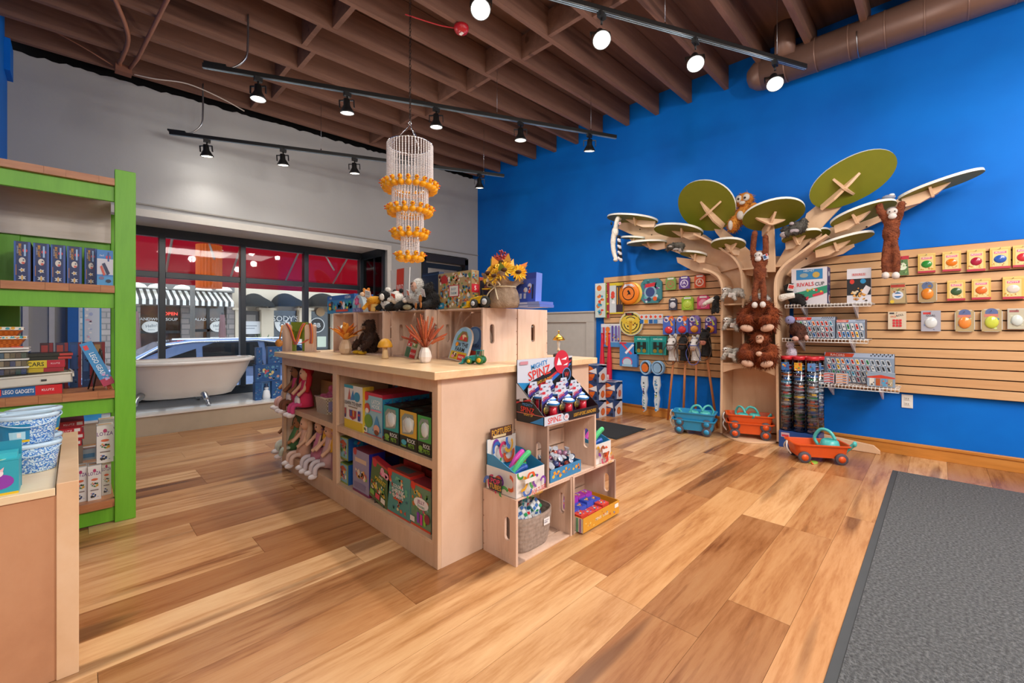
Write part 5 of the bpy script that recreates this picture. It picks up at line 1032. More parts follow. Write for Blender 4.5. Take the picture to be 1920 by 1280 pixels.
deco('dome_print', dm_, (-.085, -.001, 0), (.17, 0, 0), (0, 0, .125), [('r', 0.02, 0, .98, .24, '#8a86b8'), ('s', .42, .62, .26, 6, '#d8307a'), ('d', .42, .62, .12, '#e87aa8'), ('r', .36, .24, .46, .4, '#3a8ab0'), ('d', .72, .36, .1, '#e8a890'), ('d', .18, .36, .1, '#7ac0c8'), ('b', 322, 12, .05, .02, .95, .22, ['#a8a4d0', '#6a64a0'], .12)])
# sign
sg = thing('display_sign', 'white cardboard header sign with an orange brand square above the plush animals', 'sign', (1.66, ip(750, 1.66), ZC), WALL)
MB().prism([(-.115, 0), (.115, 0), (.14, .312), (-.125, .312)], 0, .006, K('#d6d2cc', .5), RX).build('board', sg)
deco('print', sg, (-.13, -.007, 0), (.26, 0, 0), (0, 0, .312), [('p', [(.34, .40), (.72, .36), (.76, 1), (.38, 1)], '#d9421a'), ('t', 'WILD', .55, .57, .13, '#f6f0ea', 0, .34), ('t', 'REPUBLIC', .55, .46, .06, '#ecb49a', 0, .32)])
# plush animals
blk = ('#141313', '#262424'); wht = ('#d8d2c8', '#ece8e0')
plush('tan giraffe plush lying over the ochre felt mushroom, white swing tag', (1.52, ip(697, 1.52), ZC), WALL+.3, ('#b8641c', '#d88a34'), [((0, 0, .05), (.05, .045, .05)), ((-.04, -.01, .135), (.030, .034, .028)), ((-.065, -.01, .165), .013), ((-.03, 0, .17), .012)], [([(0, 0, .06), (-.02, -.005, .10), (-.04, -.01, .13)], (.028, .022))], [('muzzle', [((-.05, -.042, .128), (.02, .016, .016))], '#e0c0a0'), ('mane_patches', [((.0, -.035, .08), (.014, .008, .012)), ((-.02, -.022, .105), (.01, .006, .01))], '#7a2c1a')], [((-.055, -.038, .145), .004)], tag_=((.01, -.05, .15), .05, .05, '#c4c4c4'))
mu = thing('felt_mushroom', 'ochre yellow felt mushroom toy on the crate top', 'toy', (1.46, ip(703, 1.46), ZC), 0)
q = FUR('#d8901a', '#e8a62c'); MB().lathe([(.03, 0), (.026, .05)], K('#e8c070', .9), 14).build('stem', mu)
remesh(MB().ball((0, 0, .075), (.055, .055, .03), q, 14).tube([(.03, -.02, .07), (.055, -.03, .03), (.06, -.03, .012)], .014, q, 8).tube([(-.02, .03, .07), (-.05, .045, .03), (-.065, .05, .012)], .014, q, 8).tube([(.0, .03, .07), (.03, .055, .02)], .016, q, 8), 'cap', mu, q, .006)
plush('black and white sheepdog plush lying on the crates, left of the panda', (1.54, ip(730, 1.54), ZC), WALL+.5, blk, [((0, .03, .05), (.05, .07, .05)), ((0, -.06, .10), (.04, .04, .04))], [([(-.03, -.03, .04), (-.035, -.09, .02)], (.022, .018)), ([(.03, -.03, .04), (.035, -.09, .02)], (.022, .018))], [('white_face', [((.0, -.082, .095), (.022, .026, .026)), ((0, -.05, .05), (.034, .03, .04)), ((.02, -.05, .145), (.022, .02, .018))], FUR(*wht))], [((-.018, -.09, .112), .004), ((.018, -.09, .112), .004)], fur=200)
plush('panda plush lying on the crate tops with an orange tag', (1.52, ip(752, 1.52), ZC), WALL, blk, [((.01, .03, .045), (.075, .06, .045)), ((-.05, .04, .03), .03), ((.07, .02, .03), .03)], [([(-.05, -.01, .04), (-.075, -.05, .02)], (.026, .022)), ([(.04, -.02, .04), (.05, -.06, .02)], (.026, .022))], [('white_head', [((-.005, -.03, .085), (.052, .045, .045)), ((-.025, -.07, .07), (.02, .016, .015))], FUR(*wht)), ('black_ears', [((-.045, -.02, .128), .015), ((.035, -.02, .128), .015), ((-.028, -.068, .095), (.010, .006, .012))], '#151515')], [((-.03, -.075, .095), .004)], fur=120, tag_=((.025, -.075, .11), .05, .05, '#d8481c'))
plush('grey and white plush lying beside the panda with an orange tag', (1.54, ip(779, 1.54), ZC), WALL-.3, ('#8f8c8a', '#b4b0ac'), [((0, .03, .055), (.04, .05, .045)), ((-.01, -.03, .075), (.035, .035, .034)), ((.02, .0, .12), (.012, .01, .02))], (), [('muzzle', [((-.02, -.062, .062), (.02, .018, .017))], FUR('#d8cfc8', '#e6e0da')), ('paw', [((-.01, -.05, .018), (.025, .03, .018))], FUR('#8a8264', '#a89f80'))], [((-.02, -.062, .088), .004)], tag_=((.03, -.06, .125), .045, .055, '#e05a1c'))
plush('doll in a fluffy white fur hood standing behind the plush animals', (1.62, ip(785, 1.62), ZC), WALL, wht, [((0, 0, .07), (.05, .045, .07)), ((0, 0, .165), (.055, .045, .055))], (), [('face', [((0, -.034, .158), (.032, .020, .034))], '#d8a890'), ('fringe', [((-.01, -.045, .178), (.016, .008, .012))], '#7a5a4a')], [((-.01, -.054, .16), .003), ((.012, -.054, .16), .003)], fur=260, flen=.016, name='fur_hood_doll', cat='doll')
plush('black bear plush with tan feet and white tag by the navy box', (1.54, ip(806, 1.54), ZC), WALL-.25, blk, [((0, .02, .065), (.055, .05, .065)), ((0, -.01, .145), (.042, .04, .038)), ((-.03, 0, .18), .013), ((.03, 0, .18), .013)], [([(-.04, -.01, .04), (-.05, -.06, .025)], (.028, .024)), ([(.04, -.01, .04), (.05, -.06, .025)], (.028, .024)), ([(-.045, 0, .10), (-.07, -.03, .07)], (.02, .018))], [('tan_soles', [((-.052, -.084, .026), (.018, .006, .022)), ((.052, -.084, .026), (.018, .006, .022)), ((-.055, -.05, .075), (.022, .012, .03))], '#b8743a')], [((-.015, -.05, .155), .004)], fur=220, scale=.88, tag_=((.02, -.062, .14), .055, .055, '#e4e2e6'))
top('puzzle_box', 'tall navy puzzle box behind the black bear plush', 792, 823, 511, 1.63, .04, F=[('r', 0, 0, 1, 1, '#15233f'), ('r', 0, .0, 1, .45, '#6a7a98'), ('b', 331, 16, 0, 0, 1, .45, ['#8a9ac0', '#c8b8c8', '#3a4a78'], .2), ('r', .0, .93, 1, .95, '#2c4a70'), ('t', 'PUZZLE', .25, .58, .05, '#d8dce4', 0, .4)], body='#15233f')
FARMC = ['#c8503a', '#d8a85a', '#6a9a4a', '#e8d8b8', '#7ab0c8', '#4a6a3a', '#b87a4a', '#e07a2a', '#8a3a2a', '#f0e8d8', '#3a5a8a', '#d8b83a']
pz = top('puzzle_box', 'big puzzle box crowded with a cartoon farm picture and red spine mark', 822, 884, 510, 1.60, .055, F=[('r', 0, 0, 1, 1, '#b8a070'), ('b', 340, 240, 0, 0, 1, 1, FARMC, .075), ('p', [(.1, .72), (.1, .88), (.2, .97), (.3, .88), (.3, .72)], '#c0342c'), ('p', [(.64, .84), (.7, .98), (.76, .84)], '#f0ece4'), ('r', .34, .33, .66, .65, '#c8303a'), ('r', .37, .35, .63, .63, '#eceae2'), ('t', 'BUSY', .5, .54, .07, '#7aa0b0', 0, .2), ('t', 'FARM', .5, .43, .07, '#7aa0b0', 0, .2), ('r', .0, .02, .2, .18, '#2a94c4'), ('t', '1000', .1, .1, .06, '#e8f0f4', 0, .16)], R=[('r', 0, 0, 1, 1, '#a89068'), ('b', 341, 50, 0, 0, 1, 1, FARMC, .3), ('r', 0, .42, 1, .64, '#d0283c'), ('t', '5', .5, .53, .12, '#f4e8e4')], body='#a89068')
carton('orange_book', 'slim orange red book standing behind the farm puzzle', 'book', (1.70, ip(896, 1.70), ZC), (.03, .10, .19), WALL, F=[('r', 0, 0, 1, 1, '#b8501c'), ('b', 343, 14, 0, 0, 1, 1, ['#d8742c', '#8a3412'], .6)], body='#b8501c')
carton('game_box', 'dark navy game box standing behind the burlap flowers', 'box', (1.68, ip(908, 1.68), ZC), (.075, .03, .165), WALL, F=[('r', 0, 0, 1, 1, '#1d2b4c'), ('d', .7, .72, .2, '#8a5a5a'), ('b', 344, 10, .1, .05, .9, .5, ['#2c4a7a', '#4a3a5a'], .3)], body='#1d2b4c')
carton('game_box', 'violet blue toy box with little figures right of the flower pot', 'box', (1.80, ip(985, 1.80), ZC+.033), (.15, .05, .165), (-.06, 0, WALL), F=[('r', 0, 0, 1, 1, '#3f5cc0'), ('r', 0, .8, 1, 1, '#2c48a8'), ('d', .7, .55, .1, '#c8d0e8'), ('d', .5, .42, .1, '#d8dce8'), ('d', .7, .36, .07, '#c03a3a'), ('r', .2, .12, .32, .3, '#c8d0e8'), ('r', .42, .12, .54, .3, '#c8d0e8'), ('r', .84, .1, .9, .6, '#1c2438'), ('b', 345, 8, .3, .3, .8, .6, ['#c8502c', '#e8e8f0', '#2a3a80'], .1)], R=[('r', 0, 0, 1, 1, '#6a80d0')], body='#3a56b4')
for i in range(2): carton('flat_box', ('lower', 'upper')[i]+' flat lilac blue box under the violet toy box', 'box', (1.76, ip(990, 1.76)+.005*i, ZC+.016*i), (.17, .12, .015), WALL, F=[('r', 0, 0, 1, 1, '#8a9cd8'), ('r', .1, .3, .5, .7, '#c8d0f0')], R=[('r', 0, 0, 1, 1, '#5a70c0')], body='#8090d0', group='flat boxes under the violet toy box')
# burlap pot of sunflowers
fl_ = thing('flower_arrangement', 'burlap wrapped pot of yellow sunflowers and autumn leaves on the crate top', 'flowers', (1.70, ip(945, 1.70), ZC), WALL)
BUR = blotch('burlap', [(.3, '#8a7460'), (.7, '#a8917a')], 30, .9, .4, 120)
n = 40; v = []; zs = [(0, .075), (.03, .085), (.08, .078), (.115, .062), (.135, .085), (.165, .115)]
for z, r in zs:
    for i in range(n): a = 2*PI*i/n; rr = r*(1+(.06 if z < .12 else .13)*math.sin(a*9+z*20)); v.append((rr*math.cos(a), rr*math.sin(a), z+(.03*math.sin(a*5) if z > .15 else 0)))
MB().add(v, [(k*n+i, k*n+(i+1) % n, (k+1)*n+(i+1) % n, (k+1)*n+i) for k in range(len(zs)-1) for i in range(n)]+[tuple(range(n))[::-1]], BUR, True).build('burlap_wrap', fl_)
m = MB().tube([(.066*math.cos(a), .066*math.sin(a), .115) for a in [2*PI*i/20 for i in range(20)]], .005, K('#d8c8a8'), 6, True)
for s in (-1, 1): m.tube(bez([(0, -.07, .115), (s*.03, -.085, .14), (s*.05, -.08, .12), (s*.02, -.075, .113)]), .004, K('#d8c8a8'), 6).tube(bez([(0, -.07, .113), (s*.03, -.09, .08), (s*.05, -.095, .04)]), .004, K('#d8c8a8'), 6)
m.build('twine_bow', fl_)
R = random.Random(5)
def petals(c, d, r, cols, nm, np_=16):
    d = Vector(d).normalized(); u = d.orthogonal().normalized(); w = d.cross(u); m = MB(); c = Vector(c)
    for k in range(np_):
        a = 2*PI*k/np_; e = u*math.cos(a)+w*math.sin(a); s = u*-math.sin(a)+w*math.cos(a); q = r*R.uniform(.85, 1.1)
        m.add([c+e*r*.25-s*r*.06, c+e*r*.25+s*r*.06, c+e*q*.65+s*r*.15+d*.01, c+e*q, c+e*q*.65-s*r*.15+d*.01], [(0, 1, 2, 3, 4)], K(R.choice(cols), .7))
    m.build('petals', fl_); MB().ball(c+d*.006, (r*.32, r*.32, r*.2), K('#4a2a12', .9), 10).build('flower_centre', fl_)
for c, d, r in (((-.05, -.07, .19), (-.3, -.9, .4), .065), ((.06, -.06, .20), (.4, -.8, .5), .065), ((-.10, -.01, .20), (-.9, -.4, .4), .055), ((0, -.02, .25), (0, -.5, .9), .06), ((.11, .0, .19), (.9, -.4, .3), .055), ((.02, -.09, .17), (0, -1, .2), .05)): petals(c, d, r, ['#e8b81c', '#e0a414', '#f0c83a'], 'sunflower')
for k in range(22):
    a, e = R.uniform(0, 2*PI), R.uniform(.1, 1.1); d = Vector((math.cos(a)*math.sin(e), math.sin(a)*math.sin(e), math.cos(e))); c = Vector((0, 0, .13))+d*.10; s = d.orthogonal().normalized()*.022; L = R.uniform(.06, .10)
    MB().add([c-s*.2, c+d*L*.4-s, c+d*L, c+d*L*.4+s], [(0, 1, 2, 3)], K(R.choice(['#c8501c', '#d87a2c', '#e09a3a', '#a83a1c', '#6a7a2a', '#d8a040']), .7)).build('autumn_leaf', fl_)
m = MB()
for k in range(16): m.ball((R.uniform(-.03, .02), R.uniform(-.03, .02), .24+R.uniform(0, .08)), .007, '#8a1c24', 6)
m.build('berries', fl_)
# gold carousel trophy
tp = thing('trophy', 'small gold carousel ornament on a dark base at the island right end', 'ornament', (2.16, 1.72, ZI), 0)
GOLD = K('#c89a3a', .25, .9); MB().lathe([(.036, 0), (.036, .022), (.026, .028)], K('#2a1c14', .3), 16).build('base', tp); MB().box((-.02, -.037, .004), (.02, -.035, .018), GOLD).build('plate', tp)
MB().tube([(0, 0, .028), (0, 0, .15)], .006, K('#d8d4d0', .1, .6), 8).lathe([(.012, .04), (.006, .07), (.012, .1), (.006, .13)], K('#d8d4cc', .15, .5), 10).build('column', tp)
MB().lathe([(.036, .112), (.040, .116), (.026, .135), (.006, .15), (1e-5, .165)], GOLD, 14).ball((0, 0, .168), .006, GOLD, 8).build('canopy', tp)

# ================================================================ DISPLAYS BY THE ISLAND END
y0 = 1.378
def tray(name, lab, cat, loc, w, d, hf, hb, th, outer, F, Lf, inner='#d8d4d0', R=()):
    """counter display box: low front, sloping sides, tall back card"""
    t = thing(name, lab, cat, loc, 0); k = K(outer, .45)
    side = [(0, 0), (d, 0), (d, hb*.72), (d*.75, hb*.72), (.004, hf)] if hb > hf*1.5 else [(0, 0), (d, 0), (d, hf), (0, hf)]
    T1 = lambda x: Matrix(((0, 0, 1, x), (1, 0, 0, 0), (0, 1, 0, 0), (0, 0, 0, 1)))
    for s in (-w/2, w/2-.003): MB().prism(side, 0, .003, k, T1(s)).build('side_panel', t)
    MB().box((-w/2, 0, 0), (w/2, .003, hf), k).build('front_panel', t); MB().box((-w/2, 0, 0), (w/2, d, .003), K(inner)).build('floor_panel', t); MB().box((-w/2, d-.003, 0), (w/2, d, hb), k).build('back_card', t)
    deco('front_print', t, (-w/2, -.0005, 0), (w, 0, 0), (0, 0, hf), F); deco('side_print', t, (-w/2-.0005, d, 0), (0, -d, 0), (0, 0, hf), Lf)
    return t
# red and black spinner launcher display
sd = thing('counter_display', 'black and white cardboard display of red spinning toys on the upper crate', 'display', (1.845, 1.372, .612), 0)
w, d = .47, .188; kk = K('#1c1c20', .4); T1 = lambda x: Matrix(((0, 0, 1, x), (1, 0, 0, 0), (0, 1, 0, 0), (0, 0, 0, 1)))
sidep = [(0, 0), (d, 0), (d, .20), (.0, .045)]
for s in (-w/2, w/2-.003): MB().prism(sidep, 0, .003, kk, T1(s)).build('side_panel', sd)
MB().box((-w/2, 0, 0), (w/2, .003, .045), kk).build('front_panel', sd); MB().box((-w/2+.003, .003, 0), (w/2-.003, d, .004), K('#c02a30')).build('floor_panel', sd)
MB().box((-w/2, d-.004, 0), (w/2, d, .315), kk).build('back_card', sd)
MB().box((-w/2-.001, 0, .045), (-w/2, d, .048), '#d86a5a').build('trim_line', sd)
deco('front_print', sd, (-w/2, -.0005, 0), (w, 0, 0), (0, 0, .045), [('r', 0, 0, 1, 1, '#221f22'), ('p', [(0, 0), (.42, 0), (.3, 1), (0, 1)], '#c8ccd8'), ('t', 'SPINZ', .17, .5, .66, '#d0382c', .05, .26), ('d', .37, .5, .05, '#5a6a9a', .42), ('d', .37, .5, .042, '#e0dce0', .36), ('t', 'W', .37, .5, .4, '#c8303a', 0, .06), ('t', 'LIGHT-UP DISC LAUNCHERS!', .72, .5, .42, '#d8a02c', 0, .44)])
m = MB(); q = lambda ps, c, l: m.add([(-w/2-.0006-l*.0004, d-u*d, z*.20) for u, z in ps], [tuple(range(len(ps)))], K(c, .4, noise=0))
q([(0, .98), (0, .55), (.35, .62), (.62, .5)], '#c8ccd8', 1); q([(0, .5), (0, .45), (.5, .62), (.56, .56)], '#c02c34', 2); q([(.5, .02), (.98, .02), (.98, .22), (.75, .12)], '#2a86c8', 2); m.build('side_art', sd)
deco('side_lettering', sd, (-w/2-.0016, d, 0), (0, -d, 0), (0, 0, .20), [('r', .12, .52, .26, .6, '#b8b4b8'), ('t', 'MIGHTY', .42, .46, .07, '#3a8ac8', -.05, .4), ('t', 'SPINZ', .42, .33, .14, '#d8382c', -.05, .5), ('t', 'LIGHT UP', .46, .21, .06, '#d8a83a', -.05, .32)])
deco('header_print', sd, (-w/2, d-.0045, .145), (w, 0, 0), (0, 0, .17), [('r', 0, 0, 1, 1, '#1e1e22'), ('p', [(0, .15), (.12, .2), (.55, .55), (.8, .9), (1, .95), (1, 1), (0, 1)], '#ccd0dc'), ('p', [(.28, .05), (.42, .05), (.98, .82), (.98, .88)], '#c02c34'), ('p', [(.5, .2), (.6, .2), (.98, .72), (.92, .75)], '#2a6ac0'), ('p', [(0, .05), (0, .3), (.2, .25), (.08, 0)], '#2a86c0'), ('t', 'MIGHTY', .37, .80, .16, '#2a86c8', .18, .5), ('t', 'SPINZ', .37, .54, .30, '#d8382c', .18, .55), ('t', 'LIGHT-UP DISC', .44, .27, .10, '#d8a02c', .18, .42), ('d', .78, .82, .145, '#c8283a'), ('p', [(.68, .72), (.72, .98), (.78, .72)], '#e8e8ec'), ('p', [(.76, .9), (.88, .98), (.86, .88)], '#e8e8ec'), ('p', [(.8, .7), (.9, .78), (.88, .7)], '#f0f0f0'), ('d', .87, .38, .085, '#5a8ac8'), ('d', .87, .38, .072, '#1e1e26'), ('t', 'W', .87, .38, .16, '#d8382c', 0, .1), ('r', .03, .84, .16, .94, '#c88a94')])
sp0 = None; RED = K('#c81f34', .25, coat=.5); CLRP = glass('blister_clear', (.92, .95, 1, 1), .16)
for r_, (row, n_) in enumerate(((.055, 3), (.105, 3), (.15, 3))):
    for i in range(n_):
        p = (sd.location.x-w/2+.10+.13*i+.035*(r_ % 2), 1.372+row+.01, .618+.012*r_)
        lab = f'carded red spinning toy, {("front", "middle", "back")[r_]} row of the display, {("first", "second", "third", "fourth")[i]} along'
        if sp0 is None:
            sp0 = thing('spinner_toy', lab, 'toy', p, .0, 'carded red spinners in the counter display')
            cd_ = MB().prism([(-.042, 0), (.042, 0), (.042, .135), (.03, .145), (.026, .165), (-.026, .165), (-.03, .145), (-.042, .135)], -.0015, 0, K('#c8ccda', .5), RX).build('card', sp0)
            deco('card_print', cd_, (-.042, -.0005, 0), (.084, 0, 0), (0, 0, .165), [('r', 0, 0, 1, .62, '#3a2c50'), ('p', [(0, .5), (0, .62), (1, .84), (1, .7)], '#3a3a90'), ('t', 'SPINZ', .36, .70, .12, '#d8303a', .35, .6), ('r', .02, .82, .3, .9, '#c8303a'), ('d', .5, .92, .12, '#6a7080', .02)])
            MB().tube([(.012, -.030, .008), (.012, -.030, .078)], .019, RED, 14).build('handle', sp0)
            MB().lathe([(1e-5, .075), (.028, .078), (.032, .090), (.02, .10), (1e-5, .102)], K('#d8e0ea', .15, coat=.6), 18, Matrix.Translation((.012, -.030, 0))).lathe([(.0325, .082), (.034, .088), (.0325, .092)], K('#2a7ac0', .3), 18, Matrix.Translation((.012, -.030, 0))).build('spinner_head', sp0)
            MB().lathe([(.008, -.003), (.018, -.004), (.020, 0), (.018, .004), (.008, .003)], K('#b09a4a', .25, .5), 16, Matrix.Translation((-.024, -.012, .055)) @ Matrix.Rotation(PI/2, 4, 'X')).build('light_disc', sp0)
            MB().ball((.0, -.012, .055), (.040, .012, .050), CLRP, 14).build('blister', sp0)
        else: dup(sp0, p, None, lab)
# pop tube displays
POP = ['#7a3aa0', '#d8a02c', '#3a9a4a', '#c83a6a', '#3a6ab8', '#d85a2c', '#9a4a2a']
def squig(seed, n_): 
    R = random.Random(seed); out = [('r', 0, 0, 1, 1, '#e0dcd8')]
    for i in range(n_):
        cx, cy, r, a0 = R.random(), R.random(), R.uniform(.12, .20), R.uniform(0, 6); c = R.choice(POP)
        o_ = [(cx+r*math.cos(a0+t), min(1, max(0, cy+2*r*math.sin(a0+t)))) for t in [3.6*k/9 for k in range(10)]]; i_ = [(cx+r*.6*math.cos(a0+t), min(1, max(0, cy+1.2*r*math.sin(a0+t)))) for t in [3.6*k/9 for k in range(10)]][::-1]
        cl = lambda p: (min(1, max(0, p[0])), p[1])
        for k in range(9): out.append(('p', [cl(o_[k]), cl(o_[k+1]), cl(i_[8-k]), cl(i_[9-k])], c))
    return out
def poptray(lab, loc, w, d, seed, nt_):
    t = tray('tube_display', lab, 'display', loc, w, d, .115, .235, .003, '#2f86b8', squig(seed, 9)[:70]+[('r', .12, .62, .5, .8, '#e0dcd8'), ('t', 'POP TUBES', .6, .2, .2, '#c8303a', .1, .5), ('t', 'TUBES', .6, .06, .12, '#d8a02c', .1, .4)], squig(seed+1, 9)[:70]+[('r', .28, .18, .72, .72, '#2a2430'), ('t', 'POP', .5, .56, .22, '#d8306a', 0, .36), ('t', 'TUBES', .5, .34, .2, '#d8a83a', 0, .40)])
    deco('back_print', t, (-w/2, d-.0035, .10), (w, 0, 0), (0, 0, .135), squig(seed+2, 7)[:60])
    box('header_tag', (-w/2+.02, d-.006, .235), (w/2-.03, d-.003, .285), '#6a4a4a', t); deco('header_print', t, (-w/2+.02, d-.0065, .232), (w-.05, 0, 0), (0, 0, .055), [('r', 0, 0, 1, 1, '#5a3c34'), ('t', 'POPTUBES', .5, .6, .55, '#d8a03a', .05, .9), ('r', .1, .08, .7, .3, '#e0c89a')])
    for i in range(nt_):
        c = ['#2f5ab0', '#d8701c', '#d84ab8', '#4ac07a', '#2fa8b0', '#3ab04a'][i % 6]; x = loc[0]-w/2+.025+(w-.13)*((i*.37) % 1.0); q = MB()
        a = thing('pop_tube', f'{["deep blue", "orange", "pink", "mint green", "teal", "grass green"][i % 6]} corrugated pop tube in the '+('left' if seed < 500 else 'right')+' tube display', 'toy', (x, loc[1]+.06+.03*(i % 3), loc[2]+.065+.014*(i//2)), (0, 0, 0))
        e = Vector((.07+.03*((i*.53) % 1), -.03+.03*((i*.7) % 1), .055+.05*((i*.31) % 1))) if i < 4 else Vector((.075, -.02, .012)); pp = []; rr = []
        for k in range(29): pp.append(e*(k/28)+Vector((0, 0, .012*math.sin(k/28*PI)))); rr.append(.0155 if k % 2 else .0125)
        q.tube(pp, rr, K(c, .35), 10).build('tube_body', a); MB().ball(e, .0145, K(c, .3), 10).ball((0, 0, 0), .0145, K(c, .3), 8).build('end_cap', a)
    return t
poptray('white squiggle printed display of pop tubes on the bottom left crate', (1.525, 1.385, .307), .20, .20, 410, 6)
poptray('second squiggle printed pop tube display at the far right crate', (2.175, 1.40, .307), .16, .19, 510, 6)
# lollipop tray in the upper crate
lt_ = tray('sweet_tray', 'blue printed tray of wrapped planet toys in the upper crate', 'tray', (1.80, 1.385, .3165), .26, .17, .062, .062, .003, '#2f7ab0', [('r', 0, 0, 1, 1, '#3a86b8'), ('b', 430, 12, .02, .1, .98, .9, ['#e8a02c', '#f0b83a'], .09), ('b', 431, 12, .02, .1, .98, .9, ['#d8741c', '#2a6a9a'], .06)], [('r', 0, 0, 1, 1, '#2f78a8'), ('b', 432, 6, .02, .1, .98, .9, ['#e8a02c'], .2)], inner='#1c2a3a')
bc = thing('display_card', 'blue card with orange planet balls at the left of the upper crate', 'card', (1.70, 1.55, .3165), -.3); MB().box((-.045, 0, 0), (.045, .003, .27), '#3a7ab0').build('card', bc)
m = MB(); 
for x, z, c in ((-.02, .22, '#e8a01c'), (.02, .22, '#e07a1c'), (0, .19, '#e8b02c'), (-.025, .17, '#d8601c'), (.025, .175, '#e8a01c'), (.0, .24, '#d8a81c')): m.ball((x, -.003, z), (.022, .010, .022), c, 10)
m.build('planet_balls', bc)
R = random.Random(7); w0 = {}
for i in range(34):
    c = ['#3a4a80', '#8a3a5a', '#c85a4a', '#5a6aa8', '#2a3a5a', '#a87a9a', '#c8c8d8'][i % 7]; p = (1.80+R.uniform(-.105, .10), 1.40+R.uniform(.01, .13), .36+R.uniform(0, .055)*(1.3 if i % 3 == 0 else .8))
    if c not in w0:
        o = thing('wrapped_sweet', f'{["navy", "plum", "coral", "steel blue", "midnight", "mauve", "silver"][i % 7]} cellophane wrapped toy ball in the blue tray', 'sweet', p, 0, f'{["navy", "plum", "coral", "steel blue", "midnight", "mauve", "silver"][i % 7]} wrapped balls in the blue tray')
        MB().ball((0, 0, 0), .0165, K(c, .15, coat=1.), 10).build('ball', o); MB().lathe([(.004, .015), (.016, .035), (.012, .036)], K('#b8c0cc', .12, coat=1.), 7, None, False).build('wrapper', o); w0[c] = o
    else: o = dup(w0[c], p)
    o.rotation_euler = (R.uniform(-1, 1), R.uniform(-1, 1), 0)
# rope basket of puzzle cubes in the bottom left crate
rb = thing('rope_basket', 'grey beige rope basket with a white label in the bottom left crate', 'basket', (1.60, 1.49, .010), 0)
ROPE = blotch('rope_taupe', [(.3, '#8d7c70'), (.7, '#a8968a')], 60, .9)
v = []; n = 36; L_ = 16
for k in range(L_+1):
    z = .165*k/L_; r = .80+.20*min(1, (k/L_)*1.25)**.6
    for i in range(n): a = 2*PI*i/n; v.append((.135*r*math.copysign(abs(math.cos(a))**.55, math.cos(a))*(1+.006*(k % 2)), .095*r*math.copysign(abs(math.sin(a))**.55, math.sin(a))*(1+.008*(k % 2)), z+.012*(k/L_)*abs(math.cos(a))))
o = MB().add(v, [(k*n+i, k*n+(i+1) % n, (k+1)*n+(i+1) % n, (k+1)*n+i) for k in range(L_) for i in range(n)]+[tuple(range(n))[::-1]], ROPE).build('basket_wall', rb); o.modifiers.new('t', 'SOLIDIFY').thickness = .006
deco('label', rb, (.03, -.0985, .105), (.045, 0, 0), (0, 0, .034), [('r', 0, 0, 1, 1, '#e8e6e6'), ('r', .1, .3, .6, .5, '#9a9aa4'), ('r', .1, .6, .8, .75, '#b0b0b8')])
cols9 = ['#e4e4e8', '#2a9a9a', '#e0e4e8', '#c8303a', '#2a8aa0', '#3a6ab0', '#e8e8e8', '#2a9a5a']; c0 = None
def cube3(loc, rot, lab, sz=.058):
    global c0
    if c0 is None:
        c0 = thing('puzzle_cube', lab, 'toy', loc, rot, 'twisty puzzle cubes in the rope basket'); R = random.Random(2); s = sz/2
        box('core', (-s, -s, -s), (s, s, s), '#c8d4d4', c0, .002)
        for nrm, u, v_ in (((0, -1, 0), (1, 0, 0), (0, 0, 1)), ((1, 0, 0), (0, 1, 0), (0, 0, 1)), ((0, 0, 1), (1, 0, 0), (0, 1, 0)), ((-1, 0, 0), (0, -1, 0), (0, 0, 1)), ((0, 1, 0), (-1, 0, 0), (0, 0, 1))):
            N_, U, V = Vector(nrm), Vector(u), Vector(v_)
            deco('stickers', c0, N_*s-U*s-V*s, U*sz, V*sz, [('r', i/3+.03, j/3+.03, i/3+.30, j/3+.30, R.choice(cols9)) for i in range(3) for j in range(3)])
    else: dup(c0, loc, rot, lab)
R = random.Random(12); nm = ('leftmost low', 'front', 'front right', 'middle', 'back left', 'back right', 'upper left', 'topmost', 'upper right', 'rear')
for i, (x, y, z) in enumerate(((-.085, -.03, .12), (-.03, -.045, .125), (.03, -.04, .12), (-.005, .0, .135), (-.06, .045, .12), (.05, .04, .125), (-.055, -.01, .17), (.0, .03, .185), (.055, .0, .165), (.005, .06, .14))):
    cube3((1.60+x, 1.49+y, .012+z), (R.uniform(-.6, .6), R.uniform(-.5, .5), R.uniform(0, 3)), f'teal and white twisty puzzle cube in the rope basket, {nm[i]}')
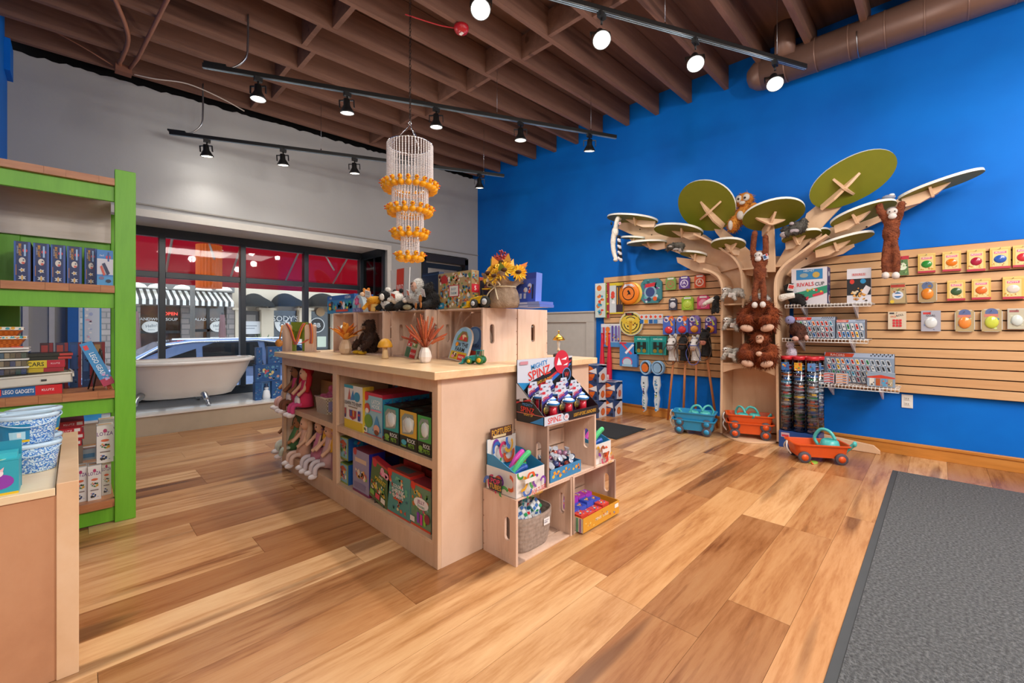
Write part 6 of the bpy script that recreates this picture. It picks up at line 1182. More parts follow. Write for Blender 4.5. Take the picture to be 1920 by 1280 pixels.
# yellow tray of small boxes in the bottom right crate
yt = tray('sample_tray', 'yellow cardboard tray of small boxes in the bottom right crate', 'tray', (2.06, 1.335, .010), .36, .20, .075, .075, .003, '#d89a2c', [('r', 0, 0, 1, 1, '#d89a30'), ('t', 'MINIS  MINIS', .5, .5, .22, '#f0e0c0', 0, .6), ('b', 440, 12, .02, .1, .98, .9, ['#c85a2c', '#6a9ac8', '#e8c86a'], .04), ('r', .86, .55, .97, .85, '#f0ece4')], [('r', 0, 0, 1, 1, '#d8cfc0')]+[('r', i*.1+.01, 0, i*.1+.05, 1, ['#c83a4a', '#3a7ac0', '#e8a83a', '#3a9a6a', '#8a4a9a'][i % 5]) for i in range(10)], inner='#c8882a')
b0 = {}
for r_ in range(3):
    for i in range(4):
        c = [('#d84a3a', 'red'), ('#3a5ac8', 'blue'), ('#a83ab0', 'magenta')][r_]; p = (1.925+.068*i, 1.355+.058*r_, .016+.02*r_+(.012 if (i+r_) % 3 == 0 else 0))
        lab = f'small {c[1]} gift box, {("first", "second", "third", "fourth")[i]} along the {("front", "middle", "back")[r_]} row of the yellow tray'
        if i == 0: b0[r_] = carton('mini_box', lab, 'box', p, (.064, .054, .062), 0, F=[('r', 0, 0, 1, 1, c[0])], T=[('r', 0, 0, 1, 1, c[0]), ('b', 450+r_, 12, .05, .05, .95, .95, ['#e8a8c0', '#f0d060', '#7ac0e0', '#e0603a', '#5a3aa0'], .22)], body=c[0], group=f'small boxes in the yellow tray')
        else: dup(b0[r_], p, None, lab)
# ================================================================ SLATWALL AND HANGING STOCK
XS = 4.962
def slatwall(lab, ya, yb, z0=.535, n=16, p=.0762):
    t = thing('slatwall_panel', lab, 'display panel', (4.982, 0, 0)); box('backing', (-.004, ya, z0), (.006, yb, z0+n*p), K('#3a2415', .7), t); s0 = None
    for i in range(n):
        if s0 is None: s0 = box('slat', (-.020, ya, .0045), (-.0045, yb, p-.0045), SLATM, t, .0015); o = s0
        else: o = bpy.data.objects.new('slat', s0.data); COL.objects.link(o); o.parent = t; b = o.modifiers.new('bevel', 'BEVEL'); b.width = .0015; b.segments = 1; b.limit_method = 'ANGLE'
        o.location = (0, 0, z0+p*i)
    return t
slatwall('maple slatwall panel left of the wooden tree', 1.60, 3.185)
slatwall('maple slatwall panel right of the wooden tree', -1.3, 1.02)
def wr(x0, y0, x1, y1, x=4.93):
    a, b = onx(x0, HZ, x), onx(x1, HZ, x); ym = (a.y+b.y)/2; zt = onx((x0+x1)/2, y0, x).z; zb = onx((x0+x1)/2, y1, x).z
    return ym, abs(a.y-b.y), zb, zt-zb
def outline(kind, w, h):
    if kind == 'round': return [(w/2*math.cos(2*PI*i/24), h/2+h/2*math.sin(2*PI*i/24)) for i in range(24)]
    if kind == 'tab': return [(-w/2, 0), (w/2, 0), (w/2, h*.82), (w*.36, h*.93), (w*.16, h), (-w*.16, h), (-w*.36, h*.93), (-w/2, h*.82)]
    if kind == 'trap': return [(-w*.5, 0), (w*.5, 0), (w*.38, h), (-w*.38, h)]
    if kind == 'oct': c = min(w, h)*.18; return [(-w/2+c, 0), (w/2-c, 0), (w/2, c), (w/2, h-c), (w/2-c, h), (-w/2+c, h), (-w/2, h-c), (-w/2, c)]
    return [(-w/2, 0), (w/2, 0), (w/2, h), (-w/2, h)]
def hang(name, lab, px, F, kind='rect', th=.006, body='#d8d4cc', n=1, x=4.93, blister=None, group=None, bag=0, cat='toy', gap=.014):
    y, w, z, h = wr(*px, x)
    t = thing(name, lab, cat, (x, y, z), WALL, group)
    MB().prism(outline(kind, w, h), -th, 0, K(body, .45), RX).build('card', t, (0, 0, 0), bev=.001)
    if F:
        if kind != 'rect' and F[0][:5] == ('r', 0, 0, 1, 1): F = [('p', [(x_/w+.5, z_/h) for x_, z_ in outline(kind, w, h)], F[0][5])]+list(F[1:])
        deco('card_print', t, (-w/2, -.0005, 0), (w, 0, 0), (0, 0, h), F)
    if blister: cx_, cz_, rx_, rz_, c, dep = blister; MB().ball(((cx_-.5)*w, -.002, cz_*h), (rx_*w, dep, rz_*h), K(c, .15, coat=.7) if isinstance(c, str) else c, 16).build('blister', t)
    if bag: 
        m = MB(); m.ball((0, .0, h*.45), (w*.48, bag, h*.46), glass('bag_plastic', (.95, .97, 1, 1), .10), 12).build('bag', t)
    MB().tube([(0, 0, h*.93), (0, XS-x-.002, h*.93)], .0025, CHROME, 6).tube([(0, -.012, h*.93), (0, -.018, h*.95)], .0025, CHROME, 6).tube([(0, 0, h*.93), (0, -.012, h*.93)], .0025, CHROME, 6).build('hook', t)
    for k in range(1, n):
        r = thing(name, lab+f', {("second", "third", "fourth", "fifth")[k-1]} on its hook', cat, (x+gap*k, y, z), WALL, group)
        for c in t.children:
            if c.name.startswith(('card', 'blister')): q = c.copy(); COL.objects.link(q); q.parent = r
    return t
# --- left panel
hang('ball_pack', 'clear pack of orange and blue balls at the left edge of the slatwall', (1116, 531, 1135, 595), [('r', 0, 0, 1, 1, '#c8d8d4'), ('r', 0, .78, 1, 1, '#d8e0dc'), ('d', .4, .86, .24, '#d8742c'), ('b', 501, 18, .05, .05, .95, .72, ['#e0762c', '#e8e4dc', '#3a9cc0', '#d83a2c'], .4)], n=1, x=4.92)
hang('toy_pack', 'tall green and red toy pack beside the ball pack', (1134, 530, 1143, 596), [('r', 0, 0, .4, 1, '#7aa83a'), ('r', .4, 0, 1, 1, '#a8303a'), ('b', 502, 8, 0, .05, 1, .95, ['#d8c83a', '#4a2a1a'], .6)], x=4.935)
hang('toy_pack', 'yellow edged launcher toy pack in the top row', (1143, 530, 1168, 588), [('r', 0, 0, 1, 1, '#d8c02c'), ('r', .0, .04, .5, .92, '#c8d0d4'), ('r', .5, .05, 1, .9, '#3a2f3a'), ('b', 503, 10, .02, .3, .5, .85, ['#4a8a4a', '#d84a3a', '#2a4a8a', '#f0f0f0'], .3), ('r', .56, .3, .64, .85, '#c8902c'), ('r', .74, .3, .82, .85, '#8a6a2c'), ('r', .9, .3, .97, .85, '#c8902c')], body='#d8c02c', n=2)
y, w, z, h = wr(1160, 529, 1199, 571, 4.90)
for k, (c, lab) in enumerate((('#e8801c', 'orange throwing disc with a black figure logo in the top row'), ('#e8c04a', 'yellow throwing disc hanging behind the orange one'))):
    fd = thing('throwing_disc', lab, 'toy', (4.90+.03*k, y-.03*k, z+.0*k), WALL); M_ = Matrix.Translation((0, 0, h/2)) @ Matrix.Rotation(PI/2, 4, 'X'); r = h/2
    MB().lathe([(1e-5, .012), (r*.7, .012), (r*.95, .006), (r, -.004), (r*.97, -.010)], K(c, .35), 30, M_).build('disc', fd)
    if k == 0: deco('disc_print', fd, (-r, -.013, 0), (2*r, 0, 0), (0, 0, 2*r), [('d', .5, .5, .31, '#2a1a14'), ('d', .5, .5, .27, '#e07a2c'), ('p', [(.42, .4), (.5, .52), (.44, .6), (.5, .66), (.58, .56), (.62, .44), (.52, .46)], '#1c1210'), ('p', [(.2, .72), (.32, .92), (.68, .92), (.8, .76), (.5, .86)], '#d8d8e0'), ('t', 'DISC', .5, .87, .07, '#3a4a8a', 0, .3)])
hang('toy_pack', 'teal space themed disc pack in the top row', (1202, 522, 1241, 568), [('r', 0, 0, 1, 1, '#3f7f86'), ('b', 505, 30, 0, 0, 1, 1, ['#2a5a64', '#5aa8a8', '#7a4a8a', '#1c2a3a', '#c8d4d8'], .22), ('d', .45, .45, .3, '#8ab0c0'), ('d', .45, .45, .22, '#3a4a80'), ('p', [(.2, .78), (.7, .84), (.66, .68), (.24, .64)], '#c8303a'), ('d', .68, .18, .1, '#d8602c'), ('d', .4, .16, .1, '#2a3a5a')], kind='oct', body='#3a6a74', n=2)
yo = [((1248, 519, 1267, 543), '#7a9a4a', '#a86a4a', 'green'), ((1273, 517, 1293, 541), '#5a3a90', '#d8d0e4', 'purple'), ((1302, 514, 1322, 539), '#d8562c', '#f0d8c8', 'orange'), ((1254, 558, 1269, 581), '#3a3a4a', '#c8c8d0', 'grey'), ((1278, 555, 1300, 581), '#8ab02c', '#b8d04a', 'lime green'), ((1307, 553, 1330, 579), '#c83a6a', '#e090a8', 'pink')]
for i, (px, a, b_, c) in enumerate(yo):
    hang('yoyo_pack', f'small {c} carded spinning toy, {"upper" if i < 3 else "second"} row of the left slatwall', px, [('r', 0, 0, 1, 1, a), ('r', .2, .80, .8, .92, '#e0e0e0'), ('d', .5, .4, .38, b_), ('d', .5, .4, .28, a), ('p', [(.3, .3), (.5, .62), (.7, .3), (.5, .4)], b_), ('b', 510+i, 6, .05, .05, .95, .7, [b_, a], .14)], kind='tab', body=a, n=2, blister=(.5, .4, .32, .26, b_, .012) if i > 2 else None, group='small carded toys on the left slatwall')
tg = hang('target_game', 'round yellow tiger faced target game on the slatwall', (1161, 584, 1205, 629), [('d', .5, .5, .47, '#d8c86a', .47), ('d', .5, .5, .42, '#3a3222', .42), ('d', .5, .5, .38, '#d8c04a', .38), ('d', .5, .5, .30, '#4a4028', .30), ('d', .5, .5, .26, '#e0c85a', .26), ('p', [(.1, .62), (.22, .8), (.4, .6), (.42, .45), (.2, .5)], '#d8b83a'), ('p', [(.9, .62), (.78, .8), (.6, .6), (.58, .45), (.8, .5)], '#d8b83a'), ('p', [(.42, .62), (.58, .62), (.54, .08), (.46, .08)], '#c89a2a'), ('r', .28, .84, .62, .95, '#2a2420'), ('t', 'TIGER', .45, .89, .06, '#c8402c', 0, .3), ('b', 520, 10, .2, .3, .8, .7, ['#8a3a2a', '#3a3020'], .07)], kind='round', body='#c8c8c0', n=2)
hang('blister_strip', 'strip of small boxed toys in white and blue', (1199, 589, 1243, 607), [('r', 0, 0, 1, 1, '#c4ccd4')]+[e for i in range(5) for e in (('r', .02+i*.2, .52, .18+i*.2, .95, '#d8d8d8'), ('d', .1+i*.2, .74, .055, '#d8482c'), ('r', .02+i*.2, .05, .18+i*.2, .45, ['#2a6aa8', '#d8a02c', '#2a5a98', '#3a7ab8', '#c8c8d0'][i]))])
for i, px in enumerate(((1243, 592, 1265, 627), (1268, 592, 1290, 626), (1291, 591, 1313, 625), (1322, 592, 1343, 625))):
    bc_ = '#d8303a' if i < 2 else '#e0902c'
    hang('paddle_ball_pack', f'{("first", "second", "third", "fourth")[i]} purple ball toy pack with {"red" if i < 2 else "yellow"} ball', px, [('r', 0, 0, 1, 1, '#4a6ac0' if i < 2 else '#5a3f90'), ('d', .3, .8, .22, '#e8e4e8'), ('d', .7, .85, .22, '#e06a2c' if i < 2 else '#8a7ac0'), ('p', [(.55, .9), (.9, .5), (.7, .45)], '#e8a03a' if i < 2 else '#c8d04a'), ('d', .3, .78, .12, '#3a4a90'), ('b', 530+i, 8, .05, .35, .95, .95, ['#d8d8f0', '#d85a3a', '#2a3a80', '#c8b83a'], .18)], kind='tab', body='#6a80c8', blister=(.5, .24, .34, .2, bc_, .022), n=2, group='ball toy packs on the left slatwall')
hang('dart_pack', 'white blue pack of foam balls and a red launcher', (1127, 607, 1163, 650), [('r', 0, 0, 1, 1, '#a8bcd8'), ('r', .0, .86, 1, 1, '#d8dce4'), ('r', .0, 0, 1, .2, '#4a86c0'), ('r', .1, .1, .2, .85, '#c83a4a'), ('d', .36, .76, .12, '#e07a2c'), ('d', .36, .55, .12, '#e07a2c'), ('d', .36, .34, .12, '#e07a2c'), ('d', .36, .14, .12, '#e07a2c'), ('r', .56, .25, .66, .92, '#5a4a9a'), ('r', .74, .25, .84, .92, '#6a5aa8'), ('r', .9, .25, .98, .92, '#8a70a8'), ('b', 540, 10, .52, .2, .98, .6, ['#c8a060', '#3a3a70'], .09)], n=2, x=4.92)
hang('sport_pack', 'blue boxed goal and racket toy set on the slatwall', (1162, 642, 1194, 687), [('r', 0, 0, 1, 1, '#3a80c8'), ('p', [(.1, .92), (.2, .95), (.75, .55), (.65, .5)], '#d8485a'), ('p', [(.75, .95), (.85, .9), (.4, .52), (.3, .58)], '#e8e8f0'), ('d', .45, .2, .3, '#d85a7a', .2), ('d', .45, .18, .25, '#b8d0e0', .16), ('r', .15, .0, .75, .1, '#9ac0d8'), ('r', 0, .94, .4, 1, '#c8303a')], body='#2f78c0', th=.05, x=4.905)
for i, px in enumerate(((1189, 630, 1218, 664), (1219, 630, 1249, 665))): hang('binocular_pack', f'teal packaged explorer binoculars, {("first", "second")[i]} from the left', px, [('r', 0, 0, 1, 1, '#1f9a94'), ('r', .08, .08, .92, .7, '#1a7a78'), ('t', 'EXPLORE', .5, .84, .09, '#c8e8e0', 0, .6), ('r', .2, .18, .42, .68, '#1c2a24'), ('r', .56, .18, .78, .68, '#1c2a24'), ('d', .31, .2, .12, '#8a7a2c'), ('d', .67, .2, .12, '#8a7a2c'), ('r', .42, .4, .56, .5, '#2a3a34'), ('r', .0, .92, 1, 1, '#17827e')], body='#178a84', th=.05, x=4.905, group='teal binocular packs')
for i, x in enumerate((1129, 1141)):
    p = onx(x, 625, 4.90); zb = onx(x, 722, 4.90).z; h = p.z-zb; t = thing('toy_bat', f'long red plastic bat with a yellow tip hanging on the slatwall, {("left", "right")[i]} one', 'bat', (4.90+.02*i, p.y, zb), 0, 'red plastic bats')
    MB().lathe([(.035, .012), (.036, .05), (.034, h*.45), (.020, h*.75), (.014, h*.9), (.014, h)], K('#cf1f3c', .3), 16).build('barrel', t); MB().lathe([(1e-5, 0), (.03, 0), (.036, .014)], '#d8a82c', 16).build('tip', t); MB().lathe([(.018, h-.004), (.02, h+.006), (1e-5, h+.008)], '#b01a30', 12).build('knob', t)
    deco('label', t, (-.037, .015, .04), (0, -.03, 0), (0, 0, .10), [('r', 0, 0, 1, 1, '#e8d8d8'), ('t', 'BAT', .5, .5, .6, '#c8203c', PI/2, .7)])
for i, (px, c) in enumerate((((1199, 676, 1221, 705), '#d8702c'), ((1220, 677, 1246, 705), '#8ab0d0'))):
    y, w, z, h = wr(*px, 4.90); t = thing('flip_toy', ('orange and blue', 'pale blue')[i]+' looped handle with printed streamer tail hanging on the slatwall', 'toy', (4.90, y, z), WALL)
    for k in range(3):
        m = MB(); o_ = [(.40*w*math.cos(a), h*.55+.42*h*math.sin(a)) for a in [2*PI*q/24 for q in range(24)]]
        m.tube([(x_, .02*k, z_) for x_, z_ in o_], .011, K(['#8ab4d8', '#6aa0d0', '#a8c4dc'][k], .3), 8, True); m.build('handle_loop', t)
    MB().lathe([(1e-5, -.002), (w*.28, -.002), (w*.28, .002), (1e-5, .002)], K(c), 20, Matrix.Translation((0, -.012, h*.55)) @ Matrix.Rotation(PI/2, 4, 'X'), False, 1, 1.2).build('centre_disc', t)
    L = z-onx((px[0]+px[2])/2, 772, 4.90).z; sn_ = [(-.036, 0), (.036, 0), (.044, -L*.25), (.022, -L*.45), (.036, -L*.62), (.016, -L*.95), (-.010, -L), (-.028, -L*.7), (-.018, -L*.45), (-.044, -L*.22)]
    MB().prism(sn_, 0, .03, K('#c8d4dc', .5), RX).build('tail', t)
    deco('tail_print', t, (-.03, -.031, -L*.96), (.05, 0, 0), (0, 0, L*.92), [('b', 550+i, 34, 0, 0, 1, 1, (['#20303a', '#e8ecec', '#2a6aa0', '#3a8a8a', '#7a4aa0'], ['#8ab8d8', '#e8eef4', '#6aa0c8', '#c8d8a0', '#3a80b8'])[i], .5), ('r', .2, 0, .7, .05, ('#d8702c', '#3a90d0')[i])])
# hobby horses
def horse(lab, hx, hy0, hy1, fx_, fy, col, nose, mane, bridle):
    p = onx(hx, (hy0+hy1)/2, 4.80); zt = onx(hx, hy0, 4.80).z; zb = onx(hx, hy1, 4.80).z; q = Vector((4.90, onx(fx_, HZ, 4.90).y, 0)); s = (zt-zb)/.32
    t = thing('hobby_horse', lab, 'hobby horse', (4.80, p.y, zb), WALL, 'hobby horses by the tree')
    F_ = FUR(*col); m = MB().tube(bez([(0, .04, 0), (0, .045, .07), (0, .035, .15), (0, .01, .235)]), [.064, .062, .06, .058, .056, .056, .056, .055, .054, .053, .052, .052, .052, .052, .051, .050, .05, .05, .048], F_, 12).ball((0, -.0, .235), (.052, .055, .05), F_, 12).ball((0, -.045, .185), (.042, .045, .05), F_, 12)
    for s_ in (-1, 1): m.ball((s_*.036, .03, .292), (.014, .010, .032), F_, 8, None, (0, s_*.25, 0))
    remesh(m, 'head', t, F_, .008, 4)
    MB().ball((0, -.066, .158), (.036, .028, .032), K(nose, .9), 12).build('muzzle', t)
    q2 = MB()
    for s_ in (-1, 1): q2.ball((s_*.036, -.042, .232), .009, K('#120e0c', .1), 8).ball((s_*.014, -.094, .162), .005, '#1a1210', 6)
    q2.build('eyes', t)
    mn = MB()
    for k in range(9): mn.ball((.012*(-1)**k, .062-.0*k, .30-.03*k), (.024, .022, .028), K(mane, .95), 8)
    mn.ball((0, -.02, .285), (.022, .02, .02), K(mane, .95), 8).build('mane', t)
    br_ = MB().tube([(.052*math.cos(a), -.045+.050*math.sin(a), .195) for a in [2*PI*k/18 for k in range(18)]], .005, K(bridle), 6, True).tube([(-.05, -.04, .195), (-.055, .0, .235), (-.03, .0, .285), (.03, .0, .285), (.055, 0, .235), (.05, -.04, .195)], .005, K(bridle), 6)
    br_.tube(bez([(-.05, -.04, .19), (-.09, -.05, .10), (-.03, -.07, -.03), (.05, -.06, -.02), (.085, -.05, .08), (.05, -.04, .19)]), .004, K(bridle), 6).build('bridle', t)
    M_ = t.matrix_basis.inverted() if False else (Matrix.Translation(t.location) @ Euler((0, 0, WALL)).to_matrix().to_4x4()).inverted()
    t.scale = (s, s, s); fl2 = M_ @ q; fl2 = Vector((fl2.x/s, fl2.y/s, (0.004-zb)/s))
    MB().tube([(0, .04, .02), fl2], .0135, K('#b5703f', .5), 8).build('stick', t)
    return t
horse('white hobby horse with grey muzzle, leftmost by the slatwall', 1260, 626, 677, 1252, 772, ('#cfcac6', '#e4e0dc'), '#9a9092', '#b8b2ae', '#4a3026')
horse('black hobby horse with a white blaze and brown bridle', 1282, 624, 677, 1281, 770, ('#141212', '#262222'), '#2a2222', '#0e0c0c', '#7a4a2c')
horse('second white hobby horse with blue bridle', 1303, 628, 677, 1304, 765, ('#cfcac6', '#e4e0dc'), '#b0907c', '#c0bab4', '#4a5aa8')
horse('large black hobby horse leaning beside the tree with a white tag', 1322, 614, 668, 1345, 768, ('#121111', '#242121'), '#b87a68', '#0c0b0b', '#3a2a22')
# basketball boxes, stacked by the wall
BB = [('r', 0, 0, 1, 1, '#26406e'), ('p', [(0, .0), (0, 1), (.25, 1), (.62, .5), (.3, 0)], '#d8d8dc'), ('d', .42, .52, .42, '#d8661c'), ('p', [(.02, .5), (.82, .56), (.84, .5), (.02, .44)], '#2c4a80'), ('p', [(.42, .94), (.45, .94), (.45, .1), (.42, .1)], '#3a1c10'), ('p', [(.4, .62), (.95, .85), (.98, .5)], '#e0e0e4'), ('d', .42, .2, .3, '#b8481c', .12), ('d', .88, .14, .09, '#1a2440')]
BR = [('r', 0, 0, 1, 1, '#d4d4da'), ('p', [(0, .5), (.0, 1), (.5, 1), (1, .8), (1, .95), (.5, .7)], '#26406e'), ('d', .6, .3, .22, '#c8602c'), ('d', .6, .3, .15, '#d8703a'), ('r', 0, 0, .15, 1, '#2a4a80'), ('d', .12, .4, .1, '#16203a')]
for i, (x, y, z) in enumerate(((4.40, 3.02, .0), (4.40, 3.02, .212), (4.40, 3.02, .424), (4.60, 2.92, .0), (4.60, 2.90, .212))):
    carton('basketball_box', f'blue and white boxed orange basketball, {("front stack bottom", "front stack middle", "front stack top", "wall side stack bottom", "wall side stack top")[i]}', 'box', (x, y, z), (.205, .205, .21), WALL+(.12 if i == 4 else .05 if i == 1 else 0), F=BB, R=BR, T=[('r', 0, 0, 1, 1, '#c8c8d0'), ('r', .2, .2, .8, .8, '#26406e')], body='#d0d0d6', group='stacked basketball boxes')
# --- right panel, putty tins and cards
put = [((1721, 475, 1754, 511), '#2f8a3a', 'green', 1), ((1767, 471, 1802, 508), '#e07a1c', 'orange', 1), ((1813, 467, 1848, 508), '#a81c3a', 'dark red', 1), ((1856, 463, 1895, 503), '#2a5ab0', 'blue', 1), ((1899, 459, 1938, 500), '#c82f3a', 'red', 1),
       ((1776, 525, 1810, 563), '#3a5a3a', 'dark green', 2), ((1822, 522, 1858, 561), '#e0702c', 'amber', 2), ((1880, 518, 1920, 560), '#d8ccc0', 'white', 2)]
for i, (px, c, nm, row) in enumerate(put):
    hang('putty_tin_pack', f'yellow bordered carded putty tin with a {nm} centre, {("upper", "middle")[row-1]} row', px, [('r', 0, 0, 1, 1, '#d8b45a'), ('r', .0, 0, 1, .10, '#b83048'), ('r', .0, .9, 1, 1, '#e0c070'), ('p', [(.12, .1), (.12, .88), (.88, .88), (.88, .1)], '#e0c888'), ('r', .2, .70, .8, .80, '#d86a8a'), ('t', 'PUTTY', .5, .75, .07, '#f0e4e4', 0, .5), ('b', 560+i, 10, .05, .12, .95, .3, ['#c89a3a', '#e8d8a8', '#b87a3a'], .12)], body='#c8a04a', blister=(.5, .44, .32, .19, c, .008), n=3, group='carded putty tins on the right slatwall', gap=.012)
    b_ = MB(); y, w, z, h = wr(*px); 
cards = [((1680, 480, 1704, 516), 'green and red game card tin behind the hanging monkey', [('r', 0, 0, 1, 1, '#5a7a4a'), ('r', 0, .82, 1, 1, '#b8283a'), ('d', .5, .45, .36, '#d8e0c8'), ('b', 571, 14, 0, .02, 1, .8, ['#2a3a2a', '#8ab06a', '#d8d8c0'], .2)], 'trap', None),
  ((1666, 531, 1701, 569), 'dotted border brain game card with a blue disc', [('r', 0, 0, 1, 1, '#8a7a5a'), ('r', .1, .04, .9, .96, '#b09a70'), ('r', .12, .8, .88, .94, '#a83a2c'), ('d', .5, .42, .3, '#c8d0d8'), ('d', .5, .42, .2, '#3a6aa0'), ('r', .25, .38, .75, .48, '#d8d8e0'), ('d', .2, .1, .12, '#d8b83a'), ('b', 572, 10, .08, .5, .92, .8, ['#6a8a4a', '#d8b06a', '#8a4a3a'], .16)], 'trap', None),
  ((1721, 528, 1757, 567), 'clear edged putty card with an orange tin', [('r', .04, .02, .96, .96, '#a89068'), ('d', .5, .8, .3, '#5a6a90'), ('b', 573, 12, .05, .1, .95, .9, ['#c8a05a', '#6a7aa0', '#8a6a3a'], .2)], 'oct', '#e0862c'),
  ((1665, 584, 1699, 617), 'white game pack with nine red squares', [('r', 0, 0, 1, 1, '#d4c4ac'), ('r', .08, .86, .35, .95, '#3a3a40'), ('t', 'ROLL', .66, .80, .12, '#4a4a4a', .3, .4), ('t', 'DICE', .3, .72, .09, '#d8602c', 0, .3)]+[('r', .26+.18*a, .14+.15*b_, .40+.18*a, .26+.15*b_, '#d0303a') for a in range(3) for b_ in range(3)], 'rect', None),
  ((1727, 582, 1764, 621), 'card with a glossy soccer ball game', [('r', 0, 0, 1, 1, '#a8a8b4'), ('r', .1, .82, .5, .92, '#c83a3a'), ('t', 'GOAL', .5, .76, .1, '#2a2a34', 0, .5), ('b', 574, 12, .04, .05, .96, .7, ['#7a8ab0', '#c8c0c8', '#5a6a8a'], .2)], 'rect', '#d8dcdc'),
  ((1790, 581, 1828, 622), 'clear edged putty card with a pumpkin orange tin, lowest row', [('r', .04, .02, .96, .96, '#b09a70'), ('d', .5, .84, .3, '#5a6a98'), ('r', .15, .66, .8, .78, '#c87a6a'), ('b', 575, 12, .05, .1, .95, .7, ['#c8a05a', '#5a7aa0', '#d8c890'], .2)], 'oct', '#e88a3a'),
  ((1839, 579, 1880, 622), 'clear edged putty card with a yellow green tin, lowest row', [('r', .04, .02, .96, .96, '#b09a70'), ('d', .5, .84, .3, '#5a6a98'), ('r', .15, .66, .8, .78, '#c87a6a'), ('b', 576, 12, .05, .1, .95, .7, ['#c8a05a', '#3a7a9a', '#c8d890'], .2)], 'oct', '#c8d04a'),
  ((1889, 578, 1925, 617), 'pale clear putty card at the end of the lowest row', [('r', .04, .02, .96, .96, '#bdb6a0'), ('r', .1, .82, .6, .92, '#9a5a5a'), ('b', 577, 10, .05, .1, .95, .75, ['#c8c8b0', '#a0b0b0', '#d8d0c0'], .25)], 'rect', '#d0d8d4')]
for px, lab, F, kind, bl in cards: hang('game_card', lab, px, F, kind, body='#c4c0b8', n=2, blister=(.5, .42, .33, .27, bl, .014) if bl else None)

# --- wire shelves
WWH = K('#dedcd8', .3)
def wire_shelf(lab, xa, xb, ypx, d=.30):
    a = onx(xa, HZ, 4.98-d).y; b = onx(xb, HZ, 4.98-d).y; z = onx((xa+xb)/2, ypx, 4.98-d).z
    t = thing('wire_shelf', lab, 'shelf', (4.962, 0, z)); m = MB()
    for x in (-.004, -d*.33, -d*.66, -d): m.tube([(x, b, 0), (x, a, 0)], .0035, WWH, 5)
    m.tube([(-d-.002, b, -.026), (-d-.002, a, -.026)], .0035, WWH, 5).build('long_wire', t); m = MB(); n_ = int((a-b)/.0245)
    for i in range(n_+1): y = b+(a-b)*i/n_; m.tube([(-.004, y, .004), (-d, y, .004), (-d-.003, y, 0), (-d-.003, y, -.028)], .0024, WWH, 4)
    m.build('cross_wires', t)['kind'] = 'stuff'
    for y in (b+.12, a-.12): MB().prism([(0, -.12), (0, .0), (-d+.03, 0), (-d+.03, -.02)], -.006, .006, K('#d4d4dc', .4), Matrix.Translation((0, y, -.006)) @ RX).build('bracket', t)
    return z+.0075
def sbox(name, lab, px, x, z, d, **k):
    y, w, z_, h = wr(*px, x); top_ = onx((px[0]+px[2])/2, px[1], x).z; return carton(name, lab, 'box', (x, y, z), (w, d, top_-z), WALL+k.pop('turn', 0), **k)
z1 = wire_shelf('upper white wire shelf holding the football game boxes', 1473, 1634, 570)
z2 = wire_shelf('middle white wire shelf holding two toy car packs', 1468, 1628, 636)
z3 = wire_shelf('lowest white wire shelf with the big toy car pack', 1522, 1686, 724)
sbox('game_box', 'white football table game box with a navy side, upper wire shelf', (1484, 502, 1551, 568), 4.74, z1, .15, F=[('r', 0, 0, 1, 1, '#d0cdd4'), ('r', .14, .68, .88, .96, '#2f7ab0'), ('d', .36, .8, .12, '#8a9a9a', .06), ('d', .7, .8, .1, '#b89a4a', .08), ('t', 'HELMET', .5, .92, .05, '#c8d8e4', 0, .3), ('t', 'RIVALS', .4, .55, .11, '#c8303a', .05, .48), ('t', 'CUP', .8, .55, .10, '#4a4a54', .05, .25), ('p', [(.02, .04), (.02, .3), (1, .5), (1, .3)], '#2f8a6a'), ('p', [(.12, .1), (.5, .22), (.48, .12), (.12, .03)], '#c8384a'), ('p', [(.6, .26), (.9, .34), (.9, .26), (.62, .2)], '#c8384a'), ('b', 581, 8, .1, .3, .9, .5, ['#c83a3a', '#e8e8e8', '#c8a83a'], .09)],
     R=[('r', 0, 0, 1, 1, '#2c3478'), ('r', 0, .68, 1, .70, '#1c2460'), ('d', .45, .82, .2, '#c8ccd8', .07), ('p', [(.15, .78), (.5, .9), (.85, .78), (.5, .82)], '#d8dce4'), ('t', 'RIVALS', .5, .55, .05, '#d8dcec', 0, .6), ('d', .5, .14, .3, '#e0e0e4', .12), ('d', .6, .16, .16, '#c8584a', .07), ('t', 'CUP', .5, .32, .06, '#c8cce0', 0, .6)], body='#2c3478')
for k in range(3): sbox('game_box', ('white and black tiger game pack on the upper wire shelf, front one', 'tiger game pack just behind the front one', 'rearmost tiger game pack')[k], (1588, 503, 1633, 568), 4.73+.045*k, z1, .03, F=[('r', 0, 0, 1, 1, '#d4d4dc'), ('r', 0, .22, 1, .7, '#22262c'), ('r', .2, .78, .8, .86, '#c8b0b4'), ('t', 'RIVALS', .5, .82, .07, '#c85a5a', 0, .5), ('d', .22, .62, .1, '#c8382c', .07), ('d', .68, .62, .12, '#2a8ac0', .07), ('b', 585, 30, .1, .02, .9, .45, ['#c88a4a', '#d8c8a8', '#3a2a1c', '#e0a85a'], .15), ('p', [(.6, .3), (.8, .5), (1, .42), (.85, .22)], '#e0dce0')], body='#c8ccd8')
CARS = ['#c8382c', '#2a6ab0', '#e0b02c', '#2a8a5a', '#5a6a7a', '#d8702c', '#3a3f4a', '#8a3a4a', '#4aa0c0', '#c8ccd0']
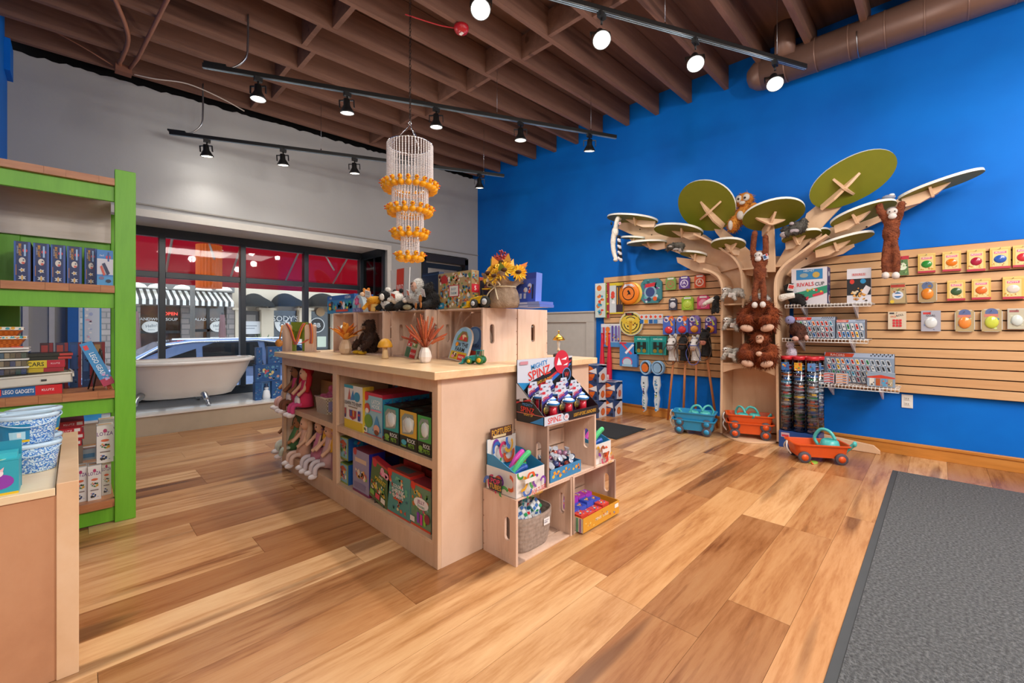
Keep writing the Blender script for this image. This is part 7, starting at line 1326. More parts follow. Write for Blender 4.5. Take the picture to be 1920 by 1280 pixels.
def carpack(seed, nx, ny, head):
    R = random.Random(seed); F = [('r', 0, 0, 1, 1, '#8898ac'), ('r', 0, .86, 1, 1, '#a8b8d0'), ('p', [(.0, .86), (.02, 1), (.45, .98), (.42, .86)], head), ('t', 'RACERS', .2, .92, .08, '#f0d8d0', 0, .34)]
    for i in range(12):
        F += [('r', .68+i*.026, .91+.045*(i % 2), .694+i*.026, .955+.045*(i % 2), '#202428')]
    dx, dy = .92/nx, .80/ny
    for j in range(ny):
        for i in range(nx):
            cx, cy = .05+dx*(i+.5), .03+dy*(j+.5); s = dx*.33; v = dy*.44; c = R.choice(CARS)
            F += [('p', [(cx-s-dx*.22, cy+v), (cx+s-dx*.22, cy+v), (cx+s+dx*.22, cy-v), (cx-s+dx*.22, cy-v)], '#d4d8dc'), ('p', [(cx-s*.7-dx*.16, cy+v*.75), (cx+s*.7-dx*.16, cy+v*.75), (cx+s*.7+dx*.16, cy-v*.75), (cx-s*.7+dx*.16, cy-v*.75)], c), ('p', [(cx-s*.4-dx*.03, cy+v*.2), (cx+s*.4-dx*.03, cy+v*.2), (cx+s*.4+dx*.05, cy-v*.25), (cx-s*.4+dx*.05, cy-v*.25)], '#1c2228')]
    return F
sbox('car_pack', 'wide toy car multipack on the middle wire shelf, left', (1489, 594, 1566, 635), 4.74, z2, .10, F=carpack(1, 9, 3, '#d8402c'), R=[('r', 0, 0, 1, 1, '#4a5a70')], body='#6a7a90')
sbox('car_pack', 'smaller toy car multipack on the middle wire shelf, right', (1568, 599, 1622, 636), 4.74, z2, .14, F=carpack(2, 6, 2, '#c85a4a'), R=[('r', 0, 0, 1, 1, '#3a4654'), ('r', .3, 0, .4, 1, '#8a3a3a'), ('r', .6, 0, .7, 1, '#8a9aac')], body='#6a7a90')
sbox('car_pack', 'largest toy car multipack with rows of tilted cars, lowest wire shelf', (1546, 662, 1677, 720), 4.86, z3, .05, F=carpack(3, 13, 4, '#c8401c'), R=[('r', 0, 0, 1, 1, '#4a5468')], body='#7a8494', turn=0)
for k in range(8): 
    px = (1544, 0, 1564, 0) if k % 2 == 0 else (1567, 0, 1589, 0); y, w, _, _ = wr(px[0], 600, px[2], 620, 4.72)
    carton('car_carton', f'single toy car carton on the lowest wire shelf, {("left", "right")[k % 2]} pile, {("bottom", "second", "third", "top")[k//2]}', 'box', (4.72, y, z3+.0225*(k//2)), (w, .08, .022), WALL, F=[('r', 0, 0, 1, 1, '#c4bcc4'), ('p', [(.05, .2), (.5, .55), (.95, .3), (.95, .7), (.5, .9), (.05, .6)], ['#c8382c', '#d8905a'][k % 2]), ('r', .6, .05, .9, .3, '#3a4a70')], body='#a8a0a8', group='toy car cartons on the lowest wire shelf')
sbox('car_pack', 'small toy garage car pack in front of the largest pack', (1626, 699, 1678, 724), 4.71, z3, .05, F=[('r', 0, 0, 1, 1, '#8a9cb0'), ('p', [(.0, .7), (.5, .86), (1, .7), (1, .62), (0, .62)], '#c8402c'), ('r', .08, .08, .26, .6, '#d8d4cc'), ('r', .32, .08, .48, .6, '#a8562c'), ('r', .54, .08, .70, .6, '#5a9ac0'), ('r', .76, .08, .92, .6, '#b0a080'), ('b', 591, 10, .05, .05, .95, .5, ['#3a3a40', '#d8703a', '#e8e4dc', '#c83a3a'], .08)], T=[('r', 0, 0, 1, 1, '#b0bccc')], body='#8494a8')
# outlet
p = onx(1701, 752, 4.995); ot = thing('power_outlet', 'white double wall outlet below the lowest wire shelf', 'outlet', (4.999, p.y, p.z), WALL)
MB().box((-.036, -.006, -.057), (.036, 0, .057), '#e2e0dc').build('plate', ot, bev=.002)
for s in (-1, 1):
    k_ = MB().box((-.017, -.009, s*.022-.014), (.017, -.006, s*.022+.014), '#d8d6d0').build('socket', ot, bev=.003); MB().box((-.008, -.0095, s*.022-.006), (-.005, -.009, s*.022+.006), '#2a2a2a').box((.005, -.0095, s*.022-.006), (.008, -.009, s*.022+.006), '#2a2a2a').build('slots', k_)
# --- toy car tubes on a blue base
dx0 = thing('car_tube_stand', 'blue cardboard base with white lettering under the clear tubes of toy cars', 'display', (4.55, .90, 0), WALL)
MB().box((-.15, 0, 0), (.15, .26, .15), '#1f3f7a').build('base_box', dx0, bev=.002)
deco('front_print', dx0, (-.15, -.0005, 0), (.30, 0, 0), (0, 0, .15), [('r', 0, 0, 1, 1, '#1f4686'), ('t', 'DIECAST', .48, .46, .22, '#e4e8ee', 0, .55), ('r', .06, .62, .28, .9, '#c8a8b0'), ('r', .08, .66, .26, .78, '#c83a4a'), ('d', .9, .68, .04, '#e8e8e8')])
deco('side_print', dx0, (.1505, 0, 0), (0, .26, 0), (0, 0, .15), [('r', 0, 0, 1, 1, '#24407a')])
TUBE = glass('tube_plastic', (.96, .97, 1, 1), .07); t0 = None; R = random.Random(21)
for r_ in range(2):
    for i in range(3):
        p = (4.60+.125*r_, 1.0-.10*i-.02*r_, .155); lab = f'clear tube of toy cars with a red lid, {("front", "back")[r_]} row, {("left", "middle", "right")[i]}'
        t = thing('car_tube', lab, 'toy', p, 0, 'clear tubes of toy cars')
        MB().lathe([(.046, 0), (.046, .66)], TUBE, 24).build('tube', t); MB().lathe([(.048, .645), (.048, .672), (.044, .676), (1e-5, .676)], K('#c82a34', .3), 24).build('lid', t)
        for k in range(19):
            c = R.choice(CARS); m = MB(); a = R.uniform(-.5, .5)+(WALL if k % 2 else 0); m.lathe([(.043, .0), (.043, .003)], K('#c4ccd4', .3), 14)  # pale disc added under each car to brighten the tube
            m.box((-.040, -.018, .004), (.040, .018, .020), K(c, .2, coat=.6)).prism([(-.022, .020), (.02, .020), (.012, .029), (-.014, .029)], -.013, .013, K('#9aa6b2', .1), RX)
            for x_ in (-.022, .022): m.box((x_-.005, -.019, .0), (x_+.005, .019, .009), '#3a3a3a')
            m.build('toy_car', t, (0, 0, .006+.0325*k), a)
        deco('label', t, (-.0475, .03, .55), (0, -.06, 0), (0, 0, .07), [('r', 0, 0, 1, 1, ['#3a6ab0', '#d8a02c', '#5a86c0'][i]), ('b', 600+i+3*r_, 8, 0, 0, 1, 1, CARS, .3)])
# --- wagons and watering cans
def wagon_parts(t, col, wheel_hub):
    K1 = K(col, .35); a, b, H = .20, .115, .095
    def rr(a, b, r=.04, n=5):
        o = []
        for cx_, cy_, s in ((a-r, b-r, 0), (-a+r, b-r, 1), (-a+r, -b+r, 2), (a-r, -b+r, 3)):
            for k in range(n+1): t_ = PI/2*(s+k/n); o.append((cx_+r*math.cos(t_), cy_+r*math.sin(t_)))
        return o
    rings = [(rr(a*.86, b*.82), .045), (rr(a*.97, b*.96), .045+H), (rr(a*1.04, b*1.07), .045+H), (rr(a*1.05, b*1.09), .045+H+.012), (rr(a*.97, b*.96), .045+H+.012), (rr(a*.86, b*.80), .054)]
    v = [(x, y, z) for r, z in rings for x, y in r]; n = len(rings[0][0]); f = [(k*n+i, k*n+(i+1) % n, (k+1)*n+(i+1) % n, (k+1)*n+i) for k in range(5) for i in range(n)]+[tuple(range(n))[::-1], tuple(5*n+i for i in range(n))]
    MB().add(v, f, K1, False).build('tub', t, bev=.002)
    for x in (-.13, .13):
        for s in (-1, 1):
            w = MB().lathe([(.02, -.012), (.042, -.012), (.046, -.006), (.046, .008), (.042, .012), (.02, .012)], K('#4a4650', .6), 18, Matrix.Translation((x, s*.108, .046)) @ Matrix.Rotation(PI/2, 4, 'X')).build('wheel', t)
            MB().lathe([(1e-5, -.014), (.024, -.014), (.026, .014), (1e-5, .014)], K(wheel_hub, .35), 14, Matrix.Translation((x, s*.108, .046)) @ Matrix.Rotation(PI/2, 4, 'X')).build('hub', w)
        MB().tube([(x, -.10, .046), (x, .10, .046)], .007, K('#4a4650', .6), 6).build('axle', t)
    MB().tube(bez([(-.20, -.03, .05), (-.23, -.03, .10), (-.22, .0, .145), (-.23, .03, .10), (-.20, .03, .05)]), .006, K('#d8d4ce', .5), 8).build('rope_handle', t)
def wagon(lab, loc, rz, col, hub, grp=None):
    t = thing('toy_wagon', lab, 'toy wagon', loc, rz, grp); wagon_parts(t, col, hub); return t
def wcan(lab, loc, rz, col='#4fb8b4', s=1.):
    t = thing('watering_can', lab, 'watering can', loc, rz, 'teal toy watering cans'); c = K(col, .3)
    MB().lathe([(.045, 0), (.052, .01), (.055, .05), (.045, .085), (.03, .095), (.026, .09)], c, 18).build('can_body', t)
    MB().tube(bez([(.045, 0, .02), (.09, 0, .045), (.125, 0, .085)]), [.016]*6+[.011]*6+[.012], c, 8).ball((.13, 0, .09), (.012, .018, .018), c, 8).build('spout', t)
    MB().tube(bez([(-.052, 0, .03), (-.085, 0, .085), (-.05, 0, .145), (.0, 0, .14), (.03, 0, .095)]), .010, c, 8).build('handle', t)
    t.scale = (s, s, s); return t
BLU, ORA = '#2a8fc0', '#d8541c'
pb = (4.50, 1.80, 0)
wagon('blue toy wagon on the floor left of the tree, bottom of two', pb, -PI/2+.22, BLU, BLU, 'blue toy wagons'); wagon('blue toy wagon nested on top of the other blue one', (pb[0], pb[1], .076), -PI/2+.22, BLU, BLU, 'blue toy wagons')
wcan('teal watering can in the blue wagons, spout to the left', (4.48, 1.80, .135), PI/2+.3, s=1.05); wcan('teal watering can in the blue wagons, at the back right', (4.52, 1.70, .135), PI/2+.9, s=1.05)
po = (4.66, 1.33, .018)
wagon('orange toy wagon inside the tree base, bottom of two', po, -PI/2+.35, ORA, ORA, 'orange toy wagons in the tree base'); wagon('orange toy wagon nested on top inside the tree base', (po[0], po[1], po[2]+.076), -PI/2+.35, ORA, ORA, 'orange toy wagons in the tree base')
wcan('teal watering can in the orange wagons, left one', (4.63, 1.38, .150), -PI/2-.5, s=1.05); wcan('teal watering can in the orange wagons, right one behind', (4.69, 1.29, .150), -PI/2+.2, s=1.05)
ow = (4.30, .72, 0)
wagon('single orange toy wagon standing out on the floor right of the tree', ow, -PI/2+.55, ORA, ORA)
wcan('teal watering can standing in the single orange wagon', (4.35, .64, .056), -PI/2-.2, s=1.3)
sv = thing('toy_spade', 'small orange toy spade lying under the single orange wagon', 'toy', onz(1512, 862), .6); MB().prism([(-.05, -.02), (.03, -.025), (.06, 0), (.03, .025), (-.05, .02)], 0, .008, K(ORA)).build('blade', sv); MB().tube([(-.05, 0, .006), (-.13, .01, .006)], .006, K(ORA), 6).build('handle', sv)
gs = thing('toy_sifter', 'small lime green toy disc on the floor before the orange wagon', 'toy', onz(1523, 867)); MB().lathe([(1e-5, 0), (.036, 0), (.038, .006), (.03, .007), (1e-5, .005)], K('#9ac84a', .35), 20).build('disc', gs); MB().lathe([(.030, .007), (.036, .011), (.038, .006)], K('#9ac84a', .35), 20).build('rim', gs)

# ================================================================ MATS
gm = thing('floor_mat', 'large grey carpet entrance mat with a rubber edge in the right foreground', 'mat', (0, 0, 0))
MB().box((1.0, -1.3, .0), (4.385, .254, .006), K('#3a3c3e', .8)).build('rubber_base', gm, bev=.002)
CARP = blotch('carpet_grey', [(.25, '#3c3d3f'), (.5, '#636465'), (.75, '#858687')], 90., .95, 1., 220., 6)
MB().box((1.02, -1.28, .006), (4.36, .222, .011), CARP).build('carpet_pile', gm)
bm_ = thing('floor_mat', 'small black rubber mat in front of the basketball boxes', 'mat', (0, 0, 0)); MB().box((3.70, 2.235, 0), (4.30, 3.25, .006), blotch('rubber_black', [(.3, '#17181a'), (.7, '#242628')], 60, .8)).build('rubber_sheet', bm_, bev=.002)
MB().box((3.72, 2.255, .006), (4.28, 3.23, .008), K('#1d1e20', .9)).build('inner_field', bm_)
# ================================================================ PLYWOOD TREE DISPLAY
tree = thing('tree_display', 'plywood tree shaped display stand with green leaf shelves against the blue wall', 'display tree', (0, 0, 0))
PLY = wood('tree_plywood', [(.25, '#d3a983'), (.5, '#dfb995'), (.8, '#e8c8a8')], (1, 1.2, .7), .42, knots=False, bump=.01)
PLYE = K('#dca56a', .5)
def plate(name, pts, x, th, m=PLY, sm=5):
    """plywood sheet parallel to the wall with a traced outline; x = its room-side face"""
    q = [onx(px, py, x) for px, py in pts]; o = [(-p.y, p.z) for p in q]
    M_ = Matrix(((0, 0, 1, x), (-1, 0, 0, 0), (0, 1, 0, 0), (0, 0, 0, 1)))
    return MB().prism(o, 0, th, m, M_).build(name, tree, bev=.003)
def rib(name, pts, x0, x1, th=.022, m=PLY):
    """upright plywood rib at right angles to the wall, bent along the traced line"""
    P = [onx(px, py, x0) for px, py in pts]; P = [Vector((p.y, p.z)) for p in P]
    P = bez([(p.x, p.y, 0) for p in P], 5); v = []; n = len(P)
    for i, p in enumerate(P):
        d = (P[min(n-1, i+1)]-P[max(0, i-1)]).normalized(); s = Vector((-d.y, d.x, 0))*th/2
        for x in (x0, x1): v += [(x, (p+s).x, (p+s).y), (x, (p-s).x, (p-s).y)]
    f = []
    for i in range(n-1):
        a, b = 4*i, 4*i+4; f += [(a, a+1, b+1, b), (a+2, b+2, b+3, a+3), (a, b, b+2, a+2), (a+1, a+3, b+3, b+1)]
    f += [(0, 2, 3, 1), (4*n-4, 4*n-3, 4*n-1, 4*n-2)]
    return MB().add(v, f, m).build(name, tree, bev=.002)
XT = 4.62
plate('back_panel', [(1372, 812), (1352, 760), (1353, 540), (1345, 524), (1336, 518), (1375, 480), (1500, 480), (1485, 505), (1480, 560), (1480, 812)], 4.93, .02)
# ribs: left, middle, right
rib('trunk_side', [(1352, 812), (1352, 770), (1353, 700), (1353, 600), (1354, 545), (1349, 522), (1335, 510), (1318, 504)], XT, 4.925)
rib('trunk_rib', [(1394, 690), (1393, 600), (1392, 540), (1388, 505), (1375, 483), (1355, 468), (1330, 452), (1300, 438)], XT+.02, 4.925, .02)
rib('trunk_side', [(1459, 828), (1458, 760), (1457, 680), (1455, 600), (1453, 545), (1456, 518), (1470, 497), (1495, 478), (1525, 456), (1550, 440)], XT-.02, 4.925)
# branches in the wall plane
plate('branch', [(1158, 428), (1162, 418), (1200, 412), (1260, 428), (1322, 440), (1362, 470), (1392, 500), (1345, 512), (1300, 486), (1255, 468), (1205, 449)], 4.90, .022)
plate('branch', [(1270, 492), (1268, 482), (1300, 486), (1345, 500), (1362, 530), (1352, 540), (1345, 524), (1330, 513), (1300, 508)], 4.86, .022)
plate('branch', [(1322, 395), (1332, 392), (1352, 425), (1395, 460), (1438, 500), (1440, 520), (1392, 515), (1368, 468), (1342, 436)], 4.76, .022)
plate('branch', [(1437, 440), (1445, 404), (1450, 404), (1452, 440), (1454, 510), (1432, 510)], 4.64, .022)
plate('branch', [(1604, 333), (1612, 334), (1612, 350), (1592, 372), (1552, 414), (1520, 448), (1490, 480), (1468, 505), (1452, 500), (1474, 462), (1502, 432), (1512, 400), (1560, 362)], 4.74, .022)
plate('branch', [(1752, 339), (1764, 348), (1760, 362), (1700, 394), (1640, 420), (1570, 452), (1505, 486), (1470, 512), (1455, 506), (1470, 470), (1540, 432), (1640, 400), (1700, 362)], 4.90, .022)
plate('branch', [(1600, 452), (1602, 462), (1580, 476), (1530, 490), (1502, 502), (1482, 520), (1470, 512), (1490, 490), (1530, 468)], 4.86, .022)
for px, py in ((1200, 430), (1222, 440), (1625, 425), (1720, 382), (1512, 485), (1465, 555)):
    p = onx(px, py, 4.855 if px == 1512 else 4.895); MB().lathe([(.007, 0), (.007, .004), (1e-5, .004)], K('#3a2c24'), 8, Matrix.Translation((p.x, p.y, p.z)) @ Matrix.Rotation(-PI/2, 4, 'Y')).build('screw', tree)
# trunk shelves with scalloped apron, base plate
def fl_y(px, x): return onx(px, HZ, x).y
yl, ym_, yr = fl_y(1353, XT), fl_y(1394, XT), fl_y(1457, XT)
for py, a, b in ((580, yl-.012, ym_+.012), (628, yl-.012, ym_+.012), (580, ym_-.012, yr+.012)):
    z = onx(1400, py-22, XT).z-.05; box('shelf', (XT+.03, b, z-.016), (4.925, a, z), PLY, tree, .002)
zsh = onx(1400, 682, XT).z; box('shelf', (XT, yr+.012, zsh-.02), (4.925, yl-.012, zsh), PLY, tree, .002)
ap = [(0, 0)]; Wd = yl-yr-.024
pts = [(-(yl-.012), zsh-.02), (-(yr+.012), zsh-.02), (-(yr+.012), zsh-.10)]+[(-(yr+.012)-Wd*i/12, zsh-.10+.06*math.sin(PI*i/12)) for i in range(1, 12)]+[(-(yl-.012), zsh-.10)]
MB().prism(pts, 0, .02, PLY, Matrix(((0, 0, 1, XT+.002), (-1, 0, 0, 0), (0, 1, 0, 0), (0, 0, 0, 1)))).build('apron', tree, bev=.002)
bs = [(4.925, yl-.012), (XT, yl-.012)]+[(XT-.17*math.sin(PI*i/12)*1.0, yl-.012-(yl-yr-.024)*i/12) for i in range(1, 12)]+[(XT, yr+.012), (4.925, yr+.012)]
MB().prism(bs, .001, .018, PLY).build('base_plate', tree, bev=.002)
for x0, x1, z in ((1383, 1400, 503), (1428, 1462, 505)): pass
zz = onx(1430, 500, XT+.04).z; box('top_shelf', (XT+.04, fl_y(1462, XT), zz-.015), (4.925, fl_y(1388, XT), zz), PLY, tree, .002)
# floor braces on either side
for px, py, w in ((1268, 775, .14), (1590, 830, .22)):
    p = onz(px, py+6); x = 4.86
    o = [(-.5*w*2, 0), (.5*w*2, 0), (.5*w*2, .03), (.5*w*1.6, .07), (-.5*w*2, .11)] if px > 1400 else [(-w*.5, 0), (w, 0), (w, .10), (-w*.4, .07)]
    MB().prism(o, 0, .02, PLY, Matrix(((0, 0, 1, x), (-1, 0, 0, onx(px, HZ, x).y), (0, 1, 0, .001), (0, 0, 0, 1)))).build('floor_brace', tree, bev=.004)
# leaves
LEAFG = K('#76791a', .5); LEAFE = K('#e4e4dc', .4)
def leaf(cx_, cy_, hw, hh, ang, x, asp=.8, fins=True):
    c = onx(cx_, cy_, x); Zd = (Vector((c.x, c.y, 0)).dot(Vector((cF, sF, 0)))); sc = Zd/FOC; dv = (c-Vector((0, 0, EYE))).normalized()
    a = math.radians(ang); u = Vector((0, -math.cos(a), math.sin(a)))   # along the branch, in the wall plane
    ppx = lambda v: Vector(((v.x*sF-v.y*cF)-(v.x*cF+v.y*sF)*((cx_-960)/FOC), v.z-(v.x*cF+v.y*sF)*((HZ-cy_)/FOC)))/sc   # derivative of the view, px per metre at c
    A = hw/ppx(u).length; B = A*asp
    up = Vector((0, math.sin(a), math.cos(a))); best = None
    ud = ppx(u).normalized()
    for k in range(0, 90):
        f = math.radians(k); w = Vector((-1, 0, 0))*math.cos(f)+up*math.sin(f); pw = ppx(w)*B; perp = abs(pw.x*-ud.y+pw.y*ud.x) if True else 0
        e = abs(perp-hh)
        if best is None or e < best[0]: best = (e, w, f)
    w = best[1]; n = u.cross(w).normalized()
    if n.z > 0: n = -n
    t = thing_part('leaf', tree); N_ = 40; v = []; th = .022
    for lev in (0, th):
        for i in range(N_): q = 2*PI*i/N_; v.append(c+u*A*math.copysign(abs(math.cos(q))**.92, math.cos(q))+w*B*math.sin(q)-n*lev)
    m = MB(); m.add(v, [tuple(range(N_))], LEAFG); m.add(v, [tuple(range(N_, 2*N_))[::-1]], K('#8a9a20', .5)); m.add(v, [(i, (i+1) % N_, N_+(i+1) % N_, N_+i) for i in range(N_)], LEAFE); m.build('leaf_board', t)
    if fins:
        m = MB()
        Tp = onx(1408, 500, 4.78); d = Tp-c; d = (d-n*d.dot(n)).normalized(); e2 = n.cross(d).normalized(); wl = (u*(u.dot(e2))*A+w*(w.dot(e2))*B).length; dl = (u*(u.dot(d))*A+w*(w.dot(d))*B).length
        q = [c-d*dl*.25, c+d*dl*.92, c+d*dl*.95+n*.075, c+d*dl*.55+n*.085, c+d*dl*.05+n*.045]
        m.add([p+e2*.010 for p in q]+[p-e2*.010 for p in q], [(0, 1, 2, 3, 4), (9, 8, 7, 6, 5)]+[(i, i+5, (i+1) % 5+5, (i+1) % 5) for i in range(5)], PLY)
        c2 = c+d*dl*.22; q = [c2-e2*wl*.55, c2+e2*wl*.55, c2+e2*wl*.45+n*.02, c2+e2*.012+n*.07, c2-e2*.012+n*.07, c2-e2*wl*.45+n*.02]
        m.add([p+d*.009 for p in q]+[p-d*.009 for p in q], [(0, 1, 2, 3, 4, 5), (11, 10, 9, 8, 7, 6)]+[(i, i+6, (i+1) % 6+6, (i+1) % 6) for i in range(6)], PLY)
        m.build('leaf_bracket', t)
for L in ((1323, 387, 54, 47, -14, 4.60, .95), (1449, 404, 60, 27, 10, 4.50, .85), (1596, 338, 90, 40, 24, 4.62, .62), (1271, 434, 44, 13, -9, 4.72, .75), (1184, 412, 46, 9, -12, 4.80, .5), (1365, 459, 32, 11, -2, 4.60, .8),
          (1212, 457, 36, 5, -3, 4.78, .6), (1300, 478, 25, 5, -10, 4.74, .6), (1762, 349, 86, 9, 14, 4.80, .42), (1617, 402, 66, 13, 15, 4.68, .5), (1580, 455, 60, 9, 13, 4.78, .45), (1502, 444, 38, 9, 9, 4.66, .7), (1536, 440, 22, 9, 14, 4.80, .8), (1186, 447, 22, 2, -9, 4.84, .4)): leaf(*L)

# ================================================================ PLUSH ANIMALS ON THE TREE
BRN = ('#6a2c12', '#97481f'); GRY = ('#98928a', '#c4bcb2'); CRM = '#d8c2ac'
def w3(px, py, x): return onx(px, py, x)
# lemur hanging over the end leaf
p = w3(1155, 440, 4.70); LM = FUR('#cfc8bc', '#e6e0d6')
lem = thing('plush_animal', 'long cream lemur plush with a ringed tail hanging from the leftmost leaf', 'plush animal', p, WALL)
remesh(MB().tube(bez([(.03, .02, .215), (.035, -.03, .17), (.015, -.035, .08), (.01, -.03, .02)]), .028, LM, 10).ball((.005, -.03, .03), (.045, .035, .065), LM, 12).ball((.03, .02, .20), (.026, .05, .03), LM, 10).tube(bez([(-.01, -.03, .0), (-.02, -.035, -.12), (-.005, -.03, -.24), (.025, -.035, -.31)]), [.034]*6+[.030]*6+[.027]*6+[.024], LM, 10).ball((.02, -.045, -.32), (.030, .036, .022), LM, 8), 'body', lem, LM, .007, 3)
for i in range(8):
    a, b = Vector((.05, -.02, -.02-.038*i)), Vector((.05+.004*(i+1), -.02, -.02-.038*(i+1)))
    MB().tube([a, b], .021, K('#15141a' if i % 2 == 0 else '#d8d4d8', .95), 10).ball(b, .021, K('#15141a' if i % 2 == 0 else '#d8d4d8', .95), 8).build('tail_ring', lem)
MB().ball((-.052, -.02, .145), (.013, .012, .022), '#101012', 8).build('black_paw', lem); deco('heart_patch', lem, (.07, -.055, .105), (.03, 0, 0), (0, 0, .03), [('r', 0, 0, 1, 1, '#d8c8cc'), ('d', .5, .5, .3, '#c83a4a')])
# ginger orangutan on top
plush('ginger orangutan plush with pale eye patches seated between the upper leaves', w3(1398, 412, 4.66), WALL-.1, ('#b8621c', '#e09a3c'), [((0, 0, .05), (.10, .08, .10)), ((-.005, -.02, .19), (.085, .065, .075)), ((-.09, -.05, -.05), (.06, .05, .06))], [([(.07, -.02, .12), (.14, -.05, .06), (.17, -.08, .02)], (.04, .03)), ([(-.06, -.05, .02), (-.09, -.09, -.04), (-.08, -.1, -.08)], (.045, .045))],
      [('face', [((-.035, -.075, .20), (.034, .018, .036)), ((.035, -.075, .20), (.034, .018, .036)), ((0, -.078, .155), (.03, .018, .02))], '#c8c0b8'), ('paws', [((-.01, -.10, .03), (.032, .025, .045)), ((-.085, -.14, -.06), (.022, .022, .05)), ((.13, -.09, .03), (.04, .02, .02))], '#c4bab0')], [((-.03, -.093, .195), (.012, .006, .010)), ((.03, -.093, .195), (.012, .006, .010))], fur=900, flen=.035)
# raccoon / monkeys lying in the branches
plush('small dark grey masked plush lying face down on the left branches', w3(1268, 462, 4.66), WALL+.2, ('#35322e', '#6a645a'), [((.02, 0, .0), (.075, .055, .045)), ((-.055, -.03, -.005), (.042, .038, .038)), ((-.085, -.03, -.03), .022), ((-.03, -.01, .03), .02)], [([(.05, -.02, -.01), (.06, -.05, -.05)], (.03, .022))], [('pale_patches', [((-.05, -.065, -.005), (.024, .012, .012)), ((.055, -.05, -.05), (.024, .02, .028)), ((.01, -.055, -.04), (.035, .018, .014))], '#a49c98')], [((-.065, -.072, .005), .005)], fur=260, flen=.02)
plush('dark grey and pale furred plush tucked under the large right leaf', w3(1488, 430, 4.56), WALL, ('#2e2b28', '#5c5852'), [((.03, 0, .01), (.075, .055, .06)), ((-.05, -.02, .0), (.05, .042, .036)), ((.075, .0, .04), (.035, .035, .055))], [([(.0, -.04, .0), (-.03, -.07, -.04), (-.06, -.07, -.05)], (.028, .028)), ([(.06, -.04, -.02), (.02, -.07, -.04)], (.026, .024))], [('pale_paws', [((-.06, -.08, -.05), (.032, .02, .026)), ((.015, -.075, -.03), (.045, .018, .02)), ((-.005, -.05, .045), (.02, .014, .016))], '#a89ca0')], [], fur=320, flen=.022)
# brown monkeys
def monkey(label, x, top_, head, hip, foot, w, faces, tw, armx):
    """hanging long-limbed monkey: positions in pixels on the plane x"""
    o = w3(*hip, x); t = thing('plush_monkey', label, 'plush animal', o, WALL); F_ = FUR('#5c2a16', '#8d4a2a')
    L = lambda px, py, dy=0.: (lambda q: (-(q.y-o.y), dy, q.z-o.z))(w3(px, py, x))
    m = MB(); hd = L(*head)
    m.ball(L((head[0]*.3+hip[0]*.7), (head[1]*.3+hip[1]*.7)), (.058*w, .05*w, .085*w), F_, 12).ball(L((head[0]*.65+hip[0]*.35), (head[1]*.65+hip[1]*.35)), (.054*w, .046*w, .065*w), F_, 12).ball((hd[0], hd[1], hd[2]+.01), (.048*w, .046*w, .050*w), F_, 12)
    for a in armx: pp = bez([L(head[0]+a[0][0], head[1]+a[0][1]), L(*a[1], -.02), L(*a[2], -.03)], 5); m.tube(pp, .026*w, F_, 10).ball(pp[-1], .028*w, F_, 8)
    for fx2, fy2 in foot: pp = bez([L(hip[0]+(fx2-hip[0])*.5, hip[1]-4), L(hip[0]+(fx2-hip[0])*1.1, (hip[1]+fy2)/2, -.015), L(fx2, fy2-6, -.01)], 5); m.tube(pp, .027*w, F_, 10)
    b = remesh(m, 'body', t, F_, .009, 3); tufts(b, t, F_, 400, .013, seed=len(label))
    q = MB()
    for fx2, fy2 in foot: c = L(fx2, fy2, -.03); q.ball(c, (.026*w, .034*w, .030*w), K('#d8cfca', .9), 10)
    q.build('feet', t)
    MB().ball((hd[0], hd[1]-.036*w, hd[2]+.016*w), (.036*w, .022*w, .030*w), K('#cfc4be', .9), 12).ball((hd[0], hd[1]-.046*w, hd[2]-.022*w), (.028*w, .02*w, .024*w), K('#d8cfca', .9), 10).ball((hd[0]-.05*w, hd[1], hd[2]+.01), (.012, .01, .016), K('#a8989a', .9), 8).ball((hd[0]+.05*w, hd[1], hd[2]+.01), (.012, .01, .016), K('#a8989a', .9), 8).build('face', t)
    q = MB()
    for s in (-1, 1): q.ball((hd[0]+s*.016*w, hd[1]-.058*w, hd[2]+.014*w), .005, K('#141010', .1), 8)
    q.build('eyes', t); MB().ball((hd[0], hd[1]+.004, hd[2]+.035*w), (.046*w, .044*w, .028*w), K('#8a7f7c', .95), 10).build('grey_cap', t)
    return t
mk1 = monkey('brown long armed monkey plush hanging in front of the trunk', 4.50, 425, (1424, 482), (1425, 522), [(1417, 572), (1432, 571)], 1.0, 0, 1, [((-8, 14), (1413, 470), (1417, 438)), ((9, 14), (1437, 472), (1437, 446))])
MB().box((.0, 0, 0), (.045, .002, .05), '#c8ccd8').box((.005, -.001, .01), (.028, 0, .04), '#3a5a8a').box((.028, -.001, .03), (.042, 0, .048), '#d84a3a').build('swing_tag', mk1, (.045, -.05, .16), (0, -.3, 0))
mk2 = monkey('brown long legged monkey plush hanging from the right hand branch', 4.66, 380, (1674, 402), (1669, 452), [(1661, 517), (1680, 517)], 1.0, 0, 1, [((-10, 14), (1652, 398), (1648, 380)), ((10, 10), (1688, 398), (1691, 384))])
MB().ball((-.01, .01, .36), (.045, .03, .022), K('#8d94a8', .9), 10).ball((.01, -.01, .372), (.02, .012, .012), K('#e0e0e4', .9), 8).build('hands', mk2)
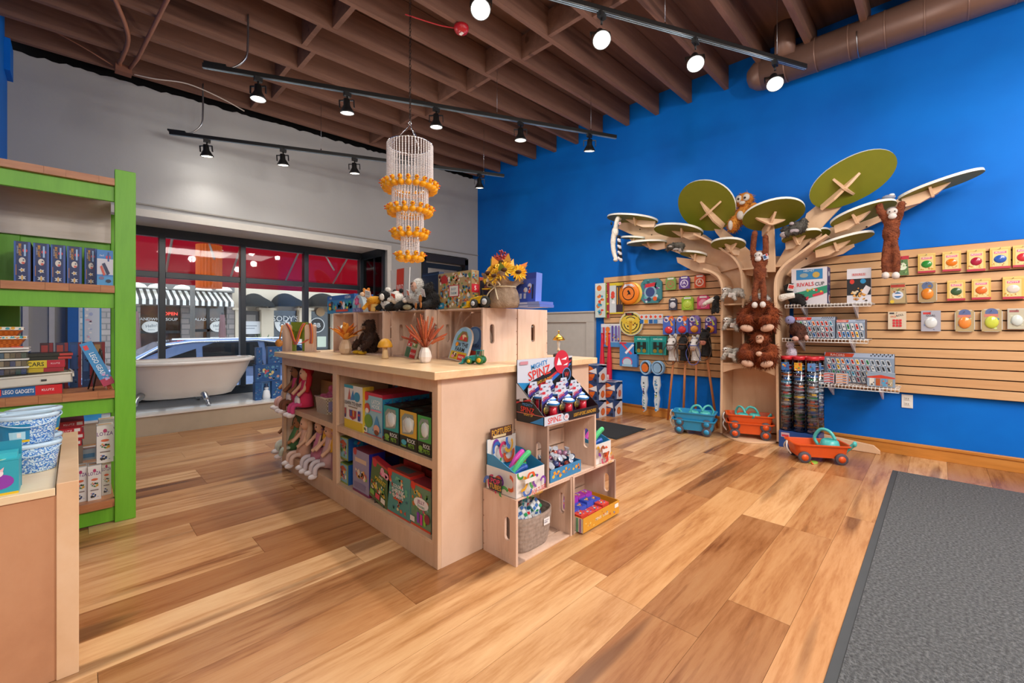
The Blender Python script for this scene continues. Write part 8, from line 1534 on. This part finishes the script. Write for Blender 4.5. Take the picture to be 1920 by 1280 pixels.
# two shaggy orangutans on the trunk shelves
def orang(label, px, py, x, s, head):
    p = w3(px, py, x)
    t = plush(label, p, WALL, ('#6a2a10', '#9a4a20'), [((0, .02, .10), (.115, .085, .12)), ((-.075, -.03, .05), (.06, .06, .06)), ((.075, -.03, .05), (.06, .06, .06))]+([((.01, -.02, .235), (.07, .058, .062))] if head else [((0, .01, .19), (.10, .08, .06))]), [([(-.09, -.01, .16), (-.11, -.07, .09), (-.05, -.10, .09)], (.045, .038)), ([(.09, -.01, .16), (.115, -.07, .09), (.06, -.10, .08)], (.045, .038))],
      [('feet', [((-.065, -.11, .012), (.05, .028, .030), (0, .2, .2)), ((.085, -.11, .015), (.055, .028, .030), (0, -.25, -.2))], '#d0a890')]+([('face', [((.02, -.072, .23), (.034, .018, .034)), ((.02, -.082, .205), (.026, .02, .018))], '#c89a80'), ('hand', [((.03, -.125, .10), (.026, .02, .022))], '#d0a890')] if head else []), [((.008, -.09, .24), .005), ((.034, -.088, .238), .005)] if head else [], fur=1500, flen=.05, scale=s)
    return t
orang('shaggy red brown orangutan plush on the upper trunk shelf, pale feet forward', 1424, 618, 4.60, 1.15, False)
orang('shaggy red brown orangutan plush on the lower trunk shelf with its face showing', 1424, 683, 4.58, 1.08, True)
# sloths in the left column
def sloth(label, px, py, rz, flip=1):
    return plush(label, w3(px, py, 4.60), WALL+rz, GRY, [((.035, .01, .045), (.065, .05, .042)), ((-.045, -.03, .065), (.04, .036, .036))], [([(-.03, -.02, .04), (-.06, -.06, .02), (-.075, -.07, -.02)], (.022, .018)), ([(.02, -.03, .03), (.03, -.07, .0), (.045, -.08, -.03)], (.022, .018)), ([(.08, .0, .03), (.10, -.03, .0)], (.022, .018))],
      [('white_face', [((-.06, -.055, .066), (.026, .018, .024))], '#e0dad4'), ('brown_cap', [((-.040, -.02, .088), (.038, .034, .022))], '#8a6a50'), ('eye_patches', [((-.072, -.068, .07), (.010, .005, .006)), ((-.048, -.072, .07), (.010, .005, .006))], '#4a3428')], [((-.062, -.076, .058), .005)], fur=420, flen=.022, name='plush_sloth', group='grey sloth plush toys in the trunk', tag_=((.02, -.085, .03), .06, .045, '#d0ccc8'))
sloth('grey sloth plush on the top left trunk shelf', 1374, 556, 0); sloth('grey sloth plush on the middle left trunk shelf', 1376, 612, .1); sloth('grey sloth plush on the lowest left trunk shelf', 1376, 668, -.1)
plush('black and white skunk plush leaning out left of the trunk', w3(1340, 570, 4.60), WALL, blk, [((.01, 0, .0), (.035, .04, .06)), ((.025, -.01, .06), .03)], [([(.0, -.01, -.02), (-.01, -.02, -.08)], (.02, .018)), ([(.03, -.01, -.02), (.035, -.02, -.08)], (.02, .018))], [('white_tail', [([(.0, .0, .05), (-.05, -.01, .03), (-.10, -.01, .005)], (.030, .018))], FUR(*wht))], [], fur=200)
plush('grey and white plush half hidden behind the hanging monkey', w3(1424, 566, 4.66), WALL, ('#9a9a98', '#c0bcb6'), [((0, 0, .04), (.09, .05, .045)), ((.075, -.02, .02), (.035, .03, .03))], (), [], [], fur=200)
# right hand side column
plush('black plush with a white tail on the shelf right of the trunk', w3(1487, 560, 4.72), WALL, blk, [((.03, 0, .0), (.07, .05, .05)), ((-.04, .0, .10), (.035, .035, .045))], [([(.06, -.02, -.02), (.09, -.05, -.05)], (.03, .026)), ([(-.03, 0, .06), (-.02, -.01, .12)], (.03, .03))], [('white_tail', [([(.02, -.05, .03), (-.04, -.07, .02), (-.075, -.07, .01)], (.026, .034))], FUR(*wht))], [], fur=260, tag_=((-.0, -.05, .13), .05, .06, '#d04a4a'))
plush('lilac faced dark brown plush right of the trunk', w3(1489, 622, 4.70), WALL, ('#3a1c14', '#5a2f20'), [((.03, 0, .02), (.07, .055, .065)), ((-.02, -.02, .10), (.04, .036, .038))], [([(.04, -.04, .0), (.06, -.08, -.05)], (.028, .026)), ([(.08, -.02, .0), (.10, -.06, -.04)], (.024, .022))], [('lilac_face', [((-.025, -.045, .11), (.042, .024, .040))], '#8a8cb8'), ('paws', [((.03, -.09, -.06), (.03, .02, .022)), ((.11, -.075, -.05), (.018, .02, .024))], '#d0a89c')], [((-.03, -.068, .11), .005)], fur=300)
plush('white and lilac plush with a black cap right of the trunk, above the tubes', w3(1484, 662, 4.72), WALL, ('#b8b0c4', '#d4ccd8'), [((0, 0, .0), (.045, .04, .06)), ((-.01, -.01, .08), (.035, .034, .036))], (), [('black_cap', [((-.01, -.01, .115), (.026, .024, .016))], '#16161a')], [((-.02, -.044, .085), .004)], fur=120)
